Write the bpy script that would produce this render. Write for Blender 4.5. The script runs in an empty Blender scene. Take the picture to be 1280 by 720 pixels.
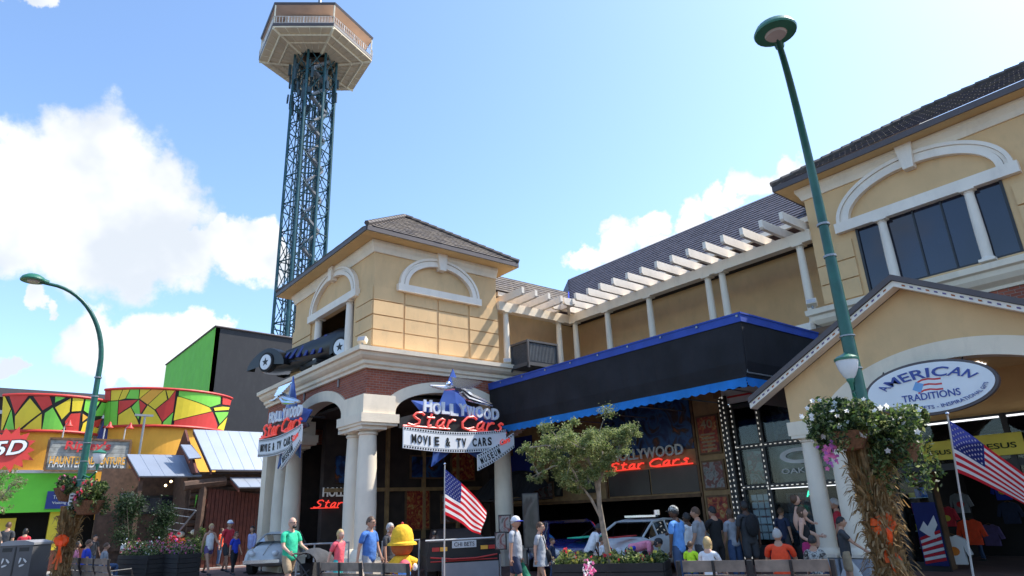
import bpy, math, random
import numpy as np
from mathutils import Vector, Matrix, Euler
random.seed(7); rng = np.random.default_rng(7)
SC = bpy.context.scene
COL = SC.collection
R = math.radians

# ------------------------------------------------------------------ camera
FOC = 815.0; EYE = 1.7
_p, _r, _h = R(19.0), R(2.43), R(140.6)
CF = np.array([math.cos(_h)*math.cos(_p), math.sin(_h)*math.cos(_p), math.sin(_p)])
_R0 = np.array([math.sin(_h), -math.cos(_h), 0.0]); _U0 = np.cross(_R0, CF)
CR = _R0*math.cos(_r) - _U0*math.sin(_r)
CU = _U0*math.cos(_r) + _R0*math.sin(_r)
CP = np.array([0, 0, EYE])
cam_d = bpy.data.cameras.new('camera'); cam = bpy.data.objects.new('camera', cam_d); COL.objects.link(cam)
cam.matrix_world = Matrix(((CR[0], CU[0], -CF[0], 0), (CR[1], CU[1], -CF[1], 0), (CR[2], CU[2], -CF[2], EYE), (0, 0, 0, 1)))
cam_d.sensor_width = 36; cam_d.lens = FOC/1280*36; cam_d.clip_end = 3000; cam_d.clip_start = 0.1
SC.camera = cam
def ray(px, py): return CF + CR*(px-640)/FOC - CU*(py-360)/FOC
def at_dist(px, py, d):                      # the point of the place seen there, d metres away along the view
    return CP + ray(px, py)*d
def at_h(px, py, z):
    r = ray(px, py); return CP + r*((z-EYE)/r[2])

# ------------------------------------------------------------------ light
SUN = Vector((0.36, 0.86, 1.22)).normalized()
sd = bpy.data.lights.new('sun', 'SUN'); sd.energy = 3.8; sd.angle = R(0.5); sd.color = (1.0, 0.95, 0.86)
so = bpy.data.objects.new('sun', sd); COL.objects.link(so)
so.rotation_euler = (-SUN).to_track_quat('-Z', 'Y').to_euler(); so.location = (0, 0, 60)
W = bpy.data.worlds.new('World'); SC.world = W; W.use_nodes = True
SC.view_settings.view_transform = 'Standard'; SC.view_settings.look = 'None'
SC.view_settings.gamma = 1; SC.view_settings.exposure = 0.90
wn = W.node_tree.nodes; wl = W.node_tree.links; wn.clear()
def N(t, nodes, **k):
    n = nodes.new(t)
    for a, b in k.items(): setattr(n, a, b)
    return n
out = N('ShaderNodeOutputWorld', wn); bg = N('ShaderNodeBackground', wn); bg.inputs[1].default_value = 0.15
sky = N('ShaderNodeTexSky', wn, sky_type='NISHITA', sun_disc=False)
sky.sun_elevation = math.asin(SUN.z); sky.sun_rotation = math.atan2(SUN.x, SUN.y)
sky.air_density = 1.0; sky.dust_density = 1.3; sky.ozone_density = 1.0; sky.altitude = 400
tc = N('ShaderNodeTexCoord', wn)
def vm(op, a, b=None, s=None):
    n = N('ShaderNodeVectorMath', wn, operation=op)
    for i, x in enumerate((a, b)):
        if x is None: continue
        if isinstance(x, (tuple, list)): n.inputs[i].default_value = x
        else: wl.new(x, n.inputs[i])
    if s is not None: n.inputs['Scale'].default_value = s
    return n
def ma(op, a, b=None, c=None, clamp=False):
    n = N('ShaderNodeMath', wn, operation=op); n.use_clamp = clamp
    for i, x in enumerate((a, b, c)):
        if x is None: continue
        if isinstance(x, (int, float)): n.inputs[i].default_value = x
        else: wl.new(x, n.inputs[i])
    return n.outputs[0]
def smooth(x, a, b):
    n = N('ShaderNodeMapRange', wn, interpolation_type='SMOOTHSTEP'); wl.new(x, n.inputs[0])
    n.inputs[1].default_value = a; n.inputs[2].default_value = b; return n.outputs[0]
gen = tc.outputs['Generated']
def wnoise(scale, detail, rough=0.55, off=(0, 0, 0)):
    a = vm('ADD', gen, off)
    n = N('ShaderNodeTexNoise', wn); n.inputs['Scale'].default_value = scale; n.inputs['Detail'].default_value = detail
    n.inputs['Roughness'].default_value = rough; wl.new(a.outputs[0], n.inputs['Vector']); return n
n1 = wnoise(5.5, 3); n2 = wnoise(20, 8, .62, (3, 1, 2))
d1 = vm('SCALE', vm('SUBTRACT', n1.outputs['Color'], (.5, .5, .5)).outputs[0], s=.15)
d2 = vm('SCALE', vm('SUBTRACT', n2.outputs['Color'], (.5, .5, .5)).outputs[0], s=.085)
dv = vm('NORMALIZE', vm('ADD', vm('ADD', gen, d1.outputs[0]).outputs[0], d2.outputs[0]).outputs[0])
clouds = [(55,215,82),(130,225,88),(190,250,70),(20,285,60),(95,290,70),(170,300,62),(225,300,48),(300,312,38),(333,318,20),(262,290,22),
          (40,375,16),(130,410,44),(185,418,40),(232,412,30),(8,458,20),(170,452,30),(20,6,20),(190,474,22),(240,440,24),
          (730,318,26),(765,305,32),(805,292,30),(860,282,34),(905,272,32),(950,250,34),(1000,225,34),(1050,205,36),(1100,178,34),(1140,160,24),(840,330,40),(930,320,50)]
acc = None
for px, py, rad in clouds:
    c = ray(px, py); L = np.linalg.norm(c); c = c/L; ang = rad/FOC/L*(.88 if px < 600 else .70)
    dot = vm('DOT_PRODUCT', dv.outputs[0], tuple(c)).outputs['Value']
    m = N('ShaderNodeMapRange', wn); wl.new(dot, m.inputs[0])
    m.inputs[1].default_value = math.cos(ang*1.45); m.inputs[2].default_value = 1.0
    m.inputs[3].default_value = 0; m.inputs[4].default_value = 1
    acc = m.outputs[0] if acc is None else ma('SMOOTH_MAX', acc, m.outputs[0], .12)
mask = smooth(acc, .22, .66)
wisp = wnoise(4.0, 6, .6, (7, 2, 5))
mask2 = smooth(wisp.outputs['Fac'], .60, .82)
# clouds of the same kind over the rest of the sky, outside the patch of sky in view
away = smooth(vm('DOT_PRODUCT', gen, tuple(CF)).outputs['Value'], .72, .45)
mask2 = ma('MULTIPLY', mask2, away)
mask = ma('MAXIMUM', mask, mask2)
shade = wnoise(9, 4, .5, (1, 4, 9))
ccol = N('ShaderNodeMix', wn, data_type='RGBA'); wl.new(smooth(shade.outputs['Fac'], .35, .65), ccol.inputs[0])
ccol.inputs[6].default_value = (3.0, 3.2, 3.45, 1); ccol.inputs[7].default_value = (4.3, 4.3, 4.25, 1)
skyc = N('ShaderNodeMix', wn, data_type='RGBA', blend_type='MULTIPLY'); skyc.inputs[0].default_value = 1
wl.new(sky.outputs[0], skyc.inputs[6]); skyc.inputs[7].default_value = (1.02, 1.13, 1.22, 1)
SKYTINT = skyc
mx = N('ShaderNodeMix', wn, data_type='RGBA'); wl.new(ma('MULTIPLY', mask, .95), mx.inputs[0])
wl.new(skyc.outputs[2], mx.inputs[6]); wl.new(ccol.outputs[2], mx.inputs[7])
wl.new(mx.outputs[2], bg.inputs[0]); wl.new(bg.outputs[0], out.inputs[0])

# ------------------------------------------------------------------ materials
MATS = {}
def mat(name, col, rough=.75, metal=0., var=.12, scale=2.5, bump=.15, bscale=40., emit=None, es=1., spec=.5, coat=0.):
    m = bpy.data.materials.new(name); m.use_nodes = True; MATS[name] = m
    nt = m.node_tree; b = nt.nodes['Principled BSDF']
    b.inputs['Roughness'].default_value = rough; b.inputs['Metallic'].default_value = metal
    b.inputs['Specular IOR Level'].default_value = spec; b.inputs['Coat Weight'].default_value = coat
    t = nt.nodes.new('ShaderNodeTexCoord'); n = nt.nodes.new('ShaderNodeTexNoise')
    n.inputs['Scale'].default_value = scale; n.inputs['Detail'].default_value = 5
    nt.links.new(t.outputs['Object'], n.inputs['Vector'])
    r = nt.nodes.new('ShaderNodeMapRange'); r.inputs[1].default_value = .3; r.inputs[2].default_value = .7
    nt.links.new(n.outputs['Fac'], r.inputs[0])
    x = nt.nodes.new('ShaderNodeMix'); x.data_type = 'RGBA'; nt.links.new(r.outputs[0], x.inputs[0])
    x.inputs[6].default_value = tuple(max(0, c*(1-var)) for c in col)+(1,)
    x.inputs[7].default_value = tuple(min(1, c*(1+var)) for c in col)+(1,)
    nt.links.new(x.outputs[2], b.inputs['Base Color'])
    if bump:
        n2 = nt.nodes.new('ShaderNodeTexNoise'); n2.inputs['Scale'].default_value = bscale; n2.inputs['Detail'].default_value = 3
        nt.links.new(t.outputs['Object'], n2.inputs['Vector'])
        bp = nt.nodes.new('ShaderNodeBump'); bp.inputs['Strength'].default_value = bump; bp.inputs['Distance'].default_value = .02
        nt.links.new(n2.outputs['Fac'], bp.inputs['Height']); nt.links.new(bp.outputs[0], b.inputs['Normal'])
    if emit:
        b.inputs['Emission Color'].default_value = tuple(emit)+(1,); b.inputs['Emission Strength'].default_value = es
    return m
def weathered(name, col, dirt=(.25, .2, .14), amt=.35, rough=.8, bump=.25):
    """paint or stucco with run-down streaks and blotches"""
    m = mat(name, col, rough, var=.07, scale=1.2, bump=bump, bscale=60)
    nt = m.node_tree; b = nt.nodes['Principled BSDF']; src = b.inputs['Base Color'].links[0].from_socket
    g = nt.nodes.new('ShaderNodeNewGeometry'); mp = nt.nodes.new('ShaderNodeMapping'); mp.inputs['Scale'].default_value = (2.2, 2.2, .9)
    nt.links.new(g.outputs['Position'], mp.inputs['Vector'])
    n = nt.nodes.new('ShaderNodeTexNoise'); n.inputs['Scale'].default_value = 1.6; n.inputs['Detail'].default_value = 7; n.inputs['Roughness'].default_value = .65
    nt.links.new(mp.outputs[0], n.inputs['Vector'])
    r = nt.nodes.new('ShaderNodeMapRange'); r.inputs[1].default_value = .50; r.inputs[2].default_value = .80; r.inputs[4].default_value = amt
    nt.links.new(n.outputs['Fac'], r.inputs[0])
    x = nt.nodes.new('ShaderNodeMix'); x.data_type = 'RGBA'; nt.links.new(r.outputs[0], x.inputs[0])
    nt.links.new(src, x.inputs[6]); x.inputs[7].default_value = tuple(dirt)+(1,)
    nt.links.new(x.outputs[2], b.inputs['Base Color']); return m
def brickmat(name, c1, c2, mortar, w=.21, h=.075):
    m = bpy.data.materials.new(name); m.use_nodes = True; MATS[name] = m
    nt = m.node_tree; b = nt.nodes['Principled BSDF']; b.inputs['Roughness'].default_value = .9
    g = nt.nodes.new('ShaderNodeNewGeometry'); s = nt.nodes.new('ShaderNodeSeparateXYZ'); nt.links.new(g.outputs['Position'], s.inputs[0])
    a = nt.nodes.new('ShaderNodeMath'); a.operation = 'ADD'; nt.links.new(s.outputs[0], a.inputs[0]); nt.links.new(s.outputs[1], a.inputs[1])
    c = nt.nodes.new('ShaderNodeCombineXYZ'); nt.links.new(a.outputs[0], c.inputs[0]); nt.links.new(s.outputs[2], c.inputs[1])
    t = nt.nodes.new('ShaderNodeTexBrick'); nt.links.new(c.outputs[0], t.inputs['Vector'])
    t.inputs['Scale'].default_value = 1; t.inputs['Brick Width'].default_value = w; t.inputs['Row Height'].default_value = h
    t.inputs['Mortar Size'].default_value = .007; t.inputs['Color1'].default_value = c1+(1,); t.inputs['Color2'].default_value = c2+(1,)
    t.inputs['Mortar'].default_value = mortar+(1,); t.inputs['Bias'].default_value = -.1
    n = nt.nodes.new('ShaderNodeTexNoise'); n.inputs['Scale'].default_value = 1.3; n.inputs['Detail'].default_value = 6
    nt.links.new(g.outputs['Position'], n.inputs['Vector'])
    r = nt.nodes.new('ShaderNodeMapRange'); r.inputs[3].default_value = .6; r.inputs[4].default_value = 1.35; nt.links.new(n.outputs['Fac'], r.inputs[0])
    x = nt.nodes.new('ShaderNodeVectorMath'); x.operation = 'SCALE'; nt.links.new(t.outputs[0], x.inputs[0]); nt.links.new(r.outputs[0], x.inputs['Scale'])
    nt.links.new(x.outputs[0], b.inputs['Base Color'])
    bp = nt.nodes.new('ShaderNodeBump'); bp.inputs['Distance'].default_value = .01; bp.invert = True
    nt.links.new(t.outputs['Fac'], bp.inputs['Height']); nt.links.new(bp.outputs[0], b.inputs['Normal']); return m
def glassmat(name, tint=(.9, .95, 1), refl=.16):
    m = bpy.data.materials.new(name); m.use_nodes = True; MATS[name] = m
    nt = m.node_tree; nt.nodes.clear(); o = nt.nodes.new('ShaderNodeOutputMaterial')
    t = nt.nodes.new('ShaderNodeBsdfTransparent'); t.inputs[0].default_value = tint+(1,)
    g = nt.nodes.new('ShaderNodeBsdfGlossy'); g.inputs['Roughness'].default_value = .03
    f = nt.nodes.new('ShaderNodeFresnel'); f.inputs[0].default_value = 1.5
    a = nt.nodes.new('ShaderNodeMath'); a.operation = 'ADD'; a.operation = 'MULTIPLY_ADD'; a.inputs[1].default_value = .55; a.inputs[2].default_value = refl*.5; nt.links.new(f.outputs[0], a.inputs[0])
    x = nt.nodes.new('ShaderNodeMixShader'); nt.links.new(a.outputs[0], x.inputs[0]); nt.links.new(t.outputs[0], x.inputs[1]); nt.links.new(g.outputs[0], x.inputs[2])
    nt.links.new(x.outputs[0], o.inputs[0]); return m
def patchmat(name, cols, scale=3., rough=.5, emit=0.):
    """printed picture or crowded goods: blotches of several colours"""
    m = bpy.data.materials.new(name); m.use_nodes = True; MATS[name] = m
    nt = m.node_tree; b = nt.nodes['Principled BSDF']; b.inputs['Roughness'].default_value = rough
    t = nt.nodes.new('ShaderNodeTexCoord'); n = nt.nodes.new('ShaderNodeTexNoise'); n.inputs['Scale'].default_value = scale
    n.inputs['Detail'].default_value = 3; n.inputs['Distortion'].default_value = 1.2
    nt.links.new(t.outputs['Object'], n.inputs['Vector'])
    r = nt.nodes.new('ShaderNodeValToRGB'); r.color_ramp.interpolation = 'B_SPLINE' if emit < 0 else 'EASE'
    k = len(cols)
    while len(r.color_ramp.elements) < k: r.color_ramp.elements.new(.5)
    for i, c in enumerate(cols):
        r.color_ramp.elements[i].position = .3+.4*i/(k-1); r.color_ramp.elements[i].color = tuple(c)+(1,)
    nt.links.new(n.outputs['Fac'], r.inputs[0]); nt.links.new(r.outputs[0], b.inputs['Base Color'])
    if emit > 0:
        nt.links.new(r.outputs[0], b.inputs['Emission Color']); b.inputs['Emission Strength'].default_value = emit
    return m

def translucent(name, amt=.4, gain=1.3):
    nt = MATS[name].node_tree; o = nt.nodes['Material Output']; b = nt.nodes['Principled BSDF']
    t = nt.nodes.new('ShaderNodeBsdfTranslucent'); x = nt.nodes.new('ShaderNodeMixShader'); x.inputs[0].default_value = amt
    c = nt.nodes.new('ShaderNodeVectorMath'); c.operation = 'SCALE'; c.inputs['Scale'].default_value = gain
    nt.links.new(b.inputs['Base Color'].links[0].from_socket, c.inputs[0]); nt.links.new(c.outputs[0], t.inputs[0])
    nt.links.new(b.outputs[0], x.inputs[1]); nt.links.new(t.outputs[0], x.inputs[2]); nt.links.new(x.outputs[0], o.inputs[0])
weathered('tan', (.70, .455, .225), (.38, .27, .15), .30)
weathered('tan_block', (.71, .465, .23), (.36, .27, .16), .38)
weathered('cream', (.82, .70, .54), (.38, .33, .26), .30)
weathered('cream_col', (.80, .70, .56), (.45, .40, .32), .25)
weathered('white_paint', (.86, .76, .64), (.42, .38, .32), .28)
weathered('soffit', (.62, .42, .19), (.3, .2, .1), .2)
brickmat('brick', (.36, .10, .055), (.25, .065, .04), (.30, .22, .18))
brickmat('pavers', (.20, .11, .085), (.15, .085, .07), (.14, .12, .10), .2, .1)
mat('tile', (.145, .115, .09), .8, var=.35, scale=6)
mat('tile2', (.10, .08, .07), .75, var=.35, scale=6)
mat('tile_dark', (.075, .062, .075), .55, var=.35, scale=5)
mat('fascia', (.10, .08, .08), .6)
mat('awning_black', (.012, .012, .016), .85, var=.4, scale=1.5, bump=.3, bscale=8)
mat('awning_blue', (.025, .07, .36), .7, var=.15, bump=.2, bscale=15)
mat('valance_blue', (.02, .28, .74), .7, var=.15, bump=.2, bscale=15)
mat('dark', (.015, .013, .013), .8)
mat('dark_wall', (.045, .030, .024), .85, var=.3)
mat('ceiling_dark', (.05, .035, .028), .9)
mat('wood_brown', (.16, .085, .04), .7, var=.3, scale=5)
mat('wood_tan', (.33, .20, .09), .7, var=.25, scale=4)
mat('green_pole', (.012, .095, .07), .35, var=.2, scale=6, bump=.05)
mat('lamp_green', (.03, .16, .10), .35)
mat('lamp_glass', (.75, .75, .75), .2, bump=0)
mat('lens', (.50, .46, .44), .25)
mat('white', (.80, .76, .72), .5, bump=.03)
mat('offwhite', (.62, .62, .60), .6)
mat('chrome', (.72, .73, .76), .22, 1.0, bump=0)
mat('steel', (.30, .31, .32), .45, .5)
mat('black_metal', (.015, .015, .017), .45)
mat('black_paint', (.008, .008, .010), .42, bump=0, coat=.08)
mat('navy_fin', (.012, .018, .17), .3, bump=0, coat=.4)
mat('navy_paint', (.012, .016, .11), .2, bump=0, coat=.6)
mat('tyre', (.02, .02, .02), .9)
mat('rubber', (.03, .03, .03), .9)
mat('asphalt', (.055, .055, .06), .95, var=.25, scale=1.5, bump=.5, bscale=60)
mat('concrete', (.32, .30, .28), .9, var=.15, scale=1.5, bump=.3)
mat('sign_blue', (.06, .13, .46), .35, bump=0)
mat('sign_navy', (.015, .03, .20), .35, bump=0)
mat('sign_white', (.80, .80, .80), .45, bump=0, var=.04)
mat('sign_black', (.015, .015, .015), .5, bump=0)
mat('letter_white', (.78, .79, .82), .4, bump=0, var=.05)
mat('neon_red', (.72, .10, .08), .4, emit=(1, .08, .05), es=.18, bump=0)
mat('neon_red_in', (.75, .05, .03), .4, emit=(1, .06, .04), es=.5, bump=0)
mat('dim_white', (.45, .45, .45), .5, emit=(.6, .6, .6), es=.10, bump=0)
mat('neon_green', (.05, .6, .35), .4, emit=(.05, .9, .45), es=.9, bump=0)
mat('tube_light', (.9, .9, .9), .4, emit=(.95, .97, 1), es=.8, bump=0)
mat('bulb', (.9, .88, .8), .4, emit=(1, .95, .85), es=.22, bump=0)
mat('warm_bulb', (.9, .8, .5), .4, emit=(1, .7, .35), es=4, bump=0)
mat('letter_blue', (.04, .07, .30), .5, bump=0)
mat('letter_red', (.62, .04, .04), .5, bump=0)
mat('sky_print', (.18, .38, .66), .5, bump=0)
mat('p_red', (.66, .05, .04), .5, var=.06, bump=.05)
mat('p_yellow', (.80, .62, .04), .5, var=.05, bump=.05)
mat('p_green', (.22, .66, .08), .5, var=.05, bump=.05)
mat('p_orange', (.86, .42, .05), .5, var=.05, bump=.05)
mat('trim_red', (.55, .04, .03), .5)
weathered('wall_green', (.16, .62, .05), (.12, .45, .05), .3)
weathered('wall_orange', (.86, .42, .05), (.6, .26, .04), .35)
weathered('wall_black', (.035, .034, .037), (.06, .06, .06), .5)
weathered('box_green', (.17, .56, .05), (.24, .58, .16), .4)
mat('metal_roof', (.34, .38, .45), .5, .55, var=.06, scale=1)  # lighter metal in itself; the blue-grey carries the shadow over the roofs in its colour
mat('log_red', (.115, .028, .016), .7, var=.3, scale=5)
mat('log_brown', (.10, .055, .035), .8, var=.35, scale=5)
mat('weather_board', (.33, .33, .30), .85, var=.35, scale=4)
mat('teal_steel', (.022, .085, .10), .45, .2, var=.3)
mat('teal_dark', (.05, .08, .09), .5, .2)
mat('deck_cream', (.88, .72, .50), .7, var=.12, scale=.3)
mat('deck_pink', (.66, .50, .42), .7, var=.12, scale=.3)
mat('deck_rib', (.90, .78, .58), .6)
mat('slat_wood', (.20, .15, .115), .65, var=.3, scale=7)
mat('slat_dark', (.06, .05, .045), .7, var=.3, scale=7)
mat('bin_grey', (.085, .082, .085), .5)
mat('bin_top', (.25, .25, .26), .5)
mat('planter_dark', (.03, .026, .024), .8, var=.3)
mat('corn', (.33, .225, .11), .85, var=.4, scale=9, bump=0)
mat('corn2', (.27, .16, .06), .85, var=.4, scale=9, bump=0)
mat('orange_ribbon', (.88, .13, .015), .45, bump=.1)
mat('leaf', (.085, .135, .030), .55, var=.35, scale=4, bump=0)
mat('leaf_light', (.23, .26, .10), .5, var=.3, scale=4, bump=0)
mat('leaf_dark', (.018, .040, .012), .6, var=.35, scale=4, bump=0)
mat('bark', (.30, .25, .19), .85, var=.3, scale=9, bump=.4)
mat('bark_dark', (.09, .07, .05), .9)
mat('petal_white', (.82, .82, .80), .6, bump=0)
mat('petal_pink', (.72, .18, .38), .6, bump=0)
mat('petal_red', (.60, .05, .07), .6, bump=0)
mat('petal_purple', (.48, .14, .45), .6, bump=0)
mat('petal_yellow', (.72, .6, .08), .6, bump=0)
mat('basket', (.16, .075, .035), .9, var=.4, scale=25, bump=.4)
mat('pumpkin', (.75, .22, .03), .55)
mat('gourd_white', (.72, .68, .55), .55)
mat('flag_red', (.62, .02, .035), .75, bump=.1)
mat('flag_white', (.80, .80, .80), .75, bump=.1)
mat('flag_blue', (.02, .03, .17), .75, bump=.1)
mat('skin_a', (.60, .35, .25), .55, var=.08, bump=0)
mat('skin_b', (.48, .26, .17), .55, var=.08, bump=0)
mat('skin_c', (.10, .048, .028), .5, var=.08, bump=0)
mat('hair_black', (.015, .012, .012), .5, bump=.4)
mat('hair_brown', (.09, .045, .022), .55, bump=.4)
mat('hair_blond', (.52, .36, .16), .55, bump=.4)
mat('hair_grey', (.42, .40, .38), .6, bump=.4)
for nm, c in dict(cl_green=(.03, .50, .28), cl_blue=(.06, .17, .48), cl_coral=(.85, .12, .15), cl_red=(.55, .03, .05), cl_white=(.75, .75, .76),
                  cl_grey=(.28, .29, .31), cl_lgrey=(.36, .38, .42), cl_lav=(.36, .38, .62), cl_black=(.014, .014, .016), cl_navy=(.02, .03, .07),
                  cl_khaki=(.36, .27, .17), cl_denim=(.05, .09, .18), cl_purple=(.13, .09, .22), cl_pink=(.75, .25, .35), cl_orange=(.90, .075, .02),
                  cl_neon=(.50, .85, .03), cl_sky=(.12, .32, .72), cl_teal=(.03, .42, .40), cl_magenta=(.50, .03, .16), cl_char=(.05, .052, .058),
                  cl_yellow=(.80, .45, .02), cl_royal=(.02, .05, .45), cl_brown=(.40, .10, .02), bag_green=(.01, .16, .09)).items():
    mat(nm, c, .85, var=.16, scale=9, bump=.9, bscale=11)
glassmat('shop_glass', (.80, .86, .88), .0)
glassmat('car_glass', (.12, .14, .15), .2)
mat('panel_dark', (.05, .04, .035), .32, bump=0, var=.4, scale=.8)
mat('window_dark', (.008, .012, .028), .04, bump=0, var=.5, scale=.6, spec=.75)
patchmat('mural', [(.004, .006, .02), (.008, .03, .12), (.02, .09, .25), (.04, .02, .02), (.28, .07, .01)], 1.6, .4)
patchmat('poster_red', [(.12, .01, .01), (.30, .02, .015), (.42, .12, .03), (.5, .35, .12)], 6, .5)
patchmat('poster_grey', [(.10, .09, .08), (.28, .27, .25), (.20, .05, .04), (.06, .12, .1)], 4, .5)
patchmat('goods', [(.03, .025, .03), (.20, .05, .04), (.10, .14, .2), (.35, .33, .3), (.05, .03, .03), (.25, .18, .06)], 7, .7)
patchmat('goods_dark', [(.010, .010, .012), (.04, .02, .02), (.03, .04, .06), (.09, .09, .09), (.015, .01, .01)], 5, .7)
patchmat('picture_grey', [(.02, .022, .02), (.08, .08, .07), (.04, .05, .04), (.14, .13, .11)], 1.3, .25)
patchmat('hazard', [(.03, .03, .03), (.45, .45, .42), (.03, .03, .03), (.45, .4, .4)], 11, .7)

for nm in ('leaf', 'leaf_light', 'leaf_dark', 'corn', 'corn2', 'petal_white', 'petal_pink', 'petal_red', 'petal_purple', 'orange_ribbon'): translucent(nm, .42, 1.5)
for nm in ('flag_red', 'flag_white', 'flag_blue'): translucent(nm, .45, 1.0)
translucent('valance_blue', .35, 1.2)
# ------------------------------------------------------------------ mesh builder
WORG = {}
class MB:
    def __init__(s, m=None): s.v = []; s.f = []; s.mi = []; s.mats = []; s.cur = 0; s.m(m) if m else None
    def m(s, name):
        if name not in s.mats: s.mats.append(name)
        s.cur = s.mats.index(name); return s
    def add(s, vs, fs):
        b = len(s.v); s.v.extend([tuple(map(float, p)) for p in vs]); s.f.extend([tuple(b+i for i in f) for f in fs]); s.mi.extend([s.cur]*len(fs)); return s
    def box(s, c, d, rot=None):
        hx, hy, hz = d[0]/2, d[1]/2, d[2]/2
        P = [Vector((x*hx, y*hy, z*hz)) for x in (-1, 1) for y in (-1, 1) for z in (-1, 1)]
        if rot is not None:
            if isinstance(rot, (int, float)): rot = Matrix.Rotation(rot, 3, 'Z')
            P = [rot @ p for p in P]
        c = Vector(c)
        return s.add([p+c for p in P], [(0, 1, 3, 2), (4, 6, 7, 5), (0, 4, 5, 1), (2, 3, 7, 6), (0, 2, 6, 4), (1, 5, 7, 3)])
    def bx(s, x0, x1, y0, y1, z0, z1): return s.box(((x0+x1)/2, (y0+y1)/2, (z0+z1)/2), (abs(x1-x0), abs(y1-y0), abs(z1-z0)))
    def quad(s, *p): return s.add(p, [tuple(range(len(p)))])
    def prism(s, pts, d):
        """polygon pts (3D, planar) pushed along vector d"""
        d = Vector(d); n = len(pts); A = [Vector(p) for p in pts]; B = [p+d for p in A]
        return s.add(A+B, [tuple(range(n-1, -1, -1)), tuple(range(n, 2*n))]+[(i, (i+1) % n, n+(i+1) % n, n+i) for i in range(n)])
    def tube(s, pts, rad, n=8, cap=True, flat=None):
        pts = [Vector(p) for p in pts]; k = len(pts)
        if isinstance(rad, (int, float)): rad = [rad]*k
        rings = []; up = None
        for i in range(k):
            t = (pts[min(i+1, k-1)]-pts[max(i-1, 0)])
            if t.length < 1e-9: t = Vector((0, 0, 1))
            t.normalize()
            if up is None:
                up = Vector((0, 0, 1)) if abs(t.z) < .9 else Vector((1, 0, 0))
            a = t.cross(up); a.normalize(); up = a.cross(t); up.normalize()
            ra = rad[i]; rb = ra if flat is None else ra*flat
            rings.append([pts[i]+a*ra*math.cos(2*math.pi*j/n)+up*rb*math.sin(2*math.pi*j/n) for j in range(n)])
        V = [p for r_ in rings for p in r_]; F = []
        for i in range(k-1):
            for j in range(n): F.append((i*n+j, i*n+(j+1) % n, (i+1)*n+(j+1) % n, (i+1)*n+j))
        if cap: F.append(tuple(range(n-1, -1, -1))); F.append(tuple((k-1)*n+j for j in range(n)))
        return s.add(V, F)
    def lathe(s, prof, c=(0, 0, 0), n=16, sx=1, sy=1):
        c = Vector(c); V = []; F = []
        for r_, z in prof:
            for j in range(n):
                a = 2*math.pi*j/n; V.append(c+Vector((r_*sx*math.cos(a), r_*sy*math.sin(a), z)))
        k = len(prof)
        for i in range(k-1):
            for j in range(n): F.append((i*n+j, i*n+(j+1) % n, (i+1)*n+(j+1) % n, (i+1)*n+j))
        F.append(tuple(range(n-1, -1, -1))); F.append(tuple((k-1)*n+j for j in range(n)))
        return s.add(V, F)
    def ball(s, c, r, n=10, k=7, rot=None):
        if isinstance(r, (int, float)): r = (r, r, r)
        V = []; F = []; c = Vector(c)
        for i in range(k+1):
            th = math.pi*i/k
            for j in range(n):
                a = 2*math.pi*j/n; p = Vector((r[0]*math.sin(th)*math.cos(a), r[1]*math.sin(th)*math.sin(a), -r[2]*math.cos(th)))
                V.append(c+(rot @ p if rot else p))
        for i in range(k):
            for j in range(n): F.append((i*n+j, i*n+(j+1) % n, (i+1)*n+(j+1) % n, (i+1)*n+j))
        return s.add(V, F)
    def strip_wall(s, us, zlo, zhi, O, ud, nd, th):
        """a wall between two curves zlo(u), zhi(u): front, back, top, bottom, ends"""
        O = Vector(O); ud = Vector(ud); nd = Vector(nd)*th; A = []
        for u in us:
            for z in (zlo(u), zhi(u)):
                p = O+ud*u+Vector((0, 0, z)); A += [p, p+nd]
        F = []
        for i in range(len(us)-1):
            a = 4*i; b = a+4   # a: lo front, +1 lo back, +2 hi front, +3 hi back
            F += [(a, b, b+2, a+2), (a+1, a+3, b+3, b+1), (a, a+1, b+1, b), (a+2, b+2, b+3, a+3)]
        e = 4*(len(us)-1); F += [(0, 2, 3, 1), (e, e+1, e+3, e+2)]
        return s.add(A, F)
    def sweep(s, path, prof):
        """profile [(out, z)] along an open horizontal path, mitred; out = left-hand normal of the path reversed"""
        n = len(path); P = [Vector((p[0], p[1])) for p in path]; V = []; k = len(prof)
        for i in range(n):
            a = (P[i]-P[i-1]).normalized() if i > 0 else (P[1]-P[0]).normalized()
            b = (P[i+1]-P[i]).normalized() if i < n-1 else a
            na = Vector((a.y, -a.x)); nb = Vector((b.y, -b.x)); m_ = (na+nb); m_ = m_/max(.3, m_.dot(na))
            for o_, z in prof: V.append((P[i].x+m_.x*o_, P[i].y+m_.y*o_, z))
        F = []
        for i in range(n-1):
            for j in range(k): F.append((i*k+j, i*k+(j+1) % k, (i+1)*k+(j+1) % k, (i+1)*k+j))
        F.append(tuple(range(k-1, -1, -1))); F.append(tuple((n-1)*k+j for j in range(k)))
        return s.add(V, F)
    def build(s, name, parent=None, org=None, smooth=False, **tags):
        me = bpy.data.meshes.new(name)
        if parent is not None: o_ = WORG[parent.name]
        else: o_ = np.array(org if org is not None else (0, 0, 0), float)
        V = np.array(s.v, float).reshape(-1, 3)-np.array(o_)
        me.from_pydata(V.tolist(), [], s.f)
        for m_ in s.mats: me.materials.append(MATS[m_])
        me.polygons.foreach_set('material_index', s.mi)
        if smooth:
            me.polygons.foreach_set('use_smooth', [True]*len(s.f)); me.set_sharp_from_angle(angle=.75)
        me.update()
        ob = bpy.data.objects.new(name, me); COL.objects.link(ob)
        if parent is not None: ob.parent = parent
        else: ob.location = o_
        WORG[ob.name] = np.array(o_, float)
        for k_, v_ in tags.items(): ob[k_] = v_
        return ob
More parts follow.
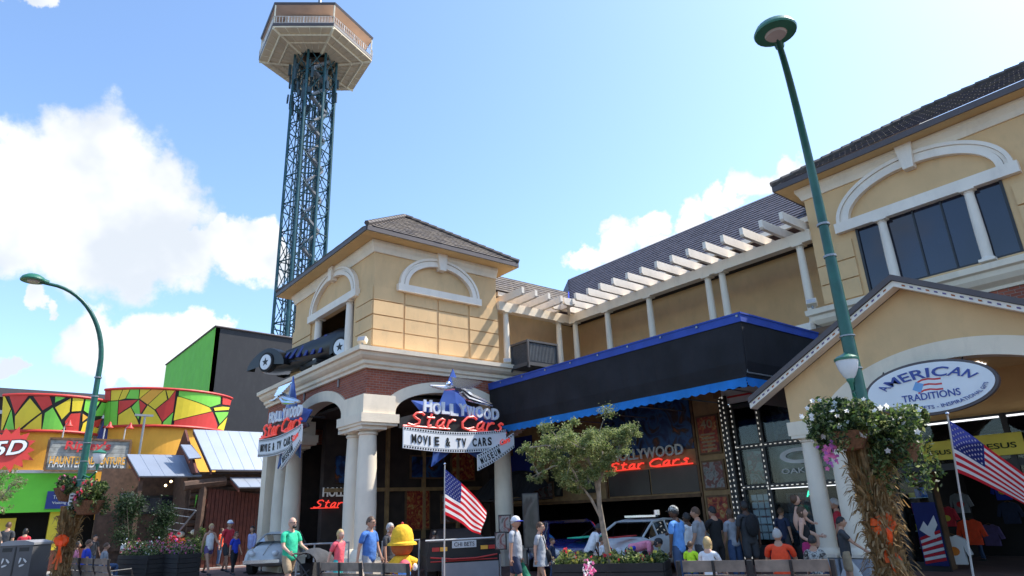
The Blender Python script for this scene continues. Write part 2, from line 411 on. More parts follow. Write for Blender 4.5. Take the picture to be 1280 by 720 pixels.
def thing(name, label, cat, loc, group=None, kind=None):
    o = bpy.data.objects.new(name, None); COL.objects.link(o); o.location = loc; o.empty_display_size = .3
    WORG[o.name] = np.array(loc, float)
    o['label'] = label; o['category'] = cat
    if group: o['group'] = group
    if kind: o['kind'] = kind
    return o
def meshthing(mb, name, label, cat, org, group=None, smooth=False):
    o = mb.build(name, None, org, smooth); o['label'] = label; o['category'] = cat
    if group: o['group'] = group
    return o
def copy_tree(o, parent=None):
    c = o.copy(); COL.objects.link(c)
    if parent: c.parent = parent
    for ch in o.children: copy_tree(ch, c)
    return c
def text(name, s_, parent, matn, O, ux, uz, w, h, depth=.03, shear=0., bold=0., org=None, **tags):
    """lettering w by h standing at O, reading along ux, up along uz"""
    cu = bpy.data.curves.new('lettering', 'FONT'); cu.body = s_; cu.extrude = .03; cu.offset = bold; cu.resolution_u = 3
    tmp = bpy.data.objects.new('lettering', cu); COL.objects.link(tmp)
    bpy.context.view_layer.update()
    dg = bpy.context.evaluated_depsgraph_get(); me = bpy.data.meshes.new_from_object(tmp.evaluated_get(dg))
    V = np.array([v.co[:] for v in me.vertices]); F = [tuple(p.vertices) for p in me.polygons]
    bpy.data.objects.remove(tmp); bpy.data.meshes.remove(me); bpy.data.curves.remove(cu)
    mn = V.min(0); mxx = V.max(0); V[:, 0] = (V[:, 0]-mn[0])/(mxx[0]-mn[0])*w; V[:, 1] = (V[:, 1]-mn[1])/(mxx[1]-mn[1])*h
    V[:, 0] += V[:, 1]*shear; V[:, 2] = (V[:, 2]-mn[2])/(mxx[2]-mn[2])*depth
    ux = Vector(ux).normalized(); uz = Vector(uz).normalized(); un = ux.cross(uz)
    Wd = np.array(O)[None]+V[:, :1]*np.array(ux)+V[:, 1:2]*np.array(uz)+V[:, 2:]*np.array(un)
    mb = MB(matn); mb.add(Wd.tolist(), F)
    return mb.build(name, parent, org, **tags)
GLY = {'S': [[(.82, .8), (.6, .97), (.3, .93), (.2, .72), (.4, .55), (.66, .42), (.68, .18), (.4, .02), (.05, .12)]],
       't': [[(.35, .95), (.32, .3), (.42, .03), (.68, .1)], [(.05, .66), (.72, .66)]],
       'a': [[(.7, .55), (.45, .65), (.15, .45), (.12, .15), (.35, .0), (.62, .2), (.72, .6), (.7, .12), (.9, .04)]],
       'r': [[(.15, .62), (.2, .02)], [(.19, .35), (.45, .62), (.75, .58)]],
       'C': [[(.9, .78), (.65, .98), (.3, .9), (.1, .5), (.22, .12), (.55, .0), (.9, .16)]],
       's': [[(.72, .55), (.45, .66), (.25, .52), (.6, .3), (.6, .08), (.3, -.02), (.05, .08)]]}
def neon(name, s_, parent, matn, O, ux, uz, w, h, r=.035, slant=.35, rise=0.):
    ux = Vector(ux).normalized(); uz = Vector(uz).normalized(); O = Vector(O); mb = MB(matn)
    wd = {'S': 1.2, 'C': 1.3, ' ': .25}; tot = sum(wd.get(c, .8) for c in s_); x = 0
    for c in s_:
        cw = wd.get(c, .8)/tot*w
        for st in GLY.get(c, []):
            pts = [];
            for i in range(len(st)-1):
                for t_ in (0, .5): pts.append((st[i][0]+(st[i+1][0]-st[i][0])*t_, st[i][1]+(st[i+1][1]-st[i][1])*t_))
            pts.append(st[-1])
            mb.tube([O+ux*(x+p[0]*cw+p[1]*h*slant)+uz*(p[1]*h+rise*x) for p in pts], r, 6)
        x += cw
    mb.tube([O+ux*(-.03*w)+uz*(-.03*h), O+ux*(w*.42)+uz*(-.06*h+rise*w*.4)], r*.8, 6)
    mb.tube([O+ux*(.62*w)+uz*(-.06*h+rise*w*.6), O+ux*(w*1.03)+uz*(-.06*h+rise*w)], r*.8, 6)
    return mb.build(name, parent, smooth=True)
def on_x(px, py, X): r = ray(px, py); return CP + r*(X/r[0])
def on_y(px, py, Y): r = ray(px, py); return CP + r*(Y/r[1])
GZ = .12
# ================================================================== ground
g = MB('asphalt').quad((-900, -900, 0), (900, -900, 0), (900, 900, 0), (-900, 900, 0)).build('ground'); g['kind'] = 'structure'
walk = [(14, 6.2), (14, 40), (-29, 40), (-29, -6), (-20, -4), (-14, 2.2), (-9, 5.6), (0, 6.2)]
sw = MB('pavers').prism([(x, y, 0) for x, y in walk], (0, 0, GZ)).build('sidewalk'); sw['kind'] = 'structure'
kb = MB('concrete')
for (a, b) in zip(walk[4:], walk[5:]+[walk[0]]):
    v = Vector((b[0]-a[0], b[1]-a[1], 0)); n_ = Vector((v.y, -v.x, 0)).normalized()*.15
    if n_.y > 0: n_ = -n_
    kb.prism([(a[0], a[1], 0), (b[0], b[1], 0), (b[0]+n_.x, b[1]+n_.y, 0), (a[0]+n_.x, a[1]+n_.y, 0)], (0, 0, GZ+.004))
kb = kb.build('kerb'); kb['kind'] = 'structure'
pz = MB('concrete').quad((-70, -30, .004), (-29, -30, .004), (-29, 30, .004), (-70, 30, .004)).build('plaza'); pz['kind'] = 'structure'
rl = MB('petal_yellow')
for dy in (-1.6, -1.75): rl.quad((-60, dy-.05, .006), (40, dy-.05, .006), (40, dy+.05, .006), (-60, dy+.05, .006))
rl = rl.build('road_marking'); rl['kind'] = 'structure'

# ================================================================== helpers for buildings
def tiles(name, parent, P0, u, s, L, S, lb, rb, mats=('tile', 'tile2'), row=.27, tw=.31, th=.035):
    P0 = Vector(P0); u = Vector(u).normalized(); s = Vector(s).normalized(); n = u.cross(s).normalized()
    if n.z < 0: n = -n
    base = MB(mats[1]); k = 24; A = [P0+u*lb(S*i/k)+s*(S*i/k) for i in range(k+1)]; B = [P0+u*rb(S*i/k)+s*(S*i/k) for i in range(k+1)]
    for i in range(k): base.quad(A[i], B[i], B[i+1], A[i+1])
    rf = base.build(name, parent)
    mb = MB(mats[0]); rows = int(S/row)
    for i in range(rows+1):
        t0 = i*row; t1 = min(S, t0+row*1.12)
        if t0 >= S-.02: break
        a = lb(t0); b = rb(t0); x = a-(tw/2 if i % 2 else 0)
        while x < b:
            x0 = max(x, a, lb(t1)); x1 = min(x+tw-.012, b, rb(t1)); x += tw
            if x1-x0 < .05: continue
            mb.m(mats[0] if random.random() < .6 else mats[1])
            h = th*random.uniform(.9, 1.12); dt = random.uniform(-.005, .005)
            p = [P0+u*x0+s*(t0+dt), P0+u*x1+s*(t0+dt), P0+u*x1+s*t1, P0+u*x0+s*t1]
            mb.add([p[0]+n*.004, p[1]+n*.004, p[0]+n*h, p[1]+n*h, p[2]+n*.008, p[3]+n*.008], [(0, 1, 3, 2), (2, 3, 4, 5), (0, 2, 5), (1, 4, 3)])
    t = mb.build('roof_tiles', rf); t['kind'] = 'stuff'
    return rf
def column(parent, x, y, z0, z1, r, m_='cream_col', ped=0):
    h = z1-z0; mb = MB(m_)
    zs = z0+.06*h*.6+.10*(r/.2); zc = z1-.42*r*2
    prof = [(r*1.0, zs), (r*1.02, zs+h*.3), (r*.96, zs+h*.6), (r*.86, zc)]
    mb.lathe(prof, (x, y, 0), 20); c = mb.build('column', parent, smooth=True)
    b = MB(m_).lathe([(r*1.32, z0+.06), (r*1.34, z0+(zs-z0)*.45), (r*1.12, zs-.03), (r*1.0, zs)], (x, y, 0), 20)
    b.box((x, y, z0+.03), (r*2.8, r*2.8, .06)); b.build('column_base', c, smooth=True)
    k = MB(m_).lathe([(r*.86, zc), (r*.98, zc+.02*r/.2), (r*.98, zc+.05*r/.2), (r*.88, zc+.06*r/.2), (r*.88, zc+.12*r/.2), (r*1.2, z1-.09*r/.2), (r*1.22, z1-.07*r/.2)], (x, y, 0), 20)
    k.box((x, y, z1-.035*r/.2), (r*2.7, r*2.7, .07*r/.2)); k.build('capital', c, smooth=True)
    return c
def arch_fn(c, hw, spring, rise):
    return lambda u: spring+rise*math.sqrt(max(0, 1-((u-c)/hw)**2))
def lin(a, b, n): return [a+(b-a)*i/n for i in range(n+1)]
def cosp(c, hw, n=28): return [c-hw*math.cos(math.pi*i/n) for i in range(n+1)]
def arch_trim(parent, O, ud, nd, c, hw, z, rise, beam, w=.3):
    """half-round hood moulding with keystone over a lintel; O+ud*u is the wall line, nd outwards"""
    O = Vector(O); ud = Vector(ud); nd = Vector(nd)
    l = MB('white_paint'); p = O+ud*c+nd*.07+Vector((0, 0, z-beam/2)); d = ud*(2*hw+.14)+Vector((0, 0, beam))
    l.box(p, (abs(d.x)+abs(nd.x)*.2, abs(d.y)+abs(nd.y)*.2, beam)); lt = l.build('lintel', parent)
    for k, (wi, wo, dep) in enumerate(((0, .45, .15), (.47, .70, .11), (.72, 1.0, .15))):
        mb = MB('white_paint'); n = 36; V = []
        for i in range(n+1):
            a = math.pi*i/n
            for q in (wi, wo):
                hx = hw-w+w*q; rz = rise-w+w*q; pt = O+ud*(c-hx*math.cos(a))+Vector((0, 0, z+rz*math.sin(a))); V += [pt, pt+nd*dep]
        F = []
        for i in range(n):
            a = 4*i; b = a+4; F += [(a+1, b+1, b+3, a+3), (a, a+1, b+1, b), (a+2, b+2, b+3, a+3), (a, a+2, b+2, b)]
        mb.add(V, F); mb.build('arch_moulding', lt)
    kz0 = z+rise-w-.12; kz1 = z+rise+.22
    P = [O+ud*(c-.12)+Vector((0, 0, kz0)), O+ud*(c+.12)+Vector((0, 0, kz0)), O+ud*(c+.2)+Vector((0, 0, kz1)), O+ud*(c-.2)+Vector((0, 0, kz1))]
    MB('white_paint').prism(P, nd*.24).build('keystone', lt)

# ================================================================== MUSEUM building
mus = thing('museum_building', 'tan stucco museum with square corner tower, brick band, arched porch and long pergola terrace', 'building', (-20, 14, 0))
X1, Y0, X0, Y1 = -17.78, 8.96, -24.4, 13.84          # tower walls
# upper tower walls: right face, back, left end, front with opening
w_ = MB('tan')
w_.bx(X1-.25, X1, Y0, Y1, 6.3, 10.2); w_.bx(X0, X1-.25, Y1-.25, Y1, 6.3, 10.2); w_.bx(X0, X0+.25, Y0, Y1-.25, 6.3, 10.2)
w_.bx(X0+.25, -22.35, Y0, Y0+.25, 6.3, 10.2); w_.bx(-19.15, X1-.25, Y0, Y0+.25, 6.3, 10.2); w_.bx(-22.35, -19.15, Y0, Y0+.25, 8.62, 10.2)
w_.build('wall', mus)
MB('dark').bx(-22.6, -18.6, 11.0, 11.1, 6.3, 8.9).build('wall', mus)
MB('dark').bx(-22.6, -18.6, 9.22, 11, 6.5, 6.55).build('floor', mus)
# rusticated blocks, right face
rows = [6.72, 7.24, 7.72, 8.2, 8.68]
def block(u0, u1, z0, z1, face, parent, m_='tan_block', pr=.03):
    g_ = .018; t_ = pr*random.uniform(.85, 1.15)
    mb = MB(m_)
    if face == 'x': mb.bx(X1+.002, X1+t_, u0+g_, u1-g_, z0+g_, z1-g_)
    else: mb.bx(u0+g_, u1-g_, face-t_, face-.002, z0+g_, z1-g_)
    mb.build('stucco_block', parent)
for i in range(4):
    for a, b in ((8.93, 10.02), (10.06, 11.30), (11.34, 12.56), (12.6, 13.87)):
        pr = .05 if a < 9 or a > 12.5 else .028
        block(a, b, rows[i], rows[i+1], 'x', mus, pr=pr)
    for a, b in ((X0-.03, -22.65), (-18.95, X1+.03)): block(a, b, rows[i], rows[i+1], Y0, mus, pr=.05)
arch_trim(mus, (X1, 0, 0), (0, 1, 0), (1, 0, 0), 11.41, 1.58, 8.86, 1.16, .24)
arch_trim(mus, (0, Y0, 0), (1, 0, 0), (0, -1, 0), -20.75, 1.92, 8.86, 1.25, .26)
column(mus, -22.0, Y0-.02, 6.62, 8.6, .14, 'white_paint'); column(mus, -19.42, Y0-.02, 6.62, 8.6, .14, 'white_paint')
fz = MB('cream'); fz.sweep([(X0, Y1), (X0, Y0), (X1, Y0), (X1, Y1), (X0, Y1)][0:4], [(0, 9.82), (.05, 9.82), (.09, 9.95), (.16, 10.08), (.16, 10.19), (0, 10.19)])
fz.build('frieze', mus)
E_ = .6
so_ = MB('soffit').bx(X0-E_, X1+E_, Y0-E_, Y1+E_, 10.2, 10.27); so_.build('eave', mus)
fa = MB('fascia')
for a in ((X0-E_, X1+E_, Y0-E_-.04, Y0-E_), (X0-E_, X1+E_, Y1+E_, Y1+E_+.04), (X0-E_-.04, X0-E_, Y0-E_, Y1+E_), (X1+E_, X1+E_+.04, Y0-E_, Y1+E_)): fa.bx(*a, 10.22, 10.36)
fa.build('fascia', mus)
def hip(parent, x0, x1, y0, y1, z, tanp, mats=('tile', 'tile2'), sides='FRLB'):
    h = (y1-y0)/2; cp = 1/math.sqrt(1+tanp*tanp); S = h/cp
    I = lambda t: t*cp
    if 'F' in sides: tiles('roof_slope', parent, (x0, y0, z), (1, 0, 0), (0, 1, tanp), x1-x0, S, I, lambda t: (x1-x0)-t*cp, mats)
    if 'R' in sides: tiles('roof_slope', parent, (x1, y0, z), (0, 1, 0), (-1, 0, tanp), y1-y0, S, I, lambda t: (y1-y0)-t*cp, mats)
    if 'B' in sides: tiles('roof_slope', parent, (x1, y1, z), (-1, 0, 0), (0, -1, tanp), x1-x0, S, I, lambda t: (x1-x0)-t*cp, mats)
    if 'L' in sides: tiles('roof_slope', parent, (x0, y1, z), (0, -1, 0), (1, 0, tanp), y1-y0, S, I, lambda t: (y1-y0)-t*cp, mats)
    cap = MB(mats[1]); zr = z+h*tanp
    for a, b in (((x1, y0, z), (x1-h, y0+h, zr)), ((x1, y1, z), (x1-h, y1-h, zr)), ((x0, y0, z), (x0+h, y0+h, zr)), ((x0, y1, z), (x0+h, y1-h, zr)), ((x0+h, y0+h, zr), (x1-h, y0+h, zr))):
        n = int((Vector(b)-Vector(a)).length/.33)
        for i in range(n):
            p = Vector(a).lerp(Vector(b), (i+.5)/n)+Vector((0, 0, .05)); q = Vector(a).lerp(Vector(b), i/n)+Vector((0, 0, .075)); r_ = Vector(a).lerp(Vector(b), (i+1.1)/n)+Vector((0, 0, .045))
            cap.tube([q, r_], .085, 6)
    cap.build('ridge_cap', parent)
hip(mus, X0-E_-.03, X1+E_+.03, Y0-E_-.03, Y1+E_+.03, 10.37, .74)
# lower storey
LX, LY, LL, LB = -17.65, 8.70, -26.1, 17.3
bk = MB('brick')
bk.bx(LX-.35, LX-.06, LY+.06, LB, 5.76, 6.05); bk.bx(LL, LX-.35, LY+.06, LY+.35, 5.76, 6.05)
# brick spandrels above each arch
CR_, HR_ = 11.72, 1.98
outer = arch_fn(CR_, HR_+.42, 4.72, 1.06); inner = arch_fn(CR_, HR_, 4.72, .72)
us = lin(8.76, 14.9, 60); bk.strip_wall(us, lambda u: max(5.05, outer(u))-.02, lambda u: 5.76, (LX-.06, 0, 0), (0, 1, 0), (-1, 0, 0), .3)
CL_, HL_ = -21.15, 1.95
outL = arch_fn(CL_, HL_+.42, 4.72, 1.06); inL = arch_fn(CL_, HL_, 4.72, .72)
bk.strip_wall(lin(LL, LX-.36, 70), lambda u: max(5.05, outL(u))-.02, lambda u: 5.76, (0, LY+.06, 0), (1, 0, 0), (0, 1, 0), .3)
bk.bx(LL, LL+.3, LY+.35, LB, 4.6, 6.05)
bk.build('brick_wall', mus)
a1 = MB('cream'); u2 = cosp(CR_, HR_, 40); a1.strip_wall(u2, inner, outer, (LX, 0, 0), (0, 1, 0), (-1, 0, 0), .5); 
a1.strip_wall([CR_-HR_-.42]+[CR_-HR_-.42+.42*(1-math.cos(math.pi/2*i/8)) for i in range(1, 9)], lambda u: 4.70, outer, (LX, 0, 0), (0, 1, 0), (-1, 0, 0), .5)
a1.strip_wall([CR_+HR_+.42*(i/10) for i in range(11)], lambda u: 4.70, outer, (LX, 0, 0), (0, 1, 0), (-1, 0, 0), .5)
a1.build('arch', mus)
a2 = MB('cream'); a2.strip_wall(cosp(CL_, HL_, 40), inL, outL, (0, LY, 0), (1, 0, 0), (0, 1, 0), .5)
a2.strip_wall([CL_-HL_-.42*(1-i/10) for i in range(11)], lambda u: 4.70, outL, (0, LY, 0), (1, 0, 0), (0, 1, 0), .5)
a2.strip_wall([CL_+HL_+.42*(i/10) for i in range(11)], lambda u: 4.70, outL, (0, LY, 0), (1, 0, 0), (0, 1, 0), .5)
a2.build('arch', mus)
def impost(x0, x1, y0, y1, top=5.12):
    m_ = MB('cream'); m_.bx(x0, x1, y0, y1, 4.62, top); m_.bx(x0-.09, x1+.09, y0-.09, y1+.09, 4.36, 4.62); m_.bx(x0-.05, x1+.05, y0-.05, y1+.05, 4.28, 4.36)
    m_.build('impost', mus)
impost(-19.05, -17.55, 8.62, 9.68, 5.18); impost(-18.5, -17.6, 13.55, 14.55, 5.0); impost(-25.3, -23.1, 8.62, 9.5, 5.1)
for x, y in ((-18.0, 9.02), (-18.85, 9.05), (-18.0, 14.05), (-23.75, 9.05), (-24.85, 9.05)):
    column(mus, x, y, .62, 4.28, .30)
for a in ((-19.4, -17.5, 8.55, 9.5), (-18.5, -17.5, 13.6, 14.5), (-25.25, -23.35, 8.6, 9.5)):
    pd = MB('cream'); pd.bx(*a, GZ-.01, .55); pd.bx(a[0]-.04, a[1]+.04, a[2]-.04, a[3]+.04, .55, .62); pd.build('plinth', mus)
co = MB('cream'); co.sweep([(LL-.05, LY), (LX, LY), (LX, 17.4)], [(-.2, 5.98), (.04, 5.98), (.05, 6.06), (.12, 6.10), (.13, 6.20), (.22, 6.24), (.30, 6.31), (.33, 6.40), (.42, 6.42), (.43, 6.55), (-.2, 6.66)])
co.build('cornice', mus)
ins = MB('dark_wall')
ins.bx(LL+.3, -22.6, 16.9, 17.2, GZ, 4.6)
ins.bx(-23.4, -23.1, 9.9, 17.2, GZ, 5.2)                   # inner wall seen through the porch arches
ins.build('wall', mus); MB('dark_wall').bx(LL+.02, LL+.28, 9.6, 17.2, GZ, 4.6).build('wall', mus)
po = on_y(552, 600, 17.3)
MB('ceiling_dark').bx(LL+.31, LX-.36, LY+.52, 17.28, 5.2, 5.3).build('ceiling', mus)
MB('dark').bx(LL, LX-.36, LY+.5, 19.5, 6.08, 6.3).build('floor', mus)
# pilaster strip of the far left end wall
MB('cream').bx(LL, LL+.5, LY, LY+.5, GZ, 4.62).build('pilaster', mus)
# --- terrace wall, pergola
MB('tan').bx(-22, -7.8, 19.6, 19.8, 5.9, 9.6).build('wall', mus)
MB('tan').bx(-19.9, -19.7, 13.9, 19.6, 5.9, 9.6).build('wall', mus)
MB('concrete').bx(-19.7, -7.8, 13.9 if False else 17.3, 19.6, 6.05, 6.25).build('floor', mus)
MB('concrete').bx(-19.7, LX-.1, 13.9, 17.3, 6.31, 6.36).build('floor', mus)
pb = MB('cream'); pb.bx(-17.93, -7.78, 17.32, 17.62, 8.62, 8.95); pb.bx(-17.93, -17.63, 13.86, 17.32, 8.62, 8.95); pb.build('pergola_beam', mus)
for x in (-17.48, -15.76, -13.77, -11.33, -10.8, -8.2): column(mus, x, 17.47, 6.25, 8.62, .115, 'cream_col')
for y in (14.25, 16.86): column(mus, -17.78, y, 6.36, 8.62, .115, 'cream_col')
def rafter(p0, p1, parent):
    d = (Vector(p1)-Vector(p0)); L_ = d.length; d.normalize(); s = Vector((-d.y, d.x, 0))*.055
    P = [(0, .27), (0, .06), (.06, 0), (L_, 0), (L_, .27)]
    mb = MB('white_paint'); A = [Vector(p0)+d*a+Vector((0, 0, b))-s for a, b in P]; mb.prism(A, s*2); mb.build('rafter', parent)
for i in range(16):
    x = -17.35+i*.628
    rafter((x, 16.18+random.uniform(-.02, .02), 8.955), (x, 18.3, 8.955), mus)
for i in range(5):
    y = 14.15+i*.62; rafter((-16.62, y, 8.955), (-18.6, y, 8.955), mus)
rafter((-16.75, 16.45, 8.955), (-18.3, 18.0, 8.958), mus)
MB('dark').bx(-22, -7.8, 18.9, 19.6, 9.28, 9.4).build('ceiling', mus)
MB('white_paint').bx(-18.5, -7.8, 18.10, 18.22, 9.52, 9.68).build('gutter', mus)
MB('white_paint').bx(-18.62, -18.5, 14.5, 18.2, 9.52, 9.68).build('gutter', mus)
TP = .85; cp = 1/math.sqrt(1+TP*TP)
tiles('roof_slope', mus, (-22.5, 18.2, 9.7), (1, 0, 0), (0, 1, TP), 15, 3.3/cp, lambda t: 4.03-t*cp, lambda t: 14.6, ('tile_dark', 'tile_dark'))
tiles('roof_slope', mus, (-18.47, 14.4, 9.7), (0, 1, 0), (-1, 0, TP), 4, 1.53/cp, lambda t: -.2, lambda t: 3.8+t*cp, ('tile', 'tile2'))
bkr = MB('tile_dark').quad((-21.77, 21.5, 12.5), (-7.9, 21.5, 12.5), (-7.9, 25, 9.7), (-25, 25, 9.7)); bkr.quad((-20, 14, 11), (-20, 19.7, 11), (-21.5, 19.7, 9.7), (-21.5, 14, 9.7))
bkr.quad((-21.77, 21.5, 12.5), (-20, 19.73, 11.0), (-21.6, 19.73, 9.7), (-25, 25, 9.7)); bkr.build('roof_slope', mus)
vl = MB('cl_royal'); vl.tube([(-18.45, 18.15, 9.70), (-20.0, 19.73, 11.0)], .05, 6); vl.build('valley_flashing', mus)
# --- recessed front below the terrace
FY = 17.3
fw = MB('wood_tan'); fw.bx(-23.1, -16.35, FY, FY+.25, 1.95, 6.0); fw.bx(-16.35, -12.45, FY+.05, FY+.25, 1.95, 6.0); fw.bx(-12.45, -11.35, FY, FY+.3, GZ, 6.0); fw.build('wall', mus)
fs = MB('wood_brown'); fs.bx(-23.1, -12.45, FY-.05, FY+.1, 1.93, 2.03); fs.bx(-16.37, -16.3, FY-.04, FY+.02, 2.03, 5.9); fs.bx(-12.5, -12.42, FY-.05, FY+.02, GZ, 5.9); fs.bx(-11.42, -11.33, FY-.05, FY+.02, GZ, 5.9)
fs.build('trim', mus)
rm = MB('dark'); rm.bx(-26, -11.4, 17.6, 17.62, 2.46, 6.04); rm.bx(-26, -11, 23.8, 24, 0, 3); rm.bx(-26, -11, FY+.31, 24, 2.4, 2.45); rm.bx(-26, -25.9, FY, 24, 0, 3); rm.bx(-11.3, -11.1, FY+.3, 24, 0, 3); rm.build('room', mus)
mur = MB('mural').bx(-16.28, -12.55, FY-.01, FY+.045, 3.35, 5.6); mur.build('mural', mus)
for a, b in ((-16.25, -14.45), (-14.38, -12.55)): MB('panel_dark').bx(a, b, FY, FY+.045, 2.08, 2.86).build('window_pane', mus)
text('lettering', 'HOLLYWOOD', mus, 'offwhite', (-15.9, FY-.06, 3.20), (1, 0, 0), (0, 0, 1), 3.0, .34, .05, 0, .02)
neon('neon_lettering', 'Star Cars', mus, 'neon_red_in', (-16.15, FY-.1, 2.92), (1, 0, 0), (0, 0, 1), 3.45, .24, .03, .5)
for (a, b, c, d, mm) in ((-19.3, -18.6, 2.2, 3.2, 'picture_grey'), (-17.5, -16.7, 2.25, 2.8, 'picture_grey'), (-19.6, -18.0, 3.5, 4.8, 'mural')):
    f_ = MB('black_metal').bx(a, b, FY-.05, FY-.001, c, d); f_ = f_.build('notice_board', mus); MB(mm).bx(a+.05, b-.05, FY-.06, FY-.052, c+.05, d-.05).build('picture', f_)
for (z0, z1, mm) in ((3.12, 4.28, 'poster_red'), (2.1, 2.95, 'poster_grey'), (.9, 1.95, 'poster_red')):
    f_ = MB('wood_brown').bx(-12.33, -11.55, FY-.06, FY-.001, z0, z1).build('poster', mus)
    MB(mm).bx(-12.27, -11.61, FY-.07, FY-.062, z0+.06, z1-.06).build('picture', f_)
    if z0 > 3:
        text('lettering', '40', f_, 'cl_khaki', (-12.16, FY-.075, z1-.40), (1, 0, 0), (0, 0, 1), .42, .26, .01, 0, .01)
        for k in range(5): MB('cl_khaki').bx(-12.2+.03*(k % 2), -11.7-.03*(k % 2), FY-.08, FY-.072, z0+.12+k*.11, z0+.17+k*.11).build('lettering', f_)
# signage inside the porch, on the inner wall
p_ = on_x(394, 617, -23.1)
text('lettering', 'HOLLYWOOD', mus, 'dim_white', (-23.05, p_[1]+.25, p_[2]-.12), (0, 1, 0), (0, 0, 1), 2.1, .32, .04, 0, .02)
neon('neon_lettering', 'Star Cars', mus, 'neon_red_in', (-23.02, p_[1]-.1, p_[2]-.48), (0, 1, 0), (0, 0, 1), 2.3, .26, .022, .5)
MB('mural').bx(-23.09, -23.0, p_[1]+.7, p_[1]+2.2, p_[2]+.35, p_[2]+1.3).build('picture', mus)
for y_, z_, w_x, h_x, mm in ((13.2, 1.2, 1.1, 1.5, 'poster_red'), (14.8, 1.4, 1.3, 1.1, 'poster_grey'), (13.4, 3.1, 1.6, .9, 'mural'), (15.3, 3.0, 1.2, 1.4, 'poster_red'), (11.2, 1.1, .8, 1.2, 'poster_grey')):
    f_ = MB('wood_brown').bx(-23.09, -23.02, y_, y_+w_x, z_, z_+h_x).build('picture_frame', mus); MB(mm).bx(-23.02, -23.0, y_+.06, y_+w_x-.06, z_+.06, z_+h_x-.06).build('picture', f_)
for x_, z_, w_x, h_x, mm in ((-22.6, 3.9, 1.2, .9, 'poster_red'), (-20.0, 2.15, 1.0, .6, 'poster_grey')):
    f_ = MB('wood_brown').bx(x_, x_+w_x, FY-.12, FY-.05, z_, z_+h_x).build('picture_frame', mus); MB(mm).bx(x_+.06, x_+w_x-.06, FY-.14, FY-.12, z_+.06, z_+h_x-.06).build('picture', f_)
for y_ in (10.8, 12.4, 14.0, 15.6): MB('wood_tan').bx(-23.09, -22.95, y_-.06, y_+.06, GZ, 5.2).build('pilaster', mus)
MB('wood_tan').bx(-23.09, -22.96, 9.9, 17.1, 2.65, 2.78).build('rail', mus)
text('lettering', 'Over 40 Authentic Cars', mus, 'dim_white', (float(po[0]), FY-.05, float(po[2])), (1, 0, 0), (0, 0, 1), 4.4, .33, .03, 0, .012)
MB('sign_navy').bx(-25.3, -20.2, FY-.03, FY-.002, 2.9, 4.6).build('sign_board', mus)
# shop front with the marquee bulbs
SY = 16.9
sf = MB('black_metal'); VX = [-10.78, -9.98, -7.9, -6.95]; HZ = [.55, 2.1, 3.18, 4.32]
for x in VX: sf.bx(x-.07, x+.07, SY-.08, SY+.08, GZ, 4.4)
for z in HZ: sf.bx(-10.8, -6.95, SY-.07, SY+.07, z-.06, z+.06)
sf.bx(-10.8, -6.95, SY-.06, SY+.06, GZ, .5)
sfr = sf.build('window_frame', mus)
an = MB('black_metal')     # the splayed side bay
for (xa, ya) in ((-11.3, 17.15), (-10.9, 16.72)):
    an.bx(xa-.06, xa+.06, ya-.06, ya+.06, GZ, 4.75 if xa < -11 else 4.65)
an.build('window_frame', mus)
for z0, z1 in ((.2, 2.04), (2.16, 3.12), (3.24, 4.6)):
    MB('window_dark').prism([(-11.28, 17.12, z0), (-10.92, 16.75, z0), (-10.92, 16.75, z1), (-11.28, 17.12, z1)], (.02, .02, 0)).build('window_pane', mus)
for i in range(3):
    for k in range(3):
        a, b = VX[i]+.08, VX[i+1]-.08; z0, z1 = HZ[k]+.07, HZ[k+1]-.07
        MB('shop_glass').bx(a, b, SY-.01, SY+.01, z0, z1).build('window_pane', sfr)
bl = MB('bulb')
def bulbs(p, q, sp=.14):
    p = Vector(p); q = Vector(q); n = int((q-p).length/sp); d = (q-p).normalized()
    for i in range(n+1):
        c = p.lerp(q, i/n); bl.tube([c-d*.028, c+d*.028], .0135, 6)
for x in (-10.78, -9.98): bulbs((x, SY-.11, .3), (x, SY-.11, 4.35))
for z in (2.1, 3.18): bulbs((-10.72, SY-.1, z), (-7.0, SY-.1, z))
bulbs((-11.3, 17.06, .3), (-11.3, 17.06, 4.6)); bulbs((-10.9, 16.64, .3), (-10.9, 16.64, 4.6)); bulbs((-11.3, 17.06, 4.68), (-10.9, 16.64, 4.62))
bb = bl.build('marquee_bulbs', sfr); bb['kind'] = 'stuff'
MB('tube_light').bx(-9.9, -7.9, SY-.13, SY-.10, 2.015, 2.035).build('tube_light', sfr)
text('lettering', 'ATM', sfr, 'neon_green', (-8.95, SY-.1, 1.78), (1, 0, 0), (0, 0, 1), .42, .15, .02, 0, .02)
text('lettering', 'OAKLEY', sfr, 'offwhite', (-9.55, SY-.05, 2.38), (1, 0, 0), (0, 0, 1), 1.15, .13, .01, 0, .0)
lg = MB('offwhite'); ring = []
for i in range(40):
    a = 2*math.pi*i/40; ring.append((Vector((-8.98+.56*math.cos(a), SY-.05, 2.82+.20*math.sin(a))), Vector((-8.98+.40*math.cos(a), SY-.05, 2.82+.11*math.sin(a)))))
for i in range(40):
    a, b = ring[i]; c, d = ring[(i+1) % 40]; lg.prism([a, c, d, b], (0, .02, 0))
lg.build('emblem', sfr)
gd = MB('picture_grey'); gd.bx(-9.9, -7.0, SY+.25, SY+.3, 2.15, 3.14); gd.build('display', mus)
gd = MB('goods_dark'); gd.bx(-10.7, -10.1, SY+.3, SY+.5, 1.0, 3.1); gd.bx(-9.9, -7.0, SY+.5, SY+.7, 3.2, 4.3); gd.bx(-9.8, -9.1, SY+.4, SY+.9, GZ, 1.9); gd.bx(-8.0, -7.2, SY+.5, SY+.9, GZ, 1.8); gd.build('display', mus)
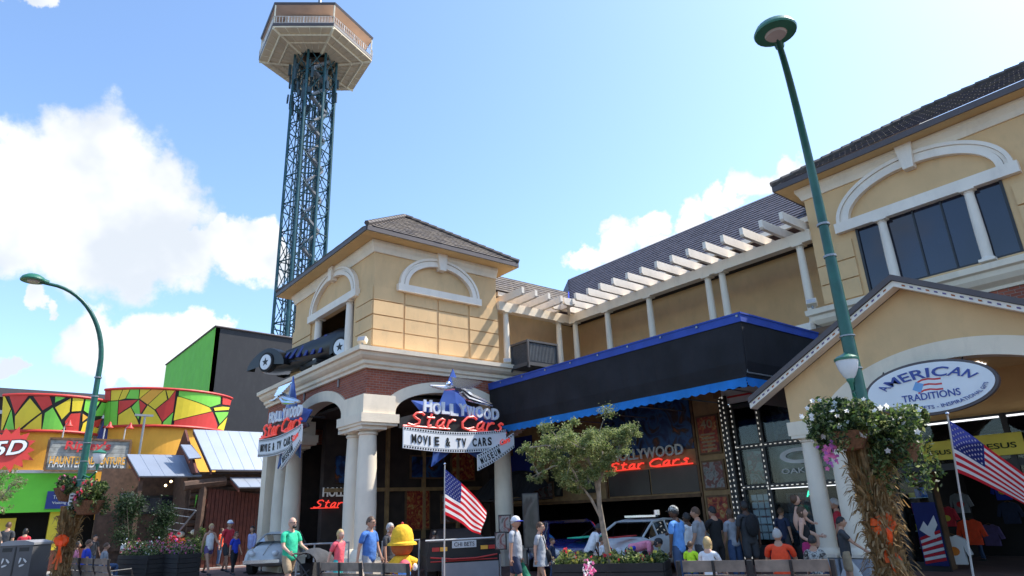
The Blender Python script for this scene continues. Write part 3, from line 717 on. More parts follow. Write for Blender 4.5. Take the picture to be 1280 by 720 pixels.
gp = MB('poster_grey'); gp.bx(-10.62, -10.15, SY+.12, SY+.14, 2.2, 3.05); gp.bx(-10.62, -10.15, SY+.12, SY+.14, .9, 1.8); gp.build('poster', mus)
tg = MB('offwhite')
for i in range(6):
    for j in range(3): tg.bx(-10.66+.19*j, -10.5+.19*j, SY+.09, SY+.1, .75+i*.2, .9+i*.2)
tg.build('price_cards', mus)['kind'] = 'stuff'
sm = MB('hazard'); sm.bx(-9.9, -9.55, SY-.3, SY-.28, .3, 1.0); sm.build('display', mus)
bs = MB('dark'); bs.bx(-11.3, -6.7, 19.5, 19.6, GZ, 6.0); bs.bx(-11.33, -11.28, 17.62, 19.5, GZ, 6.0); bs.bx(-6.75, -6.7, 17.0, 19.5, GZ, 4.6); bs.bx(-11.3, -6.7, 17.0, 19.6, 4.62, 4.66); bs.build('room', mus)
fr = MB('wood_brown').bx(-11.35, -6.9, SY-.02, FY+.3, 4.66, 6.0); fr.build('wall', mus)
sb = MB('offwhite').bx(-11.0, -7.2, SY-.12, SY-.02, 4.42, 5.3).build('sign_board', mus)
text('lettering', 'Seasons', sb, 'sign_black', (-10.85, SY-.15, 4.80), (1, 0, 0), (0, 0, 1), 2.2, .3, .02, .2, .02)
MB('letter_red').bx(-10.8, -8, SY-.15, SY-.12, 4.58, 4.63).build('stripe', sb)
# flood lamps on the cornice
def flood(x, y, z, rz, label):
    t = thing('flood_lamp', label, 'lamp', (x, y, z), 'small flood lamps on the ledges')
    m_ = MB('cream'); q = Matrix.Rotation(rz, 3, 'Z') @ Matrix.Rotation(-.45, 3, 'X')
    m_.box((x, y, z+.16), (.26, .17, .17), q); m_.build('housing', t); MB('steel').tube([(x, y, z), (x, y, z+.1)], .03, 6).build('bracket', t)
    MB('lens').box(Vector((x, y, z+.16))+q @ Vector((0, -.09, 0)), (.22, .01, .13), q).build('lens', t)
flood(-17.5, 8.5, 6.6, .6, 'small cream flood lamp on the cornice at the tower corner')
flood(-17.35, 13.9, 6.5, .9, 'small cream flood lamp on the cornice where the blue-edged awning starts')
flood(-7.95, 17.0, 6.58, .3, 'small brown flood lamp at the foot of the rightmost terrace column')
# air conditioner
ac = thing('air_conditioner', 'grey boxed air conditioner standing behind the awning on the terrace', 'air conditioner', (-17.1, 14.75, 6.3))
m_ = MB('bin_grey'); m_.bx(-17.35, -16.4, 14.05, 15.45, 6.38, 6.5); 
m_.bx(-17.35, -16.4, 14.05, 15.45, 7.2, 7.27)
for x in (-17.33, -16.42):
    for y in (14.08, 15.42): m_.bx(x-.03, x+.03, y-.03, y+.03, 6.3, 7.2)
m_.build('frame', ac); c_ = MB('cl_char').bx(-17.3, -16.45, 14.1, 15.4, 6.5, 7.2).build('casing', ac)
m_ = MB('steel')
for i in range(20): m_.bx(-16.45, -16.43, 14.12+i*.065, 14.135+i*.065, 6.55, 7.17)
m_.build('fins', c_)

# --- the awning
aw = thing('awning', 'long black awning with bright blue top edge and scalloped blue valance', 'awning', (-12.8, 15, 5))
AX0, AX1, AY, AB = LX+.02, -7.92, 13.29, 17.28
f_ = MB('awning_black'); nfold = 44
V = []; F = []
for i in range(nfold+1):
    x = AX0+(AX1-AX0)*i/nfold; dip = .012*math.sin(i*2.4)+random.uniform(-.006, .006)
    for z, yo in ((5.68, 0), (5.2, .02), (4.75, .035), (4.42, .11)): V.append((x-(.14 if i == nfold and z < 4.5 else 0), AY+yo+dip*(5.7-z), z))
for i in range(nfold):
    for j in range(3): F.append((i*4+j, i*4+j+1, i*4+j+5, i*4+j+4))
f_.add(V, F); f_.build('front_cloth', aw)
V = []; F = []
for i in range(15):
    y = AY+(AB-AY)*i/14; dip = random.uniform(-.008, .008)
    for z, xo in ((5.68, 0), (5.2, .03), (4.75, .05), (4.42, .14)): V.append((AX1-xo+dip, y+(.11 if i == 0 and z < 4.5 else 0), z))
for i in range(14):
    for j in range(3): F.append((i*4+j, i*4+j+4, i*4+j+5, i*4+j+1))
MB('awning_black').add(V, F).build('side_cloth', aw)
MB('awning_black').bx(AX0, AX1-.01, AY+.02, AB, 5.66, 5.70).build('top_cloth', aw)
bd = MB('awning_blue'); bd.bx(AX0, AX1+.03, AY-.03, AY+.02, 5.66, 5.84); bd.bx(AX1-.02, AX1+.03, AY+.02, AB, 5.66, 5.84); bd.bx(AX0, AX1+.05, AY-.05, AY+.03, 5.84, 5.88); bd.bx(AX1-.03, AX1+.05, AY+.03, AB, 5.84, 5.88); bd.build('edge_band', aw)
fb = MB('awning_black'); fb.sweep([(AX0, AY+.1), (AX1-.15, AY+.1), (AX1-.15, AB)], [(0, 4.40), (.02, 4.40), (.03, 4.47), (.0, 4.47)]); fb.build('hem', aw)
def valance(p0, p1, name='valance'):
    p0 = Vector(p0); p1 = Vector(p1); L_ = (p1-p0).length; u = (p1-p0)/L_; n = Vector((u.y, -u.x, 0)); k = int(L_/.06); V = []; F = []
    for i in range(k+1):
        s = L_*i/k; dz = .05*abs(math.sin(s*math.pi/.26)); w_o = .02*math.sin(s*3.1)+.012*math.sin(s*9)
        p = p0+u*s; V += [(p.x, p.y, 4.42), (p.x+n.x*(.03+w_o), p.y+n.y*(.03+w_o), 4.22-dz)]
    V2 = [(a-n.x*.008, b-n.y*.008, c) for a, b, c in V]
    m = len(V)
    for i in range(k): F += [(2*i, 2*i+1, 2*i+3, 2*i+2), (m+2*i, m+2*i+2, m+2*i+3, m+2*i+1)]
    return MB('valance_blue').add(V+V2, F).build(name, aw)
valance((AX0, AY+.09, 0), (AX1-.15, AY+.09, 0)); valance((AX1-.14, AY+.09, 0), (AX1-.14, AB, 0))
fm = MB('steel')
for i in range(7):
    x = AX0+.3+i*1.55; fm.tube([(x, AY+.15, 4.5), (x, AB-.1, 4.5)], .02, 6); fm.tube([(x, AY+.12, 4.5), (x, AY+.12, 5.6)], .02, 6)
fm.tube([(AX0, AY+.14, 4.47), (AX1-.2, AY+.14, 4.47)], .025, 6)
fm.build('frame', aw)
for (x_, y_) in ((-22.4, LY+.03), (-19.6, LY+.03)): MB('bin_top').tube([(x_, y_, 5.72), (x_, y_, 6.0)], .03, 8).build('conduit', mus)
for y_ in (10.9, 13.0): MB('brick').tube([(LX-.03, y_, 5.75), (LX-.03, y_, 6.0)], .03, 8).build('conduit', mus)
for i in range(9): MB('steel').box((AX0+.7+i*1.12, AY-.055, 5.80), (.05, .012, .05)).build('fixing', aw)
# small dark canopy near the second porch column
cn = thing('canopy', 'small black fabric canopy hanging beside the second porch column', 'awning', (-19, 15.2, 2.5))
V = []; F = []; k = 18
for i in range(k+1):
    t_ = i/k; x = -21.2+3.4*t_; zt = 2.55+.62*math.sin(math.pi*t_)**.6; V += [(x, 15.9, zt), (x, 15.35, zt-.12+.02*math.sin(i*2)), (x-.05+.1*t_, 14.75, 2.18+.03*math.sin(i*1.7))]
for i in range(k):
    for j in range(2): F.append((3*i+j, 3*i+j+1, 3*i+j+4, 3*i+j+3))
MB('awning_black').add(V, F).build('cloth', cn); MB('black_metal').bx(-21.3, -17.75, 14.7, 16, 2.1, 2.16).build('frame', cn)

# ================================================================== SHOP building (right)
shop = thing('shop_building', 'tan stucco shop with dark arched upper window and gabled entrance porch', 'building', (-3, 17, 0))
WY = 17.4; WX = -7.78
uw = MB('tan'); uw.bx(WX, -6.6, WY, WY+.3, 6.3, 10.2); uw.bx(-3.25, 3, WY, WY+.3, 6.3, 10.2); uw.bx(-6.6, -3.25, WY, WY+.3, 8.52, 10.2); uw.bx(-6.6, -3.25, WY, WY+.3, 6.3, 6.72); uw.bx(WX, WX+.3, WY+.3, 24, 6.0, 10.2)
uw.build('wall', shop)
for i, z in enumerate([6.68, 7.22, 7.76, 8.30]):
    if i < 3:
        block(WX-.0, -6.72, z, z+.54, WY, shop, pr=.06); block(-3.12, -1.6, z, z+.54, WY, shop, pr=.06); block(-1.58, .5, z, z+.54, WY, shop, pr=.06)
arch_trim(shop, (0, WY, 0), (1, 0, 0), (0, -1, 0), -4.95, 2.03, 8.78, 1.2, .28, .33)
for x in (-5.9, -3.92): column(shop, x, WY-.05, 6.68, 8.5, .115, 'white_paint')
wf = MB('black_metal'); wf.bx(-6.6, -6.54, WY-.02, WY+.1, 6.72, 8.5); wf.bx(-3.31, -3.25, WY-.02, WY+.1, 6.72, 8.5)
for x in (-5.19, -4.55): wf.bx(x-.02, x+.02, WY+.0, WY+.08, 6.75, 8.5)
wf.bx(-6.54, -3.31, WY+.0, WY+.1, 6.72, 6.76); wf = wf.build('window_frame', shop)
for a, b in ((-6.54, -5.92), (-5.88, -5.21), (-5.17, -4.57), (-4.53, -3.94), (-3.90, -3.31)): MB('window_dark').bx(a, b, WY+.03, WY+.05, 6.76, 8.5).build('window_pane', wf)
fz = MB('cream'); fz.sweep([(WX, 24), (WX, WY), (3, WY)], [(0, 9.84), (.05, 9.84), (.09, 9.97), (.16, 10.10), (.16, 10.19), (0, 10.19)]); fz.build('frieze', shop)
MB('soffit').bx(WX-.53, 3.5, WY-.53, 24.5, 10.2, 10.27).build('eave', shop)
fa = MB('fascia'); fa.bx(WX-.58, 3.5, WY-.58, WY-.53, 10.2, 10.36); fa.bx(WX-.58, WX-.53, WY-.53, 24.5, 10.2, 10.36); fa.build('fascia', shop)
hip(shop, WX-.58, 4.5, WY-.58, WY-.58+6.6, 10.37, .62, ('tile_dark', 'tile2'), 'FL')
co = MB('cream'); co.sweep([(WX-.02, 19.5), (WX-.02, WY-.02), (3, WY-.02)], [(-.2, 6.0), (.04, 6.0), (.05, 6.07), (.10, 6.1), (.20, 6.16), (.28, 6.27), (.30, 6.38), (.38, 6.42), (.39, 6.56), (-.2, 6.66)])
co.build('cornice', shop)
MB('brick').bx(WX, 3, WY-.02, WY+.25, 4.3, 6.02).build('brick_wall', shop)
MB('white_paint').bx(-9.2, WX-.3, 16.95, 17.25, 6.02, 6.22).build('ledge', shop)
# gabled porch
PY = 13.0; AP = (-4.39, 5.38); SL = .542
gw = MB('tan_block'); gw.m('tan')
PC, PHW = -3.95, 2.62
oA = arch_fn(PC, PHW, 2.6, 1.66); iA = arch_fn(PC, PHW-.34, 2.6, 1.34)
gz = lambda u: AP[1]-SL*abs(u-AP[0])
us = lin(-7.0, -1.78, 90); gw.strip_wall(us, lambda u: max(3.22, oA(u)-.02) if abs(u-PC) < PHW else 3.22, lambda u: gz(u)-.02, (0, PY, 0), (1, 0, 0), (0, 1, 0), .3)
gw.strip_wall(lin(-1.78, -.6, 4), lambda u: 3.22, lambda u: gz(u)-.02, (0, PY, 0), (1, 0, 0), (0, 1, 0), .3)
gw.build('gable_wall', shop)
am = MB('cream')
u3 = [u for u in cosp(PC, PHW, 60)]
def ilo(u): return max(2.95, iA(u)) if abs(u-PC) < PHW-.34 else 2.95
u3 = [u for u in u3 if oA(u) > 3.0]; am.strip_wall(u3, ilo, lambda u: oA(u), (0, PY-.03, 0), (1, 0, 0), (0, 1, 0), .36); am.build('arch', shop)
for a_, b_ in ((-7.06, -6.02), (-1.85, -.55)): MB('cream').bx(a_, b_, PY-.05, PY+.4, 2.95, 3.22).build('impost', shop)
for x in (-6.78, -6.22, -1.5, -.95): column(shop, x, PY+.2, .66, 2.95, .175)
for x in (-6.78, -6.22, -1.5, -.95): MB('cl_lgrey').bx(x-.25, x+.25, PY-.05, PY+.45, GZ-.01, .64).build('plinth', shop)
rk = MB('fascia')
for sgn in (-1, 1):
    a = Vector((AP[0], 0, AP[1]+.10)); e = Vector((AP[0]+sgn*3.28, 0, AP[1]+.10-SL*3.28))
    for (y0, y1, d0, d1, mm) in ((PY-.34, PY+4.35, .0, .11, 'fascia'), (PY-.30, PY-.03, -.12, -.01, 'white_paint')):
        rk.m(mm); P = [(a.x, y0, a.z+d0), (e.x, y0, e.z+d0), (e.x, y0, e.z+d1), (a.x, y0, a.z+d1)]; rk.prism(P, (0, y1-y0, 0))
rk.build('gable_roof', shop)
# the small coloured flags pattern on the barge board: painted blocks
bp = MB('letter_blue')
for sgn in (-1, 1):
    for i in range(26):
        s = .14+i*.12; x = AP[0]+sgn*s; z = AP[1]+.10-SL*s-.065
        bp.m('cl_purple' if i % 3 else 'cl_brown'); 
        P = [(x, PY-.303, z-.014), (x+.05*sgn, PY-.303, z-.014-SL*.05), (x+.05*sgn, PY-.303, z+.014-SL*.05), (x, PY-.303, z+.014)]
        bp.prism(P, (0, -.006, 0))
bp.build('painted_border', shop)['kind'] = 'stuff'
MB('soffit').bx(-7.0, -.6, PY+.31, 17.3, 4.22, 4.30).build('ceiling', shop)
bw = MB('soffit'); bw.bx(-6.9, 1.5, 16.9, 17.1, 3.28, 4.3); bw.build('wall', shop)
# shop front under the porch
sf = MB('black_metal')
for x in (-6.8, -6.1, -4.36, -2.9, -1.6, 0): sf.bx(x-.05, x+.05, 16.82, 16.95, GZ, 3.28)
sf.bx(-6.8, 1, 16.83, 16.94, 2.2, 2.34); sf.bx(-6.8, 1, 16.84, 16.93, 3.2, 3.28); sf.bx(-6.8, -6.1, 16.84, 16.93, GZ, .3); sfr2 = sf.build('window_frame', shop)
for a, b, c, d in ((-6.75, -6.15, .3, 2.2), (-6.75, -6.15, 2.35, 3.2), (-6.05, -4.41, 2.35, 3.2), (-4.31, -2.95, 2.35, 3.2), (-4.31, -2.95, .2, 2.2), (-2.85, -1.65, .2, 3.2)): MB('shop_glass').bx(a, b, 16.87, 16.89, c, d).build('window_pane', sfr2)
tl = MB('tube_light'); tl.bx(-6.35, -4.42, 16.78, 16.81, 3.19, 3.225); tl.bx(-4.28, -2.9, 16.78, 16.81, 3.19, 3.225); tl.build('tube_light', sfr2)
tl = MB('tube_light')
for i in range(3): tl.bx(-4.55+.0, -4.15, 15.5+i*.2, 15.54+i*.2, 4.19, 4.215)
tl.build('tube_light', shop)
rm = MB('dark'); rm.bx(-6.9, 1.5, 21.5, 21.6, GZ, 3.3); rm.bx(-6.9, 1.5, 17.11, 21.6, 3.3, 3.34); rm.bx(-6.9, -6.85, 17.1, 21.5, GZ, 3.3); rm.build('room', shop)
ys = MB('p_yellow').bx(-5.55, -4.75, 16.98, 17.0, 2.42, 2.86).build('notice', shop)
ys = MB('petal_yellow').bx(-4.95, -4.1, 16.74, 16.77, 2.42, 2.86).build('notice', shop); text('lettering', 'JESUS', ys, 'leaf_dark', (-4.85, 16.73, 2.52), (1, 0, 0), (0, 0, 1), .62, .15, .01, 0, .01)
ys = MB('petal_yellow').bx(-6.02, -5.35, 16.74, 16.77, 2.42, 2.82).build('notice', shop); text('lettering', 'JESUS', ys, 'leaf_dark', (-5.95, 16.73, 2.5), (1, 0, 0), (0, 0, 1), .5, .13, .01, 0, .01)
def shelf_unit(x0, x1, y, z1, label, cat='shelf'):
    t = thing('display_shelf', label, cat, ((x0+x1)/2, y, GZ)); f_ = MB('wood_brown'); f_.bx(x0, x1, y+.35, y+.4, GZ, z1); f_.bx(x0, x0+.04, y, y+.35, GZ, z1); f_.bx(x1-.04, x1, y, y+.35, GZ, z1); f_.build('frame', t)
    n = int((z1-GZ)/.36); gd = MB('goods')
    for i in range(n):
        z = GZ+.1+i*.36; MB('offwhite').bx(x0+.04, x1-.04, y, y+.35, z-.02, z).build('shelf', t); x = x0+.07
        while x < x1-.15:
            w__ = random.uniform(.06, .16); h__ = random.uniform(.1, .28); gd.m(random.choice(['goods', 'letter_red', 'cl_blue', 'offwhite', 'p_yellow', 'cl_char', 'goods', 'petal_pink']))
            gd.bx(x, x+w__, y+.02, y+.22, z, z+h__); x += w__+.015
    gd.build('goods', t)['kind'] = 'stuff'
shelf_unit(-6.75, -6.15, 17.15, 2.9, 'lit shelf of small souvenirs behind the narrow pane right of the corn stalks')
shelf_unit(-4.25, -2.95, 18.0, 2.6, 'dark shelf of goods at the back behind the right-hand flag')
shelf_unit(-8.0, -7.1, 17.9, 2.6, 'shelf of goods seen between the two porch columns')
def shirt(px, py, D, m1, label, s=1., m2=None):
    p = at_dist(px, py, D); t = thing('hanging_shirt', label, 'shirt', tuple(p)); x, y, z = p
    P = [(-.10, .30), (-.26, .22), (-.36, -.12), (-.27, -.15), (-.21, .08), (-.21, -.34), (.21, -.34), (.21, .08), (.27, -.15), (.36, -.12), (.26, .22), (.10, .30), (0, .26)]
    MB(m1).prism([(x+a*s, y, z+b*s) for a, b in P], (0, .09, 0)).build('cloth', t)
    MB('wood_brown').tube([(x-.2*s, y+.04, z+.24*s), (x, y+.04, z+.33*s), (x+.2*s, y+.04, z+.24*s)], .012, 5).build('hanger', t)
    if m2: MB(m2).lathe([(.02, -.01), (.12*s, 0), (.12*s, .012), (.02, .014)], (0, 0, 0), 12).build('tmp') if False else MB(m2).prism([(x+.12*s*math.cos(a*.5236), y-.006, z-.05+.10*s*math.sin(a*.5236)) for a in range(12)], (0, .004, 0)).build('print', t)
shirt(1192, 686, 14.6, 'sign_white', 'white sweatshirt with an orange pumpkin print in the doorway', .95, 'pumpkin')
shirt(1213, 664, 15.6, 'cl_orange', 'orange shirt hanging behind the white sweatshirt', .9)
shirt(1183, 645, 15.6, 'cl_red', 'dark red patterned shirt hanging above the white sweatshirt', .7, 'petal_yellow')
shirt(1170, 668, 16.4, 'cl_navy', 'dark blue shirt low beside the striped banner in the shop', .8, 'offwhite')
shirt(1200, 628, 16.6, 'cl_grey', 'grey shirt hanging high inside the doorway behind the right flag', .75, 'letter_red')
shirt(1238, 668, 16.6, 'cl_purple', 'dim purple shirt low inside the doorway right of the orange shirt', .8)
shirt(1252, 612, 16.8, 'cl_royal', 'royal blue shirt high inside the doorway near the right edge', .75, 'petal_yellow')
shirt(1262, 640, 16.2, 'cl_navy', 'navy shirt hanging at the right edge of the shop', .8)
bn = thing('flag_banner', 'tall banner printed with stars, stripes and an eagle leaning by the shop door', 'banner', (-6.5, 16.6, GZ))
f_ = MB('flag_blue').bx(-6.45, -5.98, 16.62, 16.65, .25, 1.55).build('board', bn)
for i in range(9): MB('flag_red' if i % 2 == 0 else 'flag_white').prism([(-6.43, 16.615, .28+i*.06), (-6.0, 16.615, .36+i*.07), (-6.0, 16.615, .42+i*.07), (-6.43, 16.615, .34+i*.06)], (0, .004, 0)).build('stripe', f_)
MB('flag_white').prism([(-6.4, 16.608, .98), (-6.28, 16.608, 1.16), (-6.22, 16.608, 1.05), (-6.05, 16.608, 1.28), (-6.02, 16.608, 1.08), (-6.12, 16.608, .92), (-6.1, 16.608, .8), (-6.25, 16.608, .86)], (0, .004, 0)).build('print', f_)
# oval shop sign
_o = on_y(1161, 485, 12.86); ov = thing('oval_sign', 'oval white shop sign with blue lettering and small waving flag under the porch arch', 'sign', tuple(_o))
OC = Vector(_o); YS = 12.86-13.55; OC.y = 12.86; ROT = .0
def oval(a, b, y, th, m_):
    return MB(m_).prism([(OC.x+a*math.cos(t*math.pi/32), y, OC.z+b*math.sin(t*math.pi/32)) for t in range(64)], (0, th, 0))
oval(1.06, .47, 13.50+YS, .10, 'fascia').build('rim', ov); oval(1.01, .425, 13.485+YS, .02, 'sign_white').build('face', ov)
def arc_text(s_, ra, rb, a0, a1, h, mm, down=False, bold=.01):
    """one line of lettering bent along an ellipse from angle a0 to a1"""
    o = text('lettering', s_, ov, mm, (0, 0, 0), (1, 0, 0), (0, 0, 1), 1, 1, .008, 0, bold); me = o.data; og = WORG[ov.name]
    for v in me.vertices:
        x, z = v.co.x+og[0], v.co.z+og[2]; y = v.co.y+og[1]; a = a0+(a1-a0)*x; k = (z-.5)*h*(-1 if down else 1)
        v.co = (OC.x+(ra+k)*math.cos(a)-og[0], 13.48+YS+y-og[1]-.002, OC.z+(rb+k)*math.sin(a)-og[2])
arc_text('AMERICAN', .77, .255, math.pi*.93, math.pi*.10, .17, 'letter_blue', False, .015)
text('lettering', 'TRADITIONS', ov, 'letter_blue', (OC.x-.44, 13.482+YS, OC.z-.20), (1, 0, 0), (0, 0, 1), .92, .12, .008, 0, .01)
arc_text('ES - PETS - INSPIRATIONAL GIFTS', .89, .335, math.pi*1.36, math.pi*1.95, .062, 'letter_blue', True, .0)
for i in range(5): 
    pts = [(OC.x-.16+.1*k, 13.483+YS, OC.z+.12-i*.045+.03*math.sin(k*1.2)+.012*k) for k in range(5)]
    MB('letter_red' if i % 2 == 0 else 'sign_white').add([p for q in pts for p in (q, (q[0], q[1], q[2]-.03))], [(2*k, 2*k+1, 2*k+3, 2*k+2) for k in range(4)]).build('emblem', ov)
MB('sky_print').prism([(OC.x-.24, 13.483+YS, OC.z+.0), (OC.x-.12, 13.483+YS, OC.z-.07), (OC.x-.04, 13.483+YS, OC.z+.07), (OC.x-.16, 13.483+YS, OC.z+.13)], (0, -.004, 0)).build('emblem', ov)
hb = MB('black_metal'); 
for x in (-5.2, -3.9): hb.tube([(x+.2, 12.9, OC.z+.35), (x+.2, 13.2, OC.z+.62)], .012, 5)
hb.build('hanger', ov)
# ================================================================== hanging museum signs
def museum_sign(O, ux, un, W_, label):
    """O: left end of the film strip's top; ux along the sign, un out of it; drawn for 4 m width"""
    O = Vector(O); ux = Vector(ux); un = Vector(un); uz = Vector((0, 0, 1)); k = W_/4.0
    t = thing('hanging_sign', label, 'sign', tuple(O+ux*2*k+uz*-.8), 'star shaped museum signs on the porch')
    def P(a, b, n=0): return O+ux*a*k+uz*b+un*n
    st = MB('sign_blue')
    # five-pointed star of five raised blades
    c = (2.0, .35); tips = [(1.95, 1.95), (3.75, .55), (3.0, -.85), (1.15, -1.05), (.45, .85)]; inn = [(2.45, .85), (2.95, .0), (2.1, -.45), (1.35, .0), (1.45, .85)]
    for i in range(5):
        a = tips[i]; b = inn[i]; d = inn[i-1]
        Fr = [P(*c, .14), P(*a, .02), P(*b, .02), P(*d, .02)]; 
        st.add(Fr+[P(*c, -.14), P(*a, -.02), P(*b, -.02), P(*d, -.02)], [(0, 1, 2), (0, 3, 1), (4, 6, 5), (4, 5, 7), (1, 5, 6, 2), (3, 7, 5, 1)])
    st.build('star', t)
    bd = MB('sign_black'); bd.prism([P(-.05, .0, .16), P(.0, .30, .16), P(.7, .5, .16), P(2.4, .42, .16), P(3.9, .12, .16), P(4.0, .0, .16), P(2, -.1, .16)], un*.05); bd.build('letter_board', t)
    hw = MB('offwhite'); 
    s_ = 'HOLLYWOOD'
    for i, ch in enumerate(s_):
        wob = (.05, -.03, .04, .0, .06, -.02, .05, .0, .03)[i]
        a = .72+i*.315; b = .47-.012*i+wob*.6
        text('lettering', ch, t, 'letter_white', P(a, b, .22), ux, (uz+ux*.03*(-1)**i), .285*k, .36, .07, 0, .04)
    neon('neon_lettering', 'Star Cars', t, 'neon_red', P(.12, .07, .30), ux, uz, 3.55*k, .40, .036, .45, -.012)
    # film strip, gently bowed, and the second strip crossing it
    def strip(a0, b0, a1, b1, h, bow, n0, txt, tw0, tw1, nm='film_strip'):
        n = 14; V = []
        for i in range(n+1):
            s = i/n; a = a0+(a1-a0)*s; b = b0+(b1-b0)*s-bow*math.sin(math.pi*s)
            V += [P(a, b, n0), P(a, b-h, n0), P(a, b, n0-.05), P(a, b-h, n0-.05)]
        F = []
        for i in range(n):
            q = 4*i; r_ = q+4; F += [(q, q+1, r_+1, r_), (q+2, r_+2, r_+3, q+3), (q, r_, r_+2, q+2), (q+1, q+3, r_+3, r_+1)]
        F += [(0, 2, 3, 1), (4*n, 4*n+1, 4*n+3, 4*n+2)]
        fs = MB('sign_white').add(V, F).build(nm, t)
        ho = MB('sign_black'); nh = int(abs(a1-a0)/.085)
        for i in range(nh):
            s = (i+.5)/nh; a = a0+(a1-a0)*s; b = b0+(b1-b0)*s-bow*math.sin(math.pi*s)
            for dz in (.015, h-.07): ho.add([P(a-.026, b-dz, n0+.004), P(a+.026, b-dz, n0+.004), P(a+.026, b-dz-.05, n0+.004), P(a-.026, b-dz-.05, n0+.004)], [(0, 1, 2, 3)])
        for q in ((.085), (h-.095)):
            for i in range(n):
                s = i/n; s2 = (i+1)/n; A_ = lambda s: (a0+(a1-a0)*s, b0+(b1-b0)*s-bow*math.sin(math.pi*s))
                x0, y0 = A_(s); x1, y1 = A_(s2); ho.add([P(x0, y0-q, n0+.003), P(x1, y1-q, n0+.003), P(x1, y1-q-.008, n0+.003), P(x0, y0-q-.008, n0+.003)], [(0, 1, 2, 3)])
        ho.build('perforations', fs)['kind'] = 'stuff'
        dirv = (P(a1, b1)-P(a0, b0)).normalized(); upv = (uz-dirv*uz.dot(dirv)).normalized()
        m_ = len(txt); 
        for i, ch in enumerate(txt):
            if ch == ' ': continue
            s = tw0+(tw1-tw0)*i/(m_-1); a = a0+(a1-a0)*s; b = b0+(b1-b0)*s-bow*math.sin(math.pi*s); lw = abs(a1-a0)*(tw1-tw0)/m_*.86*(.35 if ch == 'I' else 1)
            text('lettering', ch, fs, 'sign_black', P(a, b-h*.72, n0+.004), dirv, upv, lw*k, h*.42, .012, 0, .025)
        return fs
    strip(.02, .03, 3.75, .10, .60, .12, .33, 'MOVIE & TV CARS', .07, .80)
    f2 = strip(2.55, -.72, 4.0, .0, .46, .05, .42, 'MUSEUM', .10, .56)
    text('neon_tag', 'Cars', f2, 'neon_red', P(3.42, -.42, .43), (ux+uz*.35), (uz-ux*.3), .42*k, .16, .02, .2, .02)
    # chrome winged figure
    ch = MB('chrome'); ch.tube([P(.95, 1.30, .25), P(1.35, 1.30, .27), P(1.7, 1.30, .3), P(2.05, 1.22, .32), P(2.4, 1.06, .3), P(2.9, .94, .28), P(3.3, .86, .26)], [.02, .05, .08, .13, .12, .10, .04], 8)
    ch.ball(P(1.55, 1.38, .32), (.09, .09, .09)); ch.tube([P(2.0, 1.15, .36), P(2.25, .98, .36), P(2.7, .90, .36), P(3.1, .84, .34)], [.09, .08, .06, .03], 8)
    ch.tube([P(1.75, 1.27, .36), P(1.4, 1.20, .38), P(.95, 1.24, .38)], [.06, .045, .02], 7)
    ch.build('chrome_figure', t, smooth=True)
    for j in range(6):
        b0 = 1.60-.055*j; wl_ = 2.55-.1*j
        MB('chrome').prism([P(1.60, b0, .34+.025*j), P(wl_+.25, b0-.03, .34+.025*j), P(wl_+.32, b0-.065, .34+.025*j), P(1.75, b0-.075, .34+.025*j)], un*.025).build('feather', t)
    br = MB('black_metal')
    for a in (1.5, 3.0): br.tube([P(a, .45, -.1), P(a, .45, -.75)], .03, 6)
    br.build('bracket', t); return t
museum_sign((-16.95, 9.42, 4.12), (0, 1, 0), (1, 0, 0), 3.98, 'star shaped hanging museum sign on the right-hand porch arch, seen face on')
museum_sign((-23.75, 8.05, 4.45), (1, 0, 0), (0, -1, 0), 4.1, 'star shaped hanging museum sign below the finned car, seen at a slant')

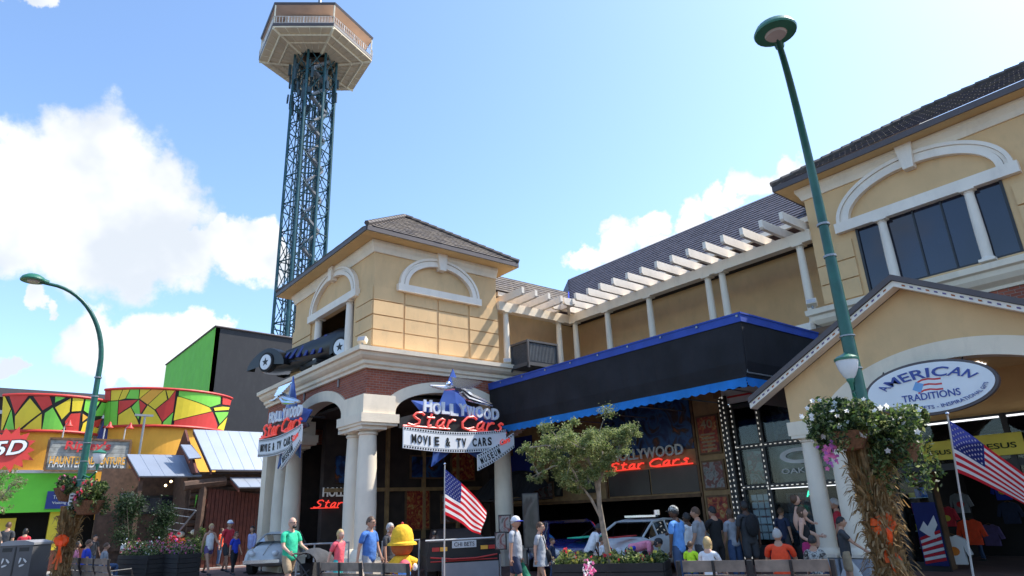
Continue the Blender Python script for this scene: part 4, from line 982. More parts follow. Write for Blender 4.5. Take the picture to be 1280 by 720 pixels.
# ================================================================== finned black car on the cornice
def finned_car():
    w2 = Vector((-20.46, 9.20, 7.26)); w1 = Vector((-23.85, 7.86, 7.27))
    t = thing('show_car', 'black finned show car with blue ribs hanging out of the tower opening over the cornice', 'car', (-20, 8.6, 6.62))
    ax = (w1-w2); WB = ax.length; ax.normalize(); up = Vector((0, 0, 1)); sd_ = ax.cross(up).normalized(); up = sd_.cross(ax).normalized()
    if sd_.y > 0: sd_ = -sd_
    # local frame: a forward from the rear wheel, b outward (towards the street side), c up from wheel centre
    def P(a, b, c): return w2+ax*a+sd_*b+up*c
    prof = [(-1.05, .95, .7, -.1, .7), (-.9, .75, .86, -.2, .8), (-.5, .55, .90, -.25, .86), (0, .35, .88, -.28, .86), (.5, .30, .90, -.30, .84), (1.0, .25, .80, -.30, .78), (1.6, .18, .74, -.30, .76), (2.2, .12, .62, -.30, .72), (2.8, .08, .50, -.28, .68), (3.4, .04, .36, -.26, .6), (3.9, .0, .28, -.25, .62), (4.35, .0, .12, -.22, .5), (4.6, .0, .0, -.18, .3)]
    V = []; F = []; n = 12
    for a, _, top, bot, hw in prof:
        for j in range(n):
            th = 2*math.pi*j/n; s = math.sin(th); c_ = math.cos(th); mid = (top+bot)/2; hh = (top-bot)/2
            V.append(P(a, -.82+hw*abs(c_)**.7*(1 if c_ >= 0 else -1), mid+hh*abs(s)**.8*(1 if s >= 0 else -1)))
    for i in range(len(prof)-1):
        for j in range(n): F.append((i*n+j, i*n+(j+1) % n, (i+1)*n+(j+1) % n, (i+1)*n+j))
    F += [tuple(range(n)), tuple((len(prof)-1)*n+j for j in range(n))]
    body = MB('black_paint').add(V, F).build('body', t, smooth=True)
    # wheel arches swept round each wheel, the front one drawn out to a pointed tip
    for s in (1, -1):
        for wa, tip in ((0., False), (WB, True)):
            V = []; F = []; m = 14
            for i in range(m+1):
                th = math.radians(-18+216*i/m); r_ = .55; 
                ex = 1.0
                if tip and th < 1.9: ex = 1+.85*max(0, (1.9-th)/1.9)**1.3
                if tip and th > 1.6: ex = 1+.7*max(0, (th-1.6)/1.9)
                if not tip and th > 1.5: ex = 1+.1*max(0, (th-1.5)/1.9)
                aa = wa+math.cos(th)*r_*ex; cc = math.sin(th)*r_*(1.0)-.02
                b0 = .06 if s > 0 else -1.70; b1 = -.30 if s > 0 else -1.34
                V += [P(aa, b0, cc), P(aa, b1, cc+.02), P(wa+math.cos(th)*.345, b0+.015*s, math.sin(th)*.345)]
            for i in range(m): F += [(3*i, 3*i+1, 3*i+4, 3*i+3), (3*i, 3*i+3, 3*i+5, 3*i+2)]
            MB('black_paint').add(V, F).build('wheel_arch', t, smooth=True)
    for s in (1, -1):
        for wa in (0, WB):
            bc = 0.0 if s > 0 else -1.64; q = MB('tyre'); c0 = P(wa, bc-.11, 0); c1 = P(wa, bc+.11, 0)
            q.tube([c0, c1], .36, 24); wh = q.build('wheel', t, smooth=True)
            if s > 0:
                MB('sign_white').tube([P(wa, .1, 0), P(wa, .135, 0)], .28, 24).build('hub_cover', wh, smooth=True)
                e = MB('sign_black')
                for k_ in range(5):
                    an = k_*2*math.pi/5+.3; d1_ = Vector((math.cos(an), math.sin(an))); d2_ = Vector((-d1_.y, d1_.x))
                    e.prism([P(wa+d1_.x*.02+d2_.x*.05, .137, d1_.y*.02+d2_.y*.05), P(wa+d1_.x*.16, .137, d1_.y*.16), P(wa+d1_.x*.02-d2_.x*.05, .137, d1_.y*.02-d2_.y*.05)], sd_*.008)
                e.tube([P(wa, .13, 0), P(wa, .15, 0)], .07, 12); e.build('hub_spokes', wh)
    MB('black_paint').prism([P(.55, -.16, -.1), P(3.05, -.16, -.1), P(3.05, -.26, .40), P(.55, -.28, .78)], sd_*-.3).build('side_panel', t)
    for i in range(6):
        a = 1.05+i*.36; rb = MB('navy_fin'); top = .66-.075*i
        rb.prism([P(a, -.10, .0), P(a+.13, -.10, .0), P(a-.02, -.24, top), P(a-.15, -.24, top)], sd_*.08); rb.build('side_rib', t)
    MB('black_paint').prism([P(-1.0, -.5, .75), P(-.2, -.5, .8), P(-.95, -.5, 1.1)], sd_*.05).build('fin', t)
    MB('black_paint').prism([P(-1.0, -1.2, .75), P(-.2, -1.2, .8), P(-.95, -1.2, 1.1)], sd_*.05).build('fin', t)
    MB('car_glass').ball(P(.2, -.82, .82), (.7, .40, .26), rot=Matrix((ax, sd_, up)).transposed()).build('canopy_glass', t, smooth=True)
    u_ = MB('black_metal'); u_.tube([P(2.4, -.5, -.3), P(.9, -.8, -.34), P(-.8, -.8, -.3)], .14, 8); u_.box(P(1.8, -.6, -.28), (1.6, .7, .14)); u_.build('underframe', t); return t
finned_car()

# ================================================================== observation tower
sn = thing('observation_tower', 'tall lattice observation tower with hexagonal cream deck and dark railing roof', 'tower', (-107.9, 40, 0))
TC = Vector((-107.9, 40.0, 0)); A0 = R(-6)
def hexp(r, z, a0=A0, n=6): return [TC+Vector((r*math.cos(a0+i*2*math.pi/n), r*math.sin(a0+i*2*math.pi/n), z)) for i in range(n)]
ns = 8; rs = 4.3; lv = [0+5.6*i for i in range(17)]
for i, p in enumerate(hexp(rs, 0, R(5), ns)): MB('teal_steel').tube([p, p+Vector((0, 0, 89))], .26, 6).build('leg', sn)
for j in range(len(lv)-1):
    z0, z1 = lv[j], lv[j+1]; a = hexp(rs, z0, R(5), ns); b = hexp(rs, z1, R(5), ns); m_ = MB('teal_steel')
    for i in range(ns):
        k_ = (i+1) % ns; m_.tube([b[i], b[k_]], .13, 5); m_.tube([a[i], b[k_]], .10, 4); m_.tube([a[k_], b[i]], .10, 4)
    m_.m('teal_dark')
    for i in range(0, ns, 2): m_.tube([b[i], TC+Vector((0, 0, z1))], .1, 4)
    m_.build('bracing', sn)
cw = MB('teal_dark')
for a in (0, 2.1, 4.2):
    c_ = TC+Vector((1.7*math.cos(a), 1.7*math.sin(a), 0))
    for dx, dy in ((-.8, -.8), (.8, -.8), (.8, .8), (-.8, .8)): cw.tube([c_+Vector((dx, dy, 0)), c_+Vector((dx, dy, 88))], .12, 4)
    for z in range(2, 88, 3):
        for (p, q) in (((-.8, -.8), (.8, -.8)), ((.8, -.8), (.8, .8)), ((.8, .8), (-.8, .8)), ((-.8, .8), (-.8, -.8))): cw.tube([c_+Vector((*p, z)), c_+Vector((*q, z))], .06, 4)
cw.build('lift_shafts', sn)
stc = MB('bin_top')
for i in range(28):
    z = 1+3.1*i; s = 1 if i % 2 else -1; p0 = TC+Vector((2.6, -1.6*s, z)); p1 = TC+Vector((2.6, 1.6*s, z+2.9)); stc.prism([p0, p1, p1+Vector((0, 0, .5)), p0+Vector((0, 0, .5))], (.9, 0, 0))
stc.build('stair', sn)
mt = MB('teal_dark')
for k_ in range(60):
    a = rng.uniform(0, 6.28); p = TC+Vector(((rs+rng.uniform(-.6, .5))*math.cos(a), (rs+rng.uniform(-.6, .5))*math.sin(a), rng.uniform(77.5, 87))); mt.box(p, (rng.uniform(.25, .6), rng.uniform(.25, .6), rng.uniform(.8, 3.4)), a)
mt.build('machinery', sn)['kind'] = 'stuff'
def hexring(mb, r0, z0, r1, z1, a0=A0):
    a = hexp(r0, z0, a0); b = hexp(r1, z1, a0)
    for i in range(6): mb.quad(a[i], a[(i+1) % 6], b[(i+1) % 6], b[i])
DZ = 89.2
mb = MB('deck_cream'); hexring(mb, 4.2, DZ-.8, 11.2, DZ); hexring(mb, 11.2, DZ, 11.2, DZ+.5); hexring(mb, 11.2, DZ+.5, 3, DZ+.5); mb.build('deck', sn)
mb = MB('deck_rib')
for i in range(6):
    a = hexp(4.0, DZ-1.0)[i]; b = hexp(11.1, DZ-.12)[i]; mb.tube([a, b], .28, 4)
    for f_ in (.45, .75):
        p = [hexp(4+7.1*f_, DZ-.95+.8*f_)[q % 6] for q in (i, i+1)]; mb.tube(p, .22, 4)
    for g_ in (.2, .4, .6, .8):
        p0, p1 = hexp(5.5, DZ-.8)[i], hexp(5.5, DZ-.8)[(i+1) % 6]; q0, q1 = hexp(11.1, DZ-.1)[i], hexp(11.1, DZ-.1)[(i+1) % 6]
        mb.tube([p0.lerp(p1, g_), q0.lerp(q1, g_)], .09, 4)
mb.build('deck_ribs', sn)
mb = MB('fascia'); hexring(mb, 11.28, DZ+.3, 11.28, DZ+.95); mb.build('edge_band', sn)
for i in range(6):
    mb = MB('white'); a = hexp(11.25, DZ+1.0)[i]; b = hexp(11.25, DZ+1.0)[(i+1) % 6]
    for dz in (0, 1.5): mb.tube([a+Vector((0, 0, dz)), b+Vector((0, 0, dz))], .08, 4)
    for q in range(21): p = a.lerp(b, q/20); mb.tube([p, p+Vector((0, 0, 1.5))], .045 if q % 5 else .09, 4)
    mb.build('railing', sn)
mb = MB('deck_pink'); hexring(mb, 7.0, DZ+.5, 8.2, DZ+5.0); mb.build('cabin_wall', sn)
mb = MB('deck_pink'); hexring(mb, 6, DZ+5.1, 11.1, DZ+5.3); mb.build('roof_soffit', sn)
mb = MB('fascia'); hexring(mb, 11.2, DZ+5.25, 11.4, DZ+5.7); hexring(mb, 11.4, DZ+5.7, 0.1, DZ+6.6); mb.build('roof', sn)
mb = MB('deck_rib')
for p, q in zip(hexp(11, DZ+.5), hexp(11, DZ+5.3)): mb.tube([p, q], .15, 5)
mb.build('roof_posts', sn)
MB('steel').tube([TC+Vector((0, 0, DZ+6)), TC+Vector((0, 0, DZ+19))], [.45, .3], 8).build('mast', sn)

# ================================================================== buildings at the left
bb_ = thing('box_building', 'tall windowless box building with one lime green side and one black side', 'building', (-49, 14, 0))
c_ = on_x(270, 408, -45); e_ = on_x(372, 430, -45); zt = c_[2]; cy = c_[1]
wl_ = MB('wall_black'); wl_.prism([(-45, cy, 0), (-45, cy+14, 0), (-45, cy+14, zt-.35), (-45, cy, zt)], (-.3, 0, 0)); wl_.build('wall', bb_)
ge = on_y(208, 456, cy); 
wl_ = MB('box_green'); wl_.prism([(-45.0, cy-.01, 0), (-45, cy-.01, zt), (ge[0], cy-.01, ge[2]), (ge[0], cy-.01, 0)], (0, .3, 0)); wl_.build('wall', bb_)
MB('wall_black').prism([(-45.02, cy+.02, zt-.02), (-45.02, cy+14, zt-.4), (ge[0], cy+14, ge[2]-.4), (ge[0], cy+.3, ge[2]-.02)], (0, 0, -.1)).build('roof', bb_)
tr = MB('fascia'); tr.tube([(-44.95, cy-.05, zt), (-44.95, cy+14, zt-.36)], .07, 4); tr.tube([(-45, cy-.05, zt), (ge[0], cy-.05, ge[2])], .07, 4); tr.build('coping', bb_)
rp = thing('attraction_building', 'orange and lime haunted attraction building with two flared multicoloured parapets', 'building', (-42, 4, 0))
def clip_u(poly, u, keep_gt):
    out_ = []
    for i in range(len(poly)):
        a, b = poly[i], poly[(i+1) % len(poly)]; ia = (a[0] >= u) == keep_gt or a[0] == u; ib = (b[0] >= u) == keep_gt or b[0] == u
        if ia: out_.append(a)
        if ia != ib: t_ = (u-a[0])/(b[0]-a[0]); out_.append((u, a[1]+(b[1]-a[1])*t_))
    return out_
def shrink(poly, d):
    cx = sum(p[0] for p in poly)/len(poly); cz = sum(p[1] for p in poly)/len(poly); o_ = []
    for x, z in poly:
        v = Vector((x-cx, z-cz)); L_ = v.length; o_.append((cx+v.x*(1-d/max(L_, .01)), cz+v.y*(1-d/max(L_, .01))))
    return o_
def drum(ya, yb, z0, z1, bulge, flare, polys, zb, lim=(0, 1), curl=0):
    """curved parapet; polys in 0..1 across and up"""
    yc = (ya+yb)/2; hw = (yb-ya)/2; rad = (hw*hw+bulge*bulge)/(2*bulge); am = math.asin(hw/rad)
    def S(u, v, off=0):
        th = -am+2*am*u; r_ = rad+flare*v+off
        return (-40-bulge*0+bulge-rad+r_*math.cos(th), yc+r_*math.sin(th), z0+(z1-z0)*v)
    n = 36; base = MB('sign_black'); V = []; F = []
    for i in range(n+1):
        for v, o_ in ((0, 0), (1, 0), (1, -.3), (0, -.3)): V.append(S(i/n, v, o_))
    for i in range(n):
        for j in range(4): F.append((4*i+j, 4*i+(j+1) % 4, 4*i+4+(j+1) % 4, 4*i+4+j))
    F += [(0, 3, 2, 1), (4*n, 4*n+1, 4*n+2, 4*n+3)]
    pp = base.add(V, F).build('parapet', rp)
    for mm, poly in polys:
        poly = shrink(poly, .012); u0 = min(p[0] for p in poly); u1 = max(p[0] for p in poly); q = MB(mm); nn = max(1, int((u1-u0)*24))
        for i in range(nn):
            a = u0+(u1-u0)*i/nn; b = u0+(u1-u0)*(i+1)/nn; c2 = clip_u(clip_u(poly, a, True), b, False)
            if len(c2) >= 3: q.add([S(x, z, .035) for x, z in c2], [tuple(range(len(c2)))])
        q.build('panel', pp)
    tm = MB('trim_red')
    for v in (0, 1): tm.tube([S(i/n, v, .03) for i in range(n+1)], .07, 5)
    tm.build('trim', pp)
    w__ = MB('wall_orange'); V = []; F = []
    for i in range(n+1): V += [S(i/n, 0, -.25)[:2]+(zb,), S(i/n, 0, -.15)[:2]+(z0,)]
    for i in range(n): F.append((2*i, 2*i+2, 2*i+3, 2*i+1))
    w__.add(V, F).build('wall', rp); return S
Y_, G_, D_, O_ = 'p_yellow', 'p_green', 'p_red', 'p_orange'
P1 = [(Y_, [(0, .0), (0, 1), (.02, .97), (.10, .62), (.02, .05)]), (G_, [(.03, .02), (.10, .6), (.15, .02)]), (D_, [(.06, 1), (.14, .45), (.25, .97)]), (Y_, [(.13, .4), (.26, .9), (.38, .52), (.20, .04), (.15, .04)]),
      (Y_, [(.22, .03), (.38, .48), (.40, .03)]), (D_, [(.28, .95), (.42, .98), (.46, .72), (.38, .55)]), (G_, [(.40, .03), (.40, .5), (.46, .66), (.60, .08), (.58, .03)]), (G_, [(.46, .98), (.47, .78), (.56, .95)]),
      (Y_, [(.47, .66), (.60, .95), (.62, .55), (.56, .32)]), (Y_, [(.61, .97), (.72, .97), (.72, .60), (.63, .56)]), (D_, [(.58, .28), (.63, .52), (.72, .56), (.75, .02), (.62, .02)]),
      (G_, [(.73, .97), (.90, .97), (.84, .50), (.74, .62)]), (O_, [(.74, .55), (.82, .46), (.76, .3)]), (Y_, [(.77, .28), (.84, .44), (.86, .02), (.77, .02)]), (D_, [(.86, .35), (1, .50), (1, .25), (.87, .02)]), (G_, [(.86, .5), (.92, .95), (1, .95), (1, .55)]), (Y_, [(.9, .22), (1, .2), (1, .02), (.88, .02)])]
P2 = [(D_, [(0, 1), (.05, 1), (.05, .68), (0, .68)]), (Y_, [(.05, 1), (.14, 1), (.11, .68), (.05, .68)]), (Y_, [(.14, 1), (.19, 1), (.16, .72), (.11, .68)]), (G_, [(.19, 1), (.25, 1), (.25, .70), (.16, .72)]),
      (Y_, [(.25, 1), (.33, 1), (.25, .70)]), (O_, [(.25, .70), (.33, 1), (.41, 1), (.31, .55)]), (Y_, [(.31, .55), (.41, 1), (.44, .72), (.36, .42)]), (D_, [(.36, .42), (.44, .72), (.48, 1), (.485, .38), (.42, .1)]), (Y_, [(.41, 1), (.48, 1), (.44, .72)]),
      (G_, [(0, .02), (0, .68), (.05, .68), (.05, .02)]), (G_, [(.05, .02), (.05, .68), (.11, .68), (.11, .02)]), (D_, [(.11, .30), (.11, .68), (.25, .70), (.20, .5)]), (Y_, [(.11, .02), (.11, .30), (.20, .5), (.26, .15), (.27, .02)]),
      (G_, [(.20, .5), (.25, .7), (.27, .3), (.26, .15)]), (D_, [(.25, .7), (.31, .55), (.27, .3)]), (Y_, [(.27, .02), (.27, .3), (.31, .55), (.36, .42), (.42, .1), (.42, .02)]), (G_, [(.42, .02), (.42, .1), (.485, .38), (.485, .02)]), (G_, [(.49, 1), (.84, 1), (.86, .75), (.76, .60), (.49, .82)]), (Y_, [(.49, .82), (.76, .60), (.79, .50), (.49, .14)]), (D_, [(.49, .14), (.79, .50), (.89, .14), (.89, .02), (.49, .02)]),
      (D_, [(.85, .97), (1, .96), (1, .78), (.87, .74)]), (Y_, [(.78, .6), (.88, .70), (1, .74), (1, .65), (.8, .52)]), (G_, [(.80, .49), (1, .60), (1, .5), (.90, .18)]), (Y_, [(.89, .12), (1, .45), (1, .02), (.88, .04)])]
S1 = drum(.85, 4.75, 6.35, 8.05, .9, .28, P1, 4.35)
S2 = drum(5.05, 10.95, 6.75, 8.65, 1.5, .30, P2, 2.2)
# star burst with the number, flat on the drum
bs_ = thing('burst_sign', 'red star burst sign reading 5D on the orange drum wall', 'sign', (-38.9, .7, 5.4)); B0 = on_x(10, 562, -38.85)
def star(c, r0, r1, n, m_, X, th, par, nm):
    P = []
    for i in range(2*n):
        r_ = (r0 if i % 2 else r1)*(1 if i % 2 else random.uniform(.85, 1.12)); a = math.pi*i/n; P.append((X, c[1]+r_*math.cos(a), c[2]+r_*.92*math.sin(a)))
    return MB(m_).prism(P, (th, 0, 0)).build(nm, par)
star(B0, .78, 1.12, 14, 'p_red', -38.86, .05, bs_, 'board')
text('lettering', '5D', bs_, 'sign_black', (-38.80, B0[1]-.62, B0[2]-.36), (0, 1, .12), (0, 0, 1), 1.3, .72, .04, .2, .05); text('lettering', '5D', bs_, 'sign_white', (-38.75, B0[1]-.58, B0[2]-.34), (0, 1, .12), (0, 0, 1), 1.2, .66, .04, .2, .02)
fw = MB('wall_green'); fw.bx(-39.6, -39.2, -6, 4.9, 2.62, 4.38); fw.build('fascia_board', rp)
fw = MB('wall_orange'); fw.bx(-39.55, -39.25, 4.92, 6.3, 2.6, 4.5); fw.bx(-39.55, -39.3, 5.95, 6.25, GZ, 2.6); fw.build('wall', rp)
MB('offwhite').bx(-39.7, -39.1, -6, 4.9, 4.38, 4.52).build('ledge', rp)
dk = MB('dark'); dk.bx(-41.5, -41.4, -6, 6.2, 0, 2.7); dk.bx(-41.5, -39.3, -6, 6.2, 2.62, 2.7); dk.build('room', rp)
MB('p_yellow').bx(-40.2, -40.1, 1.2, 2.1, 0.5, 2.4).build('panel', rp); MB('p_yellow').bx(-39.8, -39.5, -1.2, -.2, 0, 2.62).build('pier', rp); MB('p_yellow').bx(-39.8, -39.5, 3.35, 4.15, 0, 2.62).build('pier', rp)
ctr = MB('log_red'); ctr.bx(-39.4, -38.9, -.5, 5.9, 0, .9); ctr.build('counter', rp)
MB('dark_wall').bx(-47, -46, -20, 6, 0, 9.2).build('wall', rp); MB('fascia').bx(-45.9, -45.7, -20, 6, 8.9, 9.4).build('fascia_board', rp); MB('steel').bx(-45.95, -45.9, -20, 6, 8.0, 8.2).build('trim', rp); MB('dark_wall').bx(-47, -40.6, 5.9, 30, 0, 6.3).build('wall', rp)
nv = MB('sign_navy'); nv.prism([(-40.2, 4.75, 5.9), (-40.2, 6.1, 5.6), (-40.2, 6.3, 6.7), (-40.2, 5.7, 7.5), (-40.2, 5.0, 7.2)], (.2, 0, 0)); nv.m('sign_black')
for i in range(9): a = math.pi*(.5+i/9); nv.prism([(-39.9, 6.9+.3*math.cos(a), 6.3+.6*math.sin(a)), (-39.9, 6.9+.3*math.cos(a+.35), 6.3+.6*math.sin(a+.35)), (-39.9, 6.9+.85*math.cos(a+.17), 6.3+1.0*math.sin(a+.17))], (.1, 0, 0))
nv.build('ornament', rp)
si = on_x(55, 626, -39.15); s2 = MB('sign_navy').bx(-39.19, -39.1, 3.05, 4.75, 2.75, 3.55); s2 = s2.build('notice', rp); 
for i, tx in enumerate(('Thank You For', "Visiting Ripley's")): text('lettering', tx, s2, 'offwhite', (-39.08, 3.3, 3.2-.27*i), (0, 1, 0), (0, 0, 1), 1.2, .15, .01, 0, .01)
# weathered sign board with drip letters, lamps on arms
hs = thing('attraction_sign', 'weathered wooden sign board reading Ripleys Haunted Adventure with small lamps on top', 'sign', (-38.7, 4.4, 4.45))
for i in range(7): MB('weather_board').bx(-38.75+random.uniform(-.01, .02), -38.62, 2.75, 6.12, 4.5+i*.205, 4.695+i*.205).build('plank', hs)
fb_ = MB('wood_brown'); fb_.bx(-38.62, -38.56, 2.7, 6.18, 5.9, 6.0); fb_.bx(-38.62, -38.56, 2.7, 6.18, 4.42, 4.5); fb_.bx(-38.62, -38.56, 2.66, 2.76, 4.5, 5.9); fb_.bx(-38.62, -38.56, 6.1, 6.2, 4.5, 5.9); fb_.build('frame', hs)
text('lettering', "Ripley's", hs, 'letter_red', (-38.55, 3.35, 5.32), (0, 1, 0), (0, 0, 1), 1.9, .55, .05, .1, .025)
for nm_, dz_, c2 in (('lettering', 0, 'sign_white'), ('lettering', .16, 'neon_red')):
    text(nm_, 'HAUNTED ADVENTURE', hs, 'offwhite' if dz_ == 0 else 'p_orange', (-38.56+dz_*.1, 2.85, 4.60+dz_), (0, 1, 0), (0, 0, 1), 3.15, .52-dz_, .03, 0, .012)
for y in (3.2, 4.9, 5.8):
    pl = MB('offwhite'); pl.tube([(-38.6, y, 5.95), (-38.5, y, 6.5), (-38.2, y+.15, 6.75)], .03, 6); a_ = pl.build('lamp_arm', hs)
    MB('trim_red').lathe([(.03, .3), (.07, .2), (.10, .1), (.2, 0), (.02, .0)], (-38.2, y+.15, 6.5), 12).build('lamp_shade', a_, smooth=True)

# --- log cabins
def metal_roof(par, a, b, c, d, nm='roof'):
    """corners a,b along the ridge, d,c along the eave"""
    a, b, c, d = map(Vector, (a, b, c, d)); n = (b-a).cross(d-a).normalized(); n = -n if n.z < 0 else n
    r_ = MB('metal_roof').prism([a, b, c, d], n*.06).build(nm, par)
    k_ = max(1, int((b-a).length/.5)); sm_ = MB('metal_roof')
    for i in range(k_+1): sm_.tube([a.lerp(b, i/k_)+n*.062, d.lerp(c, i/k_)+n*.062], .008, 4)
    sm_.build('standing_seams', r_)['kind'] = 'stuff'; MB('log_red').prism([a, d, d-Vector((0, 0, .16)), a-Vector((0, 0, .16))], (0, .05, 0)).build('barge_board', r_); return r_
cb = thing('log_shop', 'dark log shop with large silver metal roof beside the museum porch', 'building', (-34, 10, 0))
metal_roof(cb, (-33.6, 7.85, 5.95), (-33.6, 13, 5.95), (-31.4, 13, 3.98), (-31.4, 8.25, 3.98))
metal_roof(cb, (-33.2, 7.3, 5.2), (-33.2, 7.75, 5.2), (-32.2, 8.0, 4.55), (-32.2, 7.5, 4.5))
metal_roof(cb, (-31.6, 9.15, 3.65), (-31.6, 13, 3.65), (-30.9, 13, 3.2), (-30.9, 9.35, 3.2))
for i in range(14): MB('log_red').bx(-31.95, -31.8+random.uniform(0, .02), 8.35+i*.16, 8.49+i*.16, 0, 3.25-.02*i).build('plank', cb)
lw = MB('log_brown')
for i in range(14): lw.tube([(-32.4, 7.75, .15+i*.28), (-32.4, 14, .15+i*.28)], .15, 8)
lw.build('wall', cb); MB('log_brown').bx(-38, -32.5, 7.6, 14, 0, 4).build('wall', cb)
gb = MB('log_red'); gb.prism([(-31.6, 7.7, 3.9), (-34.6, 7.7, 6.1), (-37, 7.7, 3.9)], (0, .1, 0)); gb.build('gable_wall', cb)
lg_ = MB('log_brown'); lg_.tube([(-31.7, 7.3, 3.35), (-31.7, 9.0, 3.55)], .2, 8); lg_.tube([(-31.7, 8.05, .1), (-31.7, 8.1, 3.4)], .16, 8); lg_.build('post', cb, smooth=True)
fn = MB('black_metal')
for i in range(10): fn.bx(-30.6, -30.57, 10.1+i*.16, 10.13+i*.16, GZ, 1.9)
fn.build('railing', cb)
c2_ = thing('log_stall', 'low dark stall with a lit silver metal roof left of the log shop', 'building', (-34, 6.8, 0))
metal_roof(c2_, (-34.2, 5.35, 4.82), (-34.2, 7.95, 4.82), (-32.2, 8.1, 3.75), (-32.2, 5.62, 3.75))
dk = MB('log_brown'); dk.bx(-35.0, -34.9, 4.6, 8.0, 0, 4.3); dk.bx(-34.9, -34.8, 4.8, 8, .8, 1.1); 
for y in (5.75, 7.9): dk.bx(-32.5, -32.35, y-.07, y+.07, 0, 3.75)
dk.build('wall', c2_); wn_ = MB('black_metal').bx(-34.85, -34.78, 6.1, 7.7, 2.3, 3.1).build('window_frame', c2_); MB('window_dark').bx(-34.78, -34.76, 6.2, 7.6, 2.4, 3.0).build('window_pane', wn_)
for y, z in ((6.85, 3.45), (7.05, 3.62)): MB('warm_bulb').ball((-33, y, z), .055, 8, 6).build('bulb', c2_)
MB('wood_brown').bx(-33.3, -33.2, 5.15, 5.75, 2.3, 3.2).build('notice', c2_)
MB('poster_grey').bx(-33.19, -33.18, 5.2, 5.7, 2.35, 3.15).build('notice', c2_)
for i in range(5): MB(('p_green', 'p_yellow', 'offwhite', 'p_red', 'p_green')[i]).prism([(-32.2, 7.95+.13*i, 3.0-.06*i), (-32.2, 8.03+.13*i, 3.0-.06*i), (-32.2, 7.95+.13*i, 2.45-.06*i)], (.01, 0, 0)).build('pennant', c2_)
wp = MB('log_brown'); 
mp_ = thing('utility_mast', 'thin grey mast with a crossbar standing behind the low stall roof', 'mast', (-36, 6.9, 0)); q = on_x(180, 520, -36); MB('steel').tube([(-36, q[1], 3), (-36, q[1]+.05, q[2])], .05, 6).build('pole', mp_); MB('steel').bx(-36.05, -35.95, q[1]-.4, q[1]+.4, q[2]-.02, q[2]+.08).build('crossbar', mp_)
# ================================================================== street furniture
def leafmesh(mb, pts, sizes, mats, up=.3):
    for p, s in zip(pts, sizes):
        mb.m(random.choice(mats)); a = random.uniform(0, 6.283); n = Vector((rng.normal(), rng.normal(), rng.normal()+up)).normalized()
        t = n.orthogonal().normalized(); t = Matrix.Rotation(a, 3, n) @ t; b = n.cross(t); p = Vector(p)
        mb.add([p-t*s, p+b*s*.42, p+t*s, p-b*s*.42], [(0, 1, 2), (0, 2, 3)])
def petals(mb, p, s):
    p = Vector(p); d = Vector((rng.normal()*.5-p.x*.02, -1, rng.normal()*.5)).normalized(); t = d.orthogonal().normalized(); b = d.cross(t)
    V = [p]; 
    for i in range(10): a = math.pi*i/5; r_ = s*(1 if i % 2 == 0 else .62); V.append(p+t*r_*math.cos(a)+b*r_*math.sin(a)+d*s*.15*(i % 2 == 0))
    mb.add(V, [(0, 1+i, 1+(i+1) % 10) for i in range(10)])
def basket(c, r, label, cols, drop, nleaf, nfl, size=1.):
    c = Vector(c); t = thing('flower_basket', label, 'flower basket', tuple(c), 'hanging flower baskets')
    MB('basket').lathe([(.05, -.26*size), (.16*size, -.24*size), (.24*size, -.10*size), (.28*size, 0), (.2*size, .01)], tuple(c), 16).build('pot', t, smooth=True)
    lf = MB('leaf'); pts = []; sz = []
    lob = [(Vector((rng.normal(0, .45*r), rng.normal(0, .35*r), rng.uniform(-.2, .75)*r)), rng.uniform(.35, .6)*r) for _ in range(11)]
    for _ in range(nleaf):
        o_, rr = lob[rng.integers(len(lob))]; d = Vector(rng.normal(size=3)).normalized()*rr*(.5+.5*rng.random()); pts.append(c+o_+d); sz.append(rng.uniform(.026, .05)*size)
    for k in range(12):
        a = rng.uniform(0, 6.28); L_ = rng.uniform(.3, 1)*drop
        for i in range(int(nleaf/60)):
            f_ = i/(nleaf/60); pts.append(c+Vector((math.cos(a)*r*(.75+.2*f_)+rng.normal(0, .04), math.sin(a)*r*(.75+.2*f_)+rng.normal(0, .04), .1-L_*f_))); sz.append(rng.uniform(.025, .045)*size)
    leafmesh(lf, pts, sz, ['leaf', 'leaf_dark', 'leaf_dark', 'leaf', 'leaf_light']); q = lf.build('foliage', t); q['kind'] = 'stuff'
    fl = MB(cols[0])
    for _ in range(nfl):
        fl.m(random.choice(cols)); o_, rr = lob[rng.integers(len(lob))]; d = Vector((rng.normal(), -abs(rng.normal())-.2, rng.normal())).normalized()*rr*1.02; petals(fl, c+o_+d, rng.uniform(.032, .05)*size)
    fl.build('flowers', t)['kind'] = 'stuff'
    MB('black_metal').tube([c+Vector((0, 0, .9*r)), c], .012, 5).build('hook', t); return t
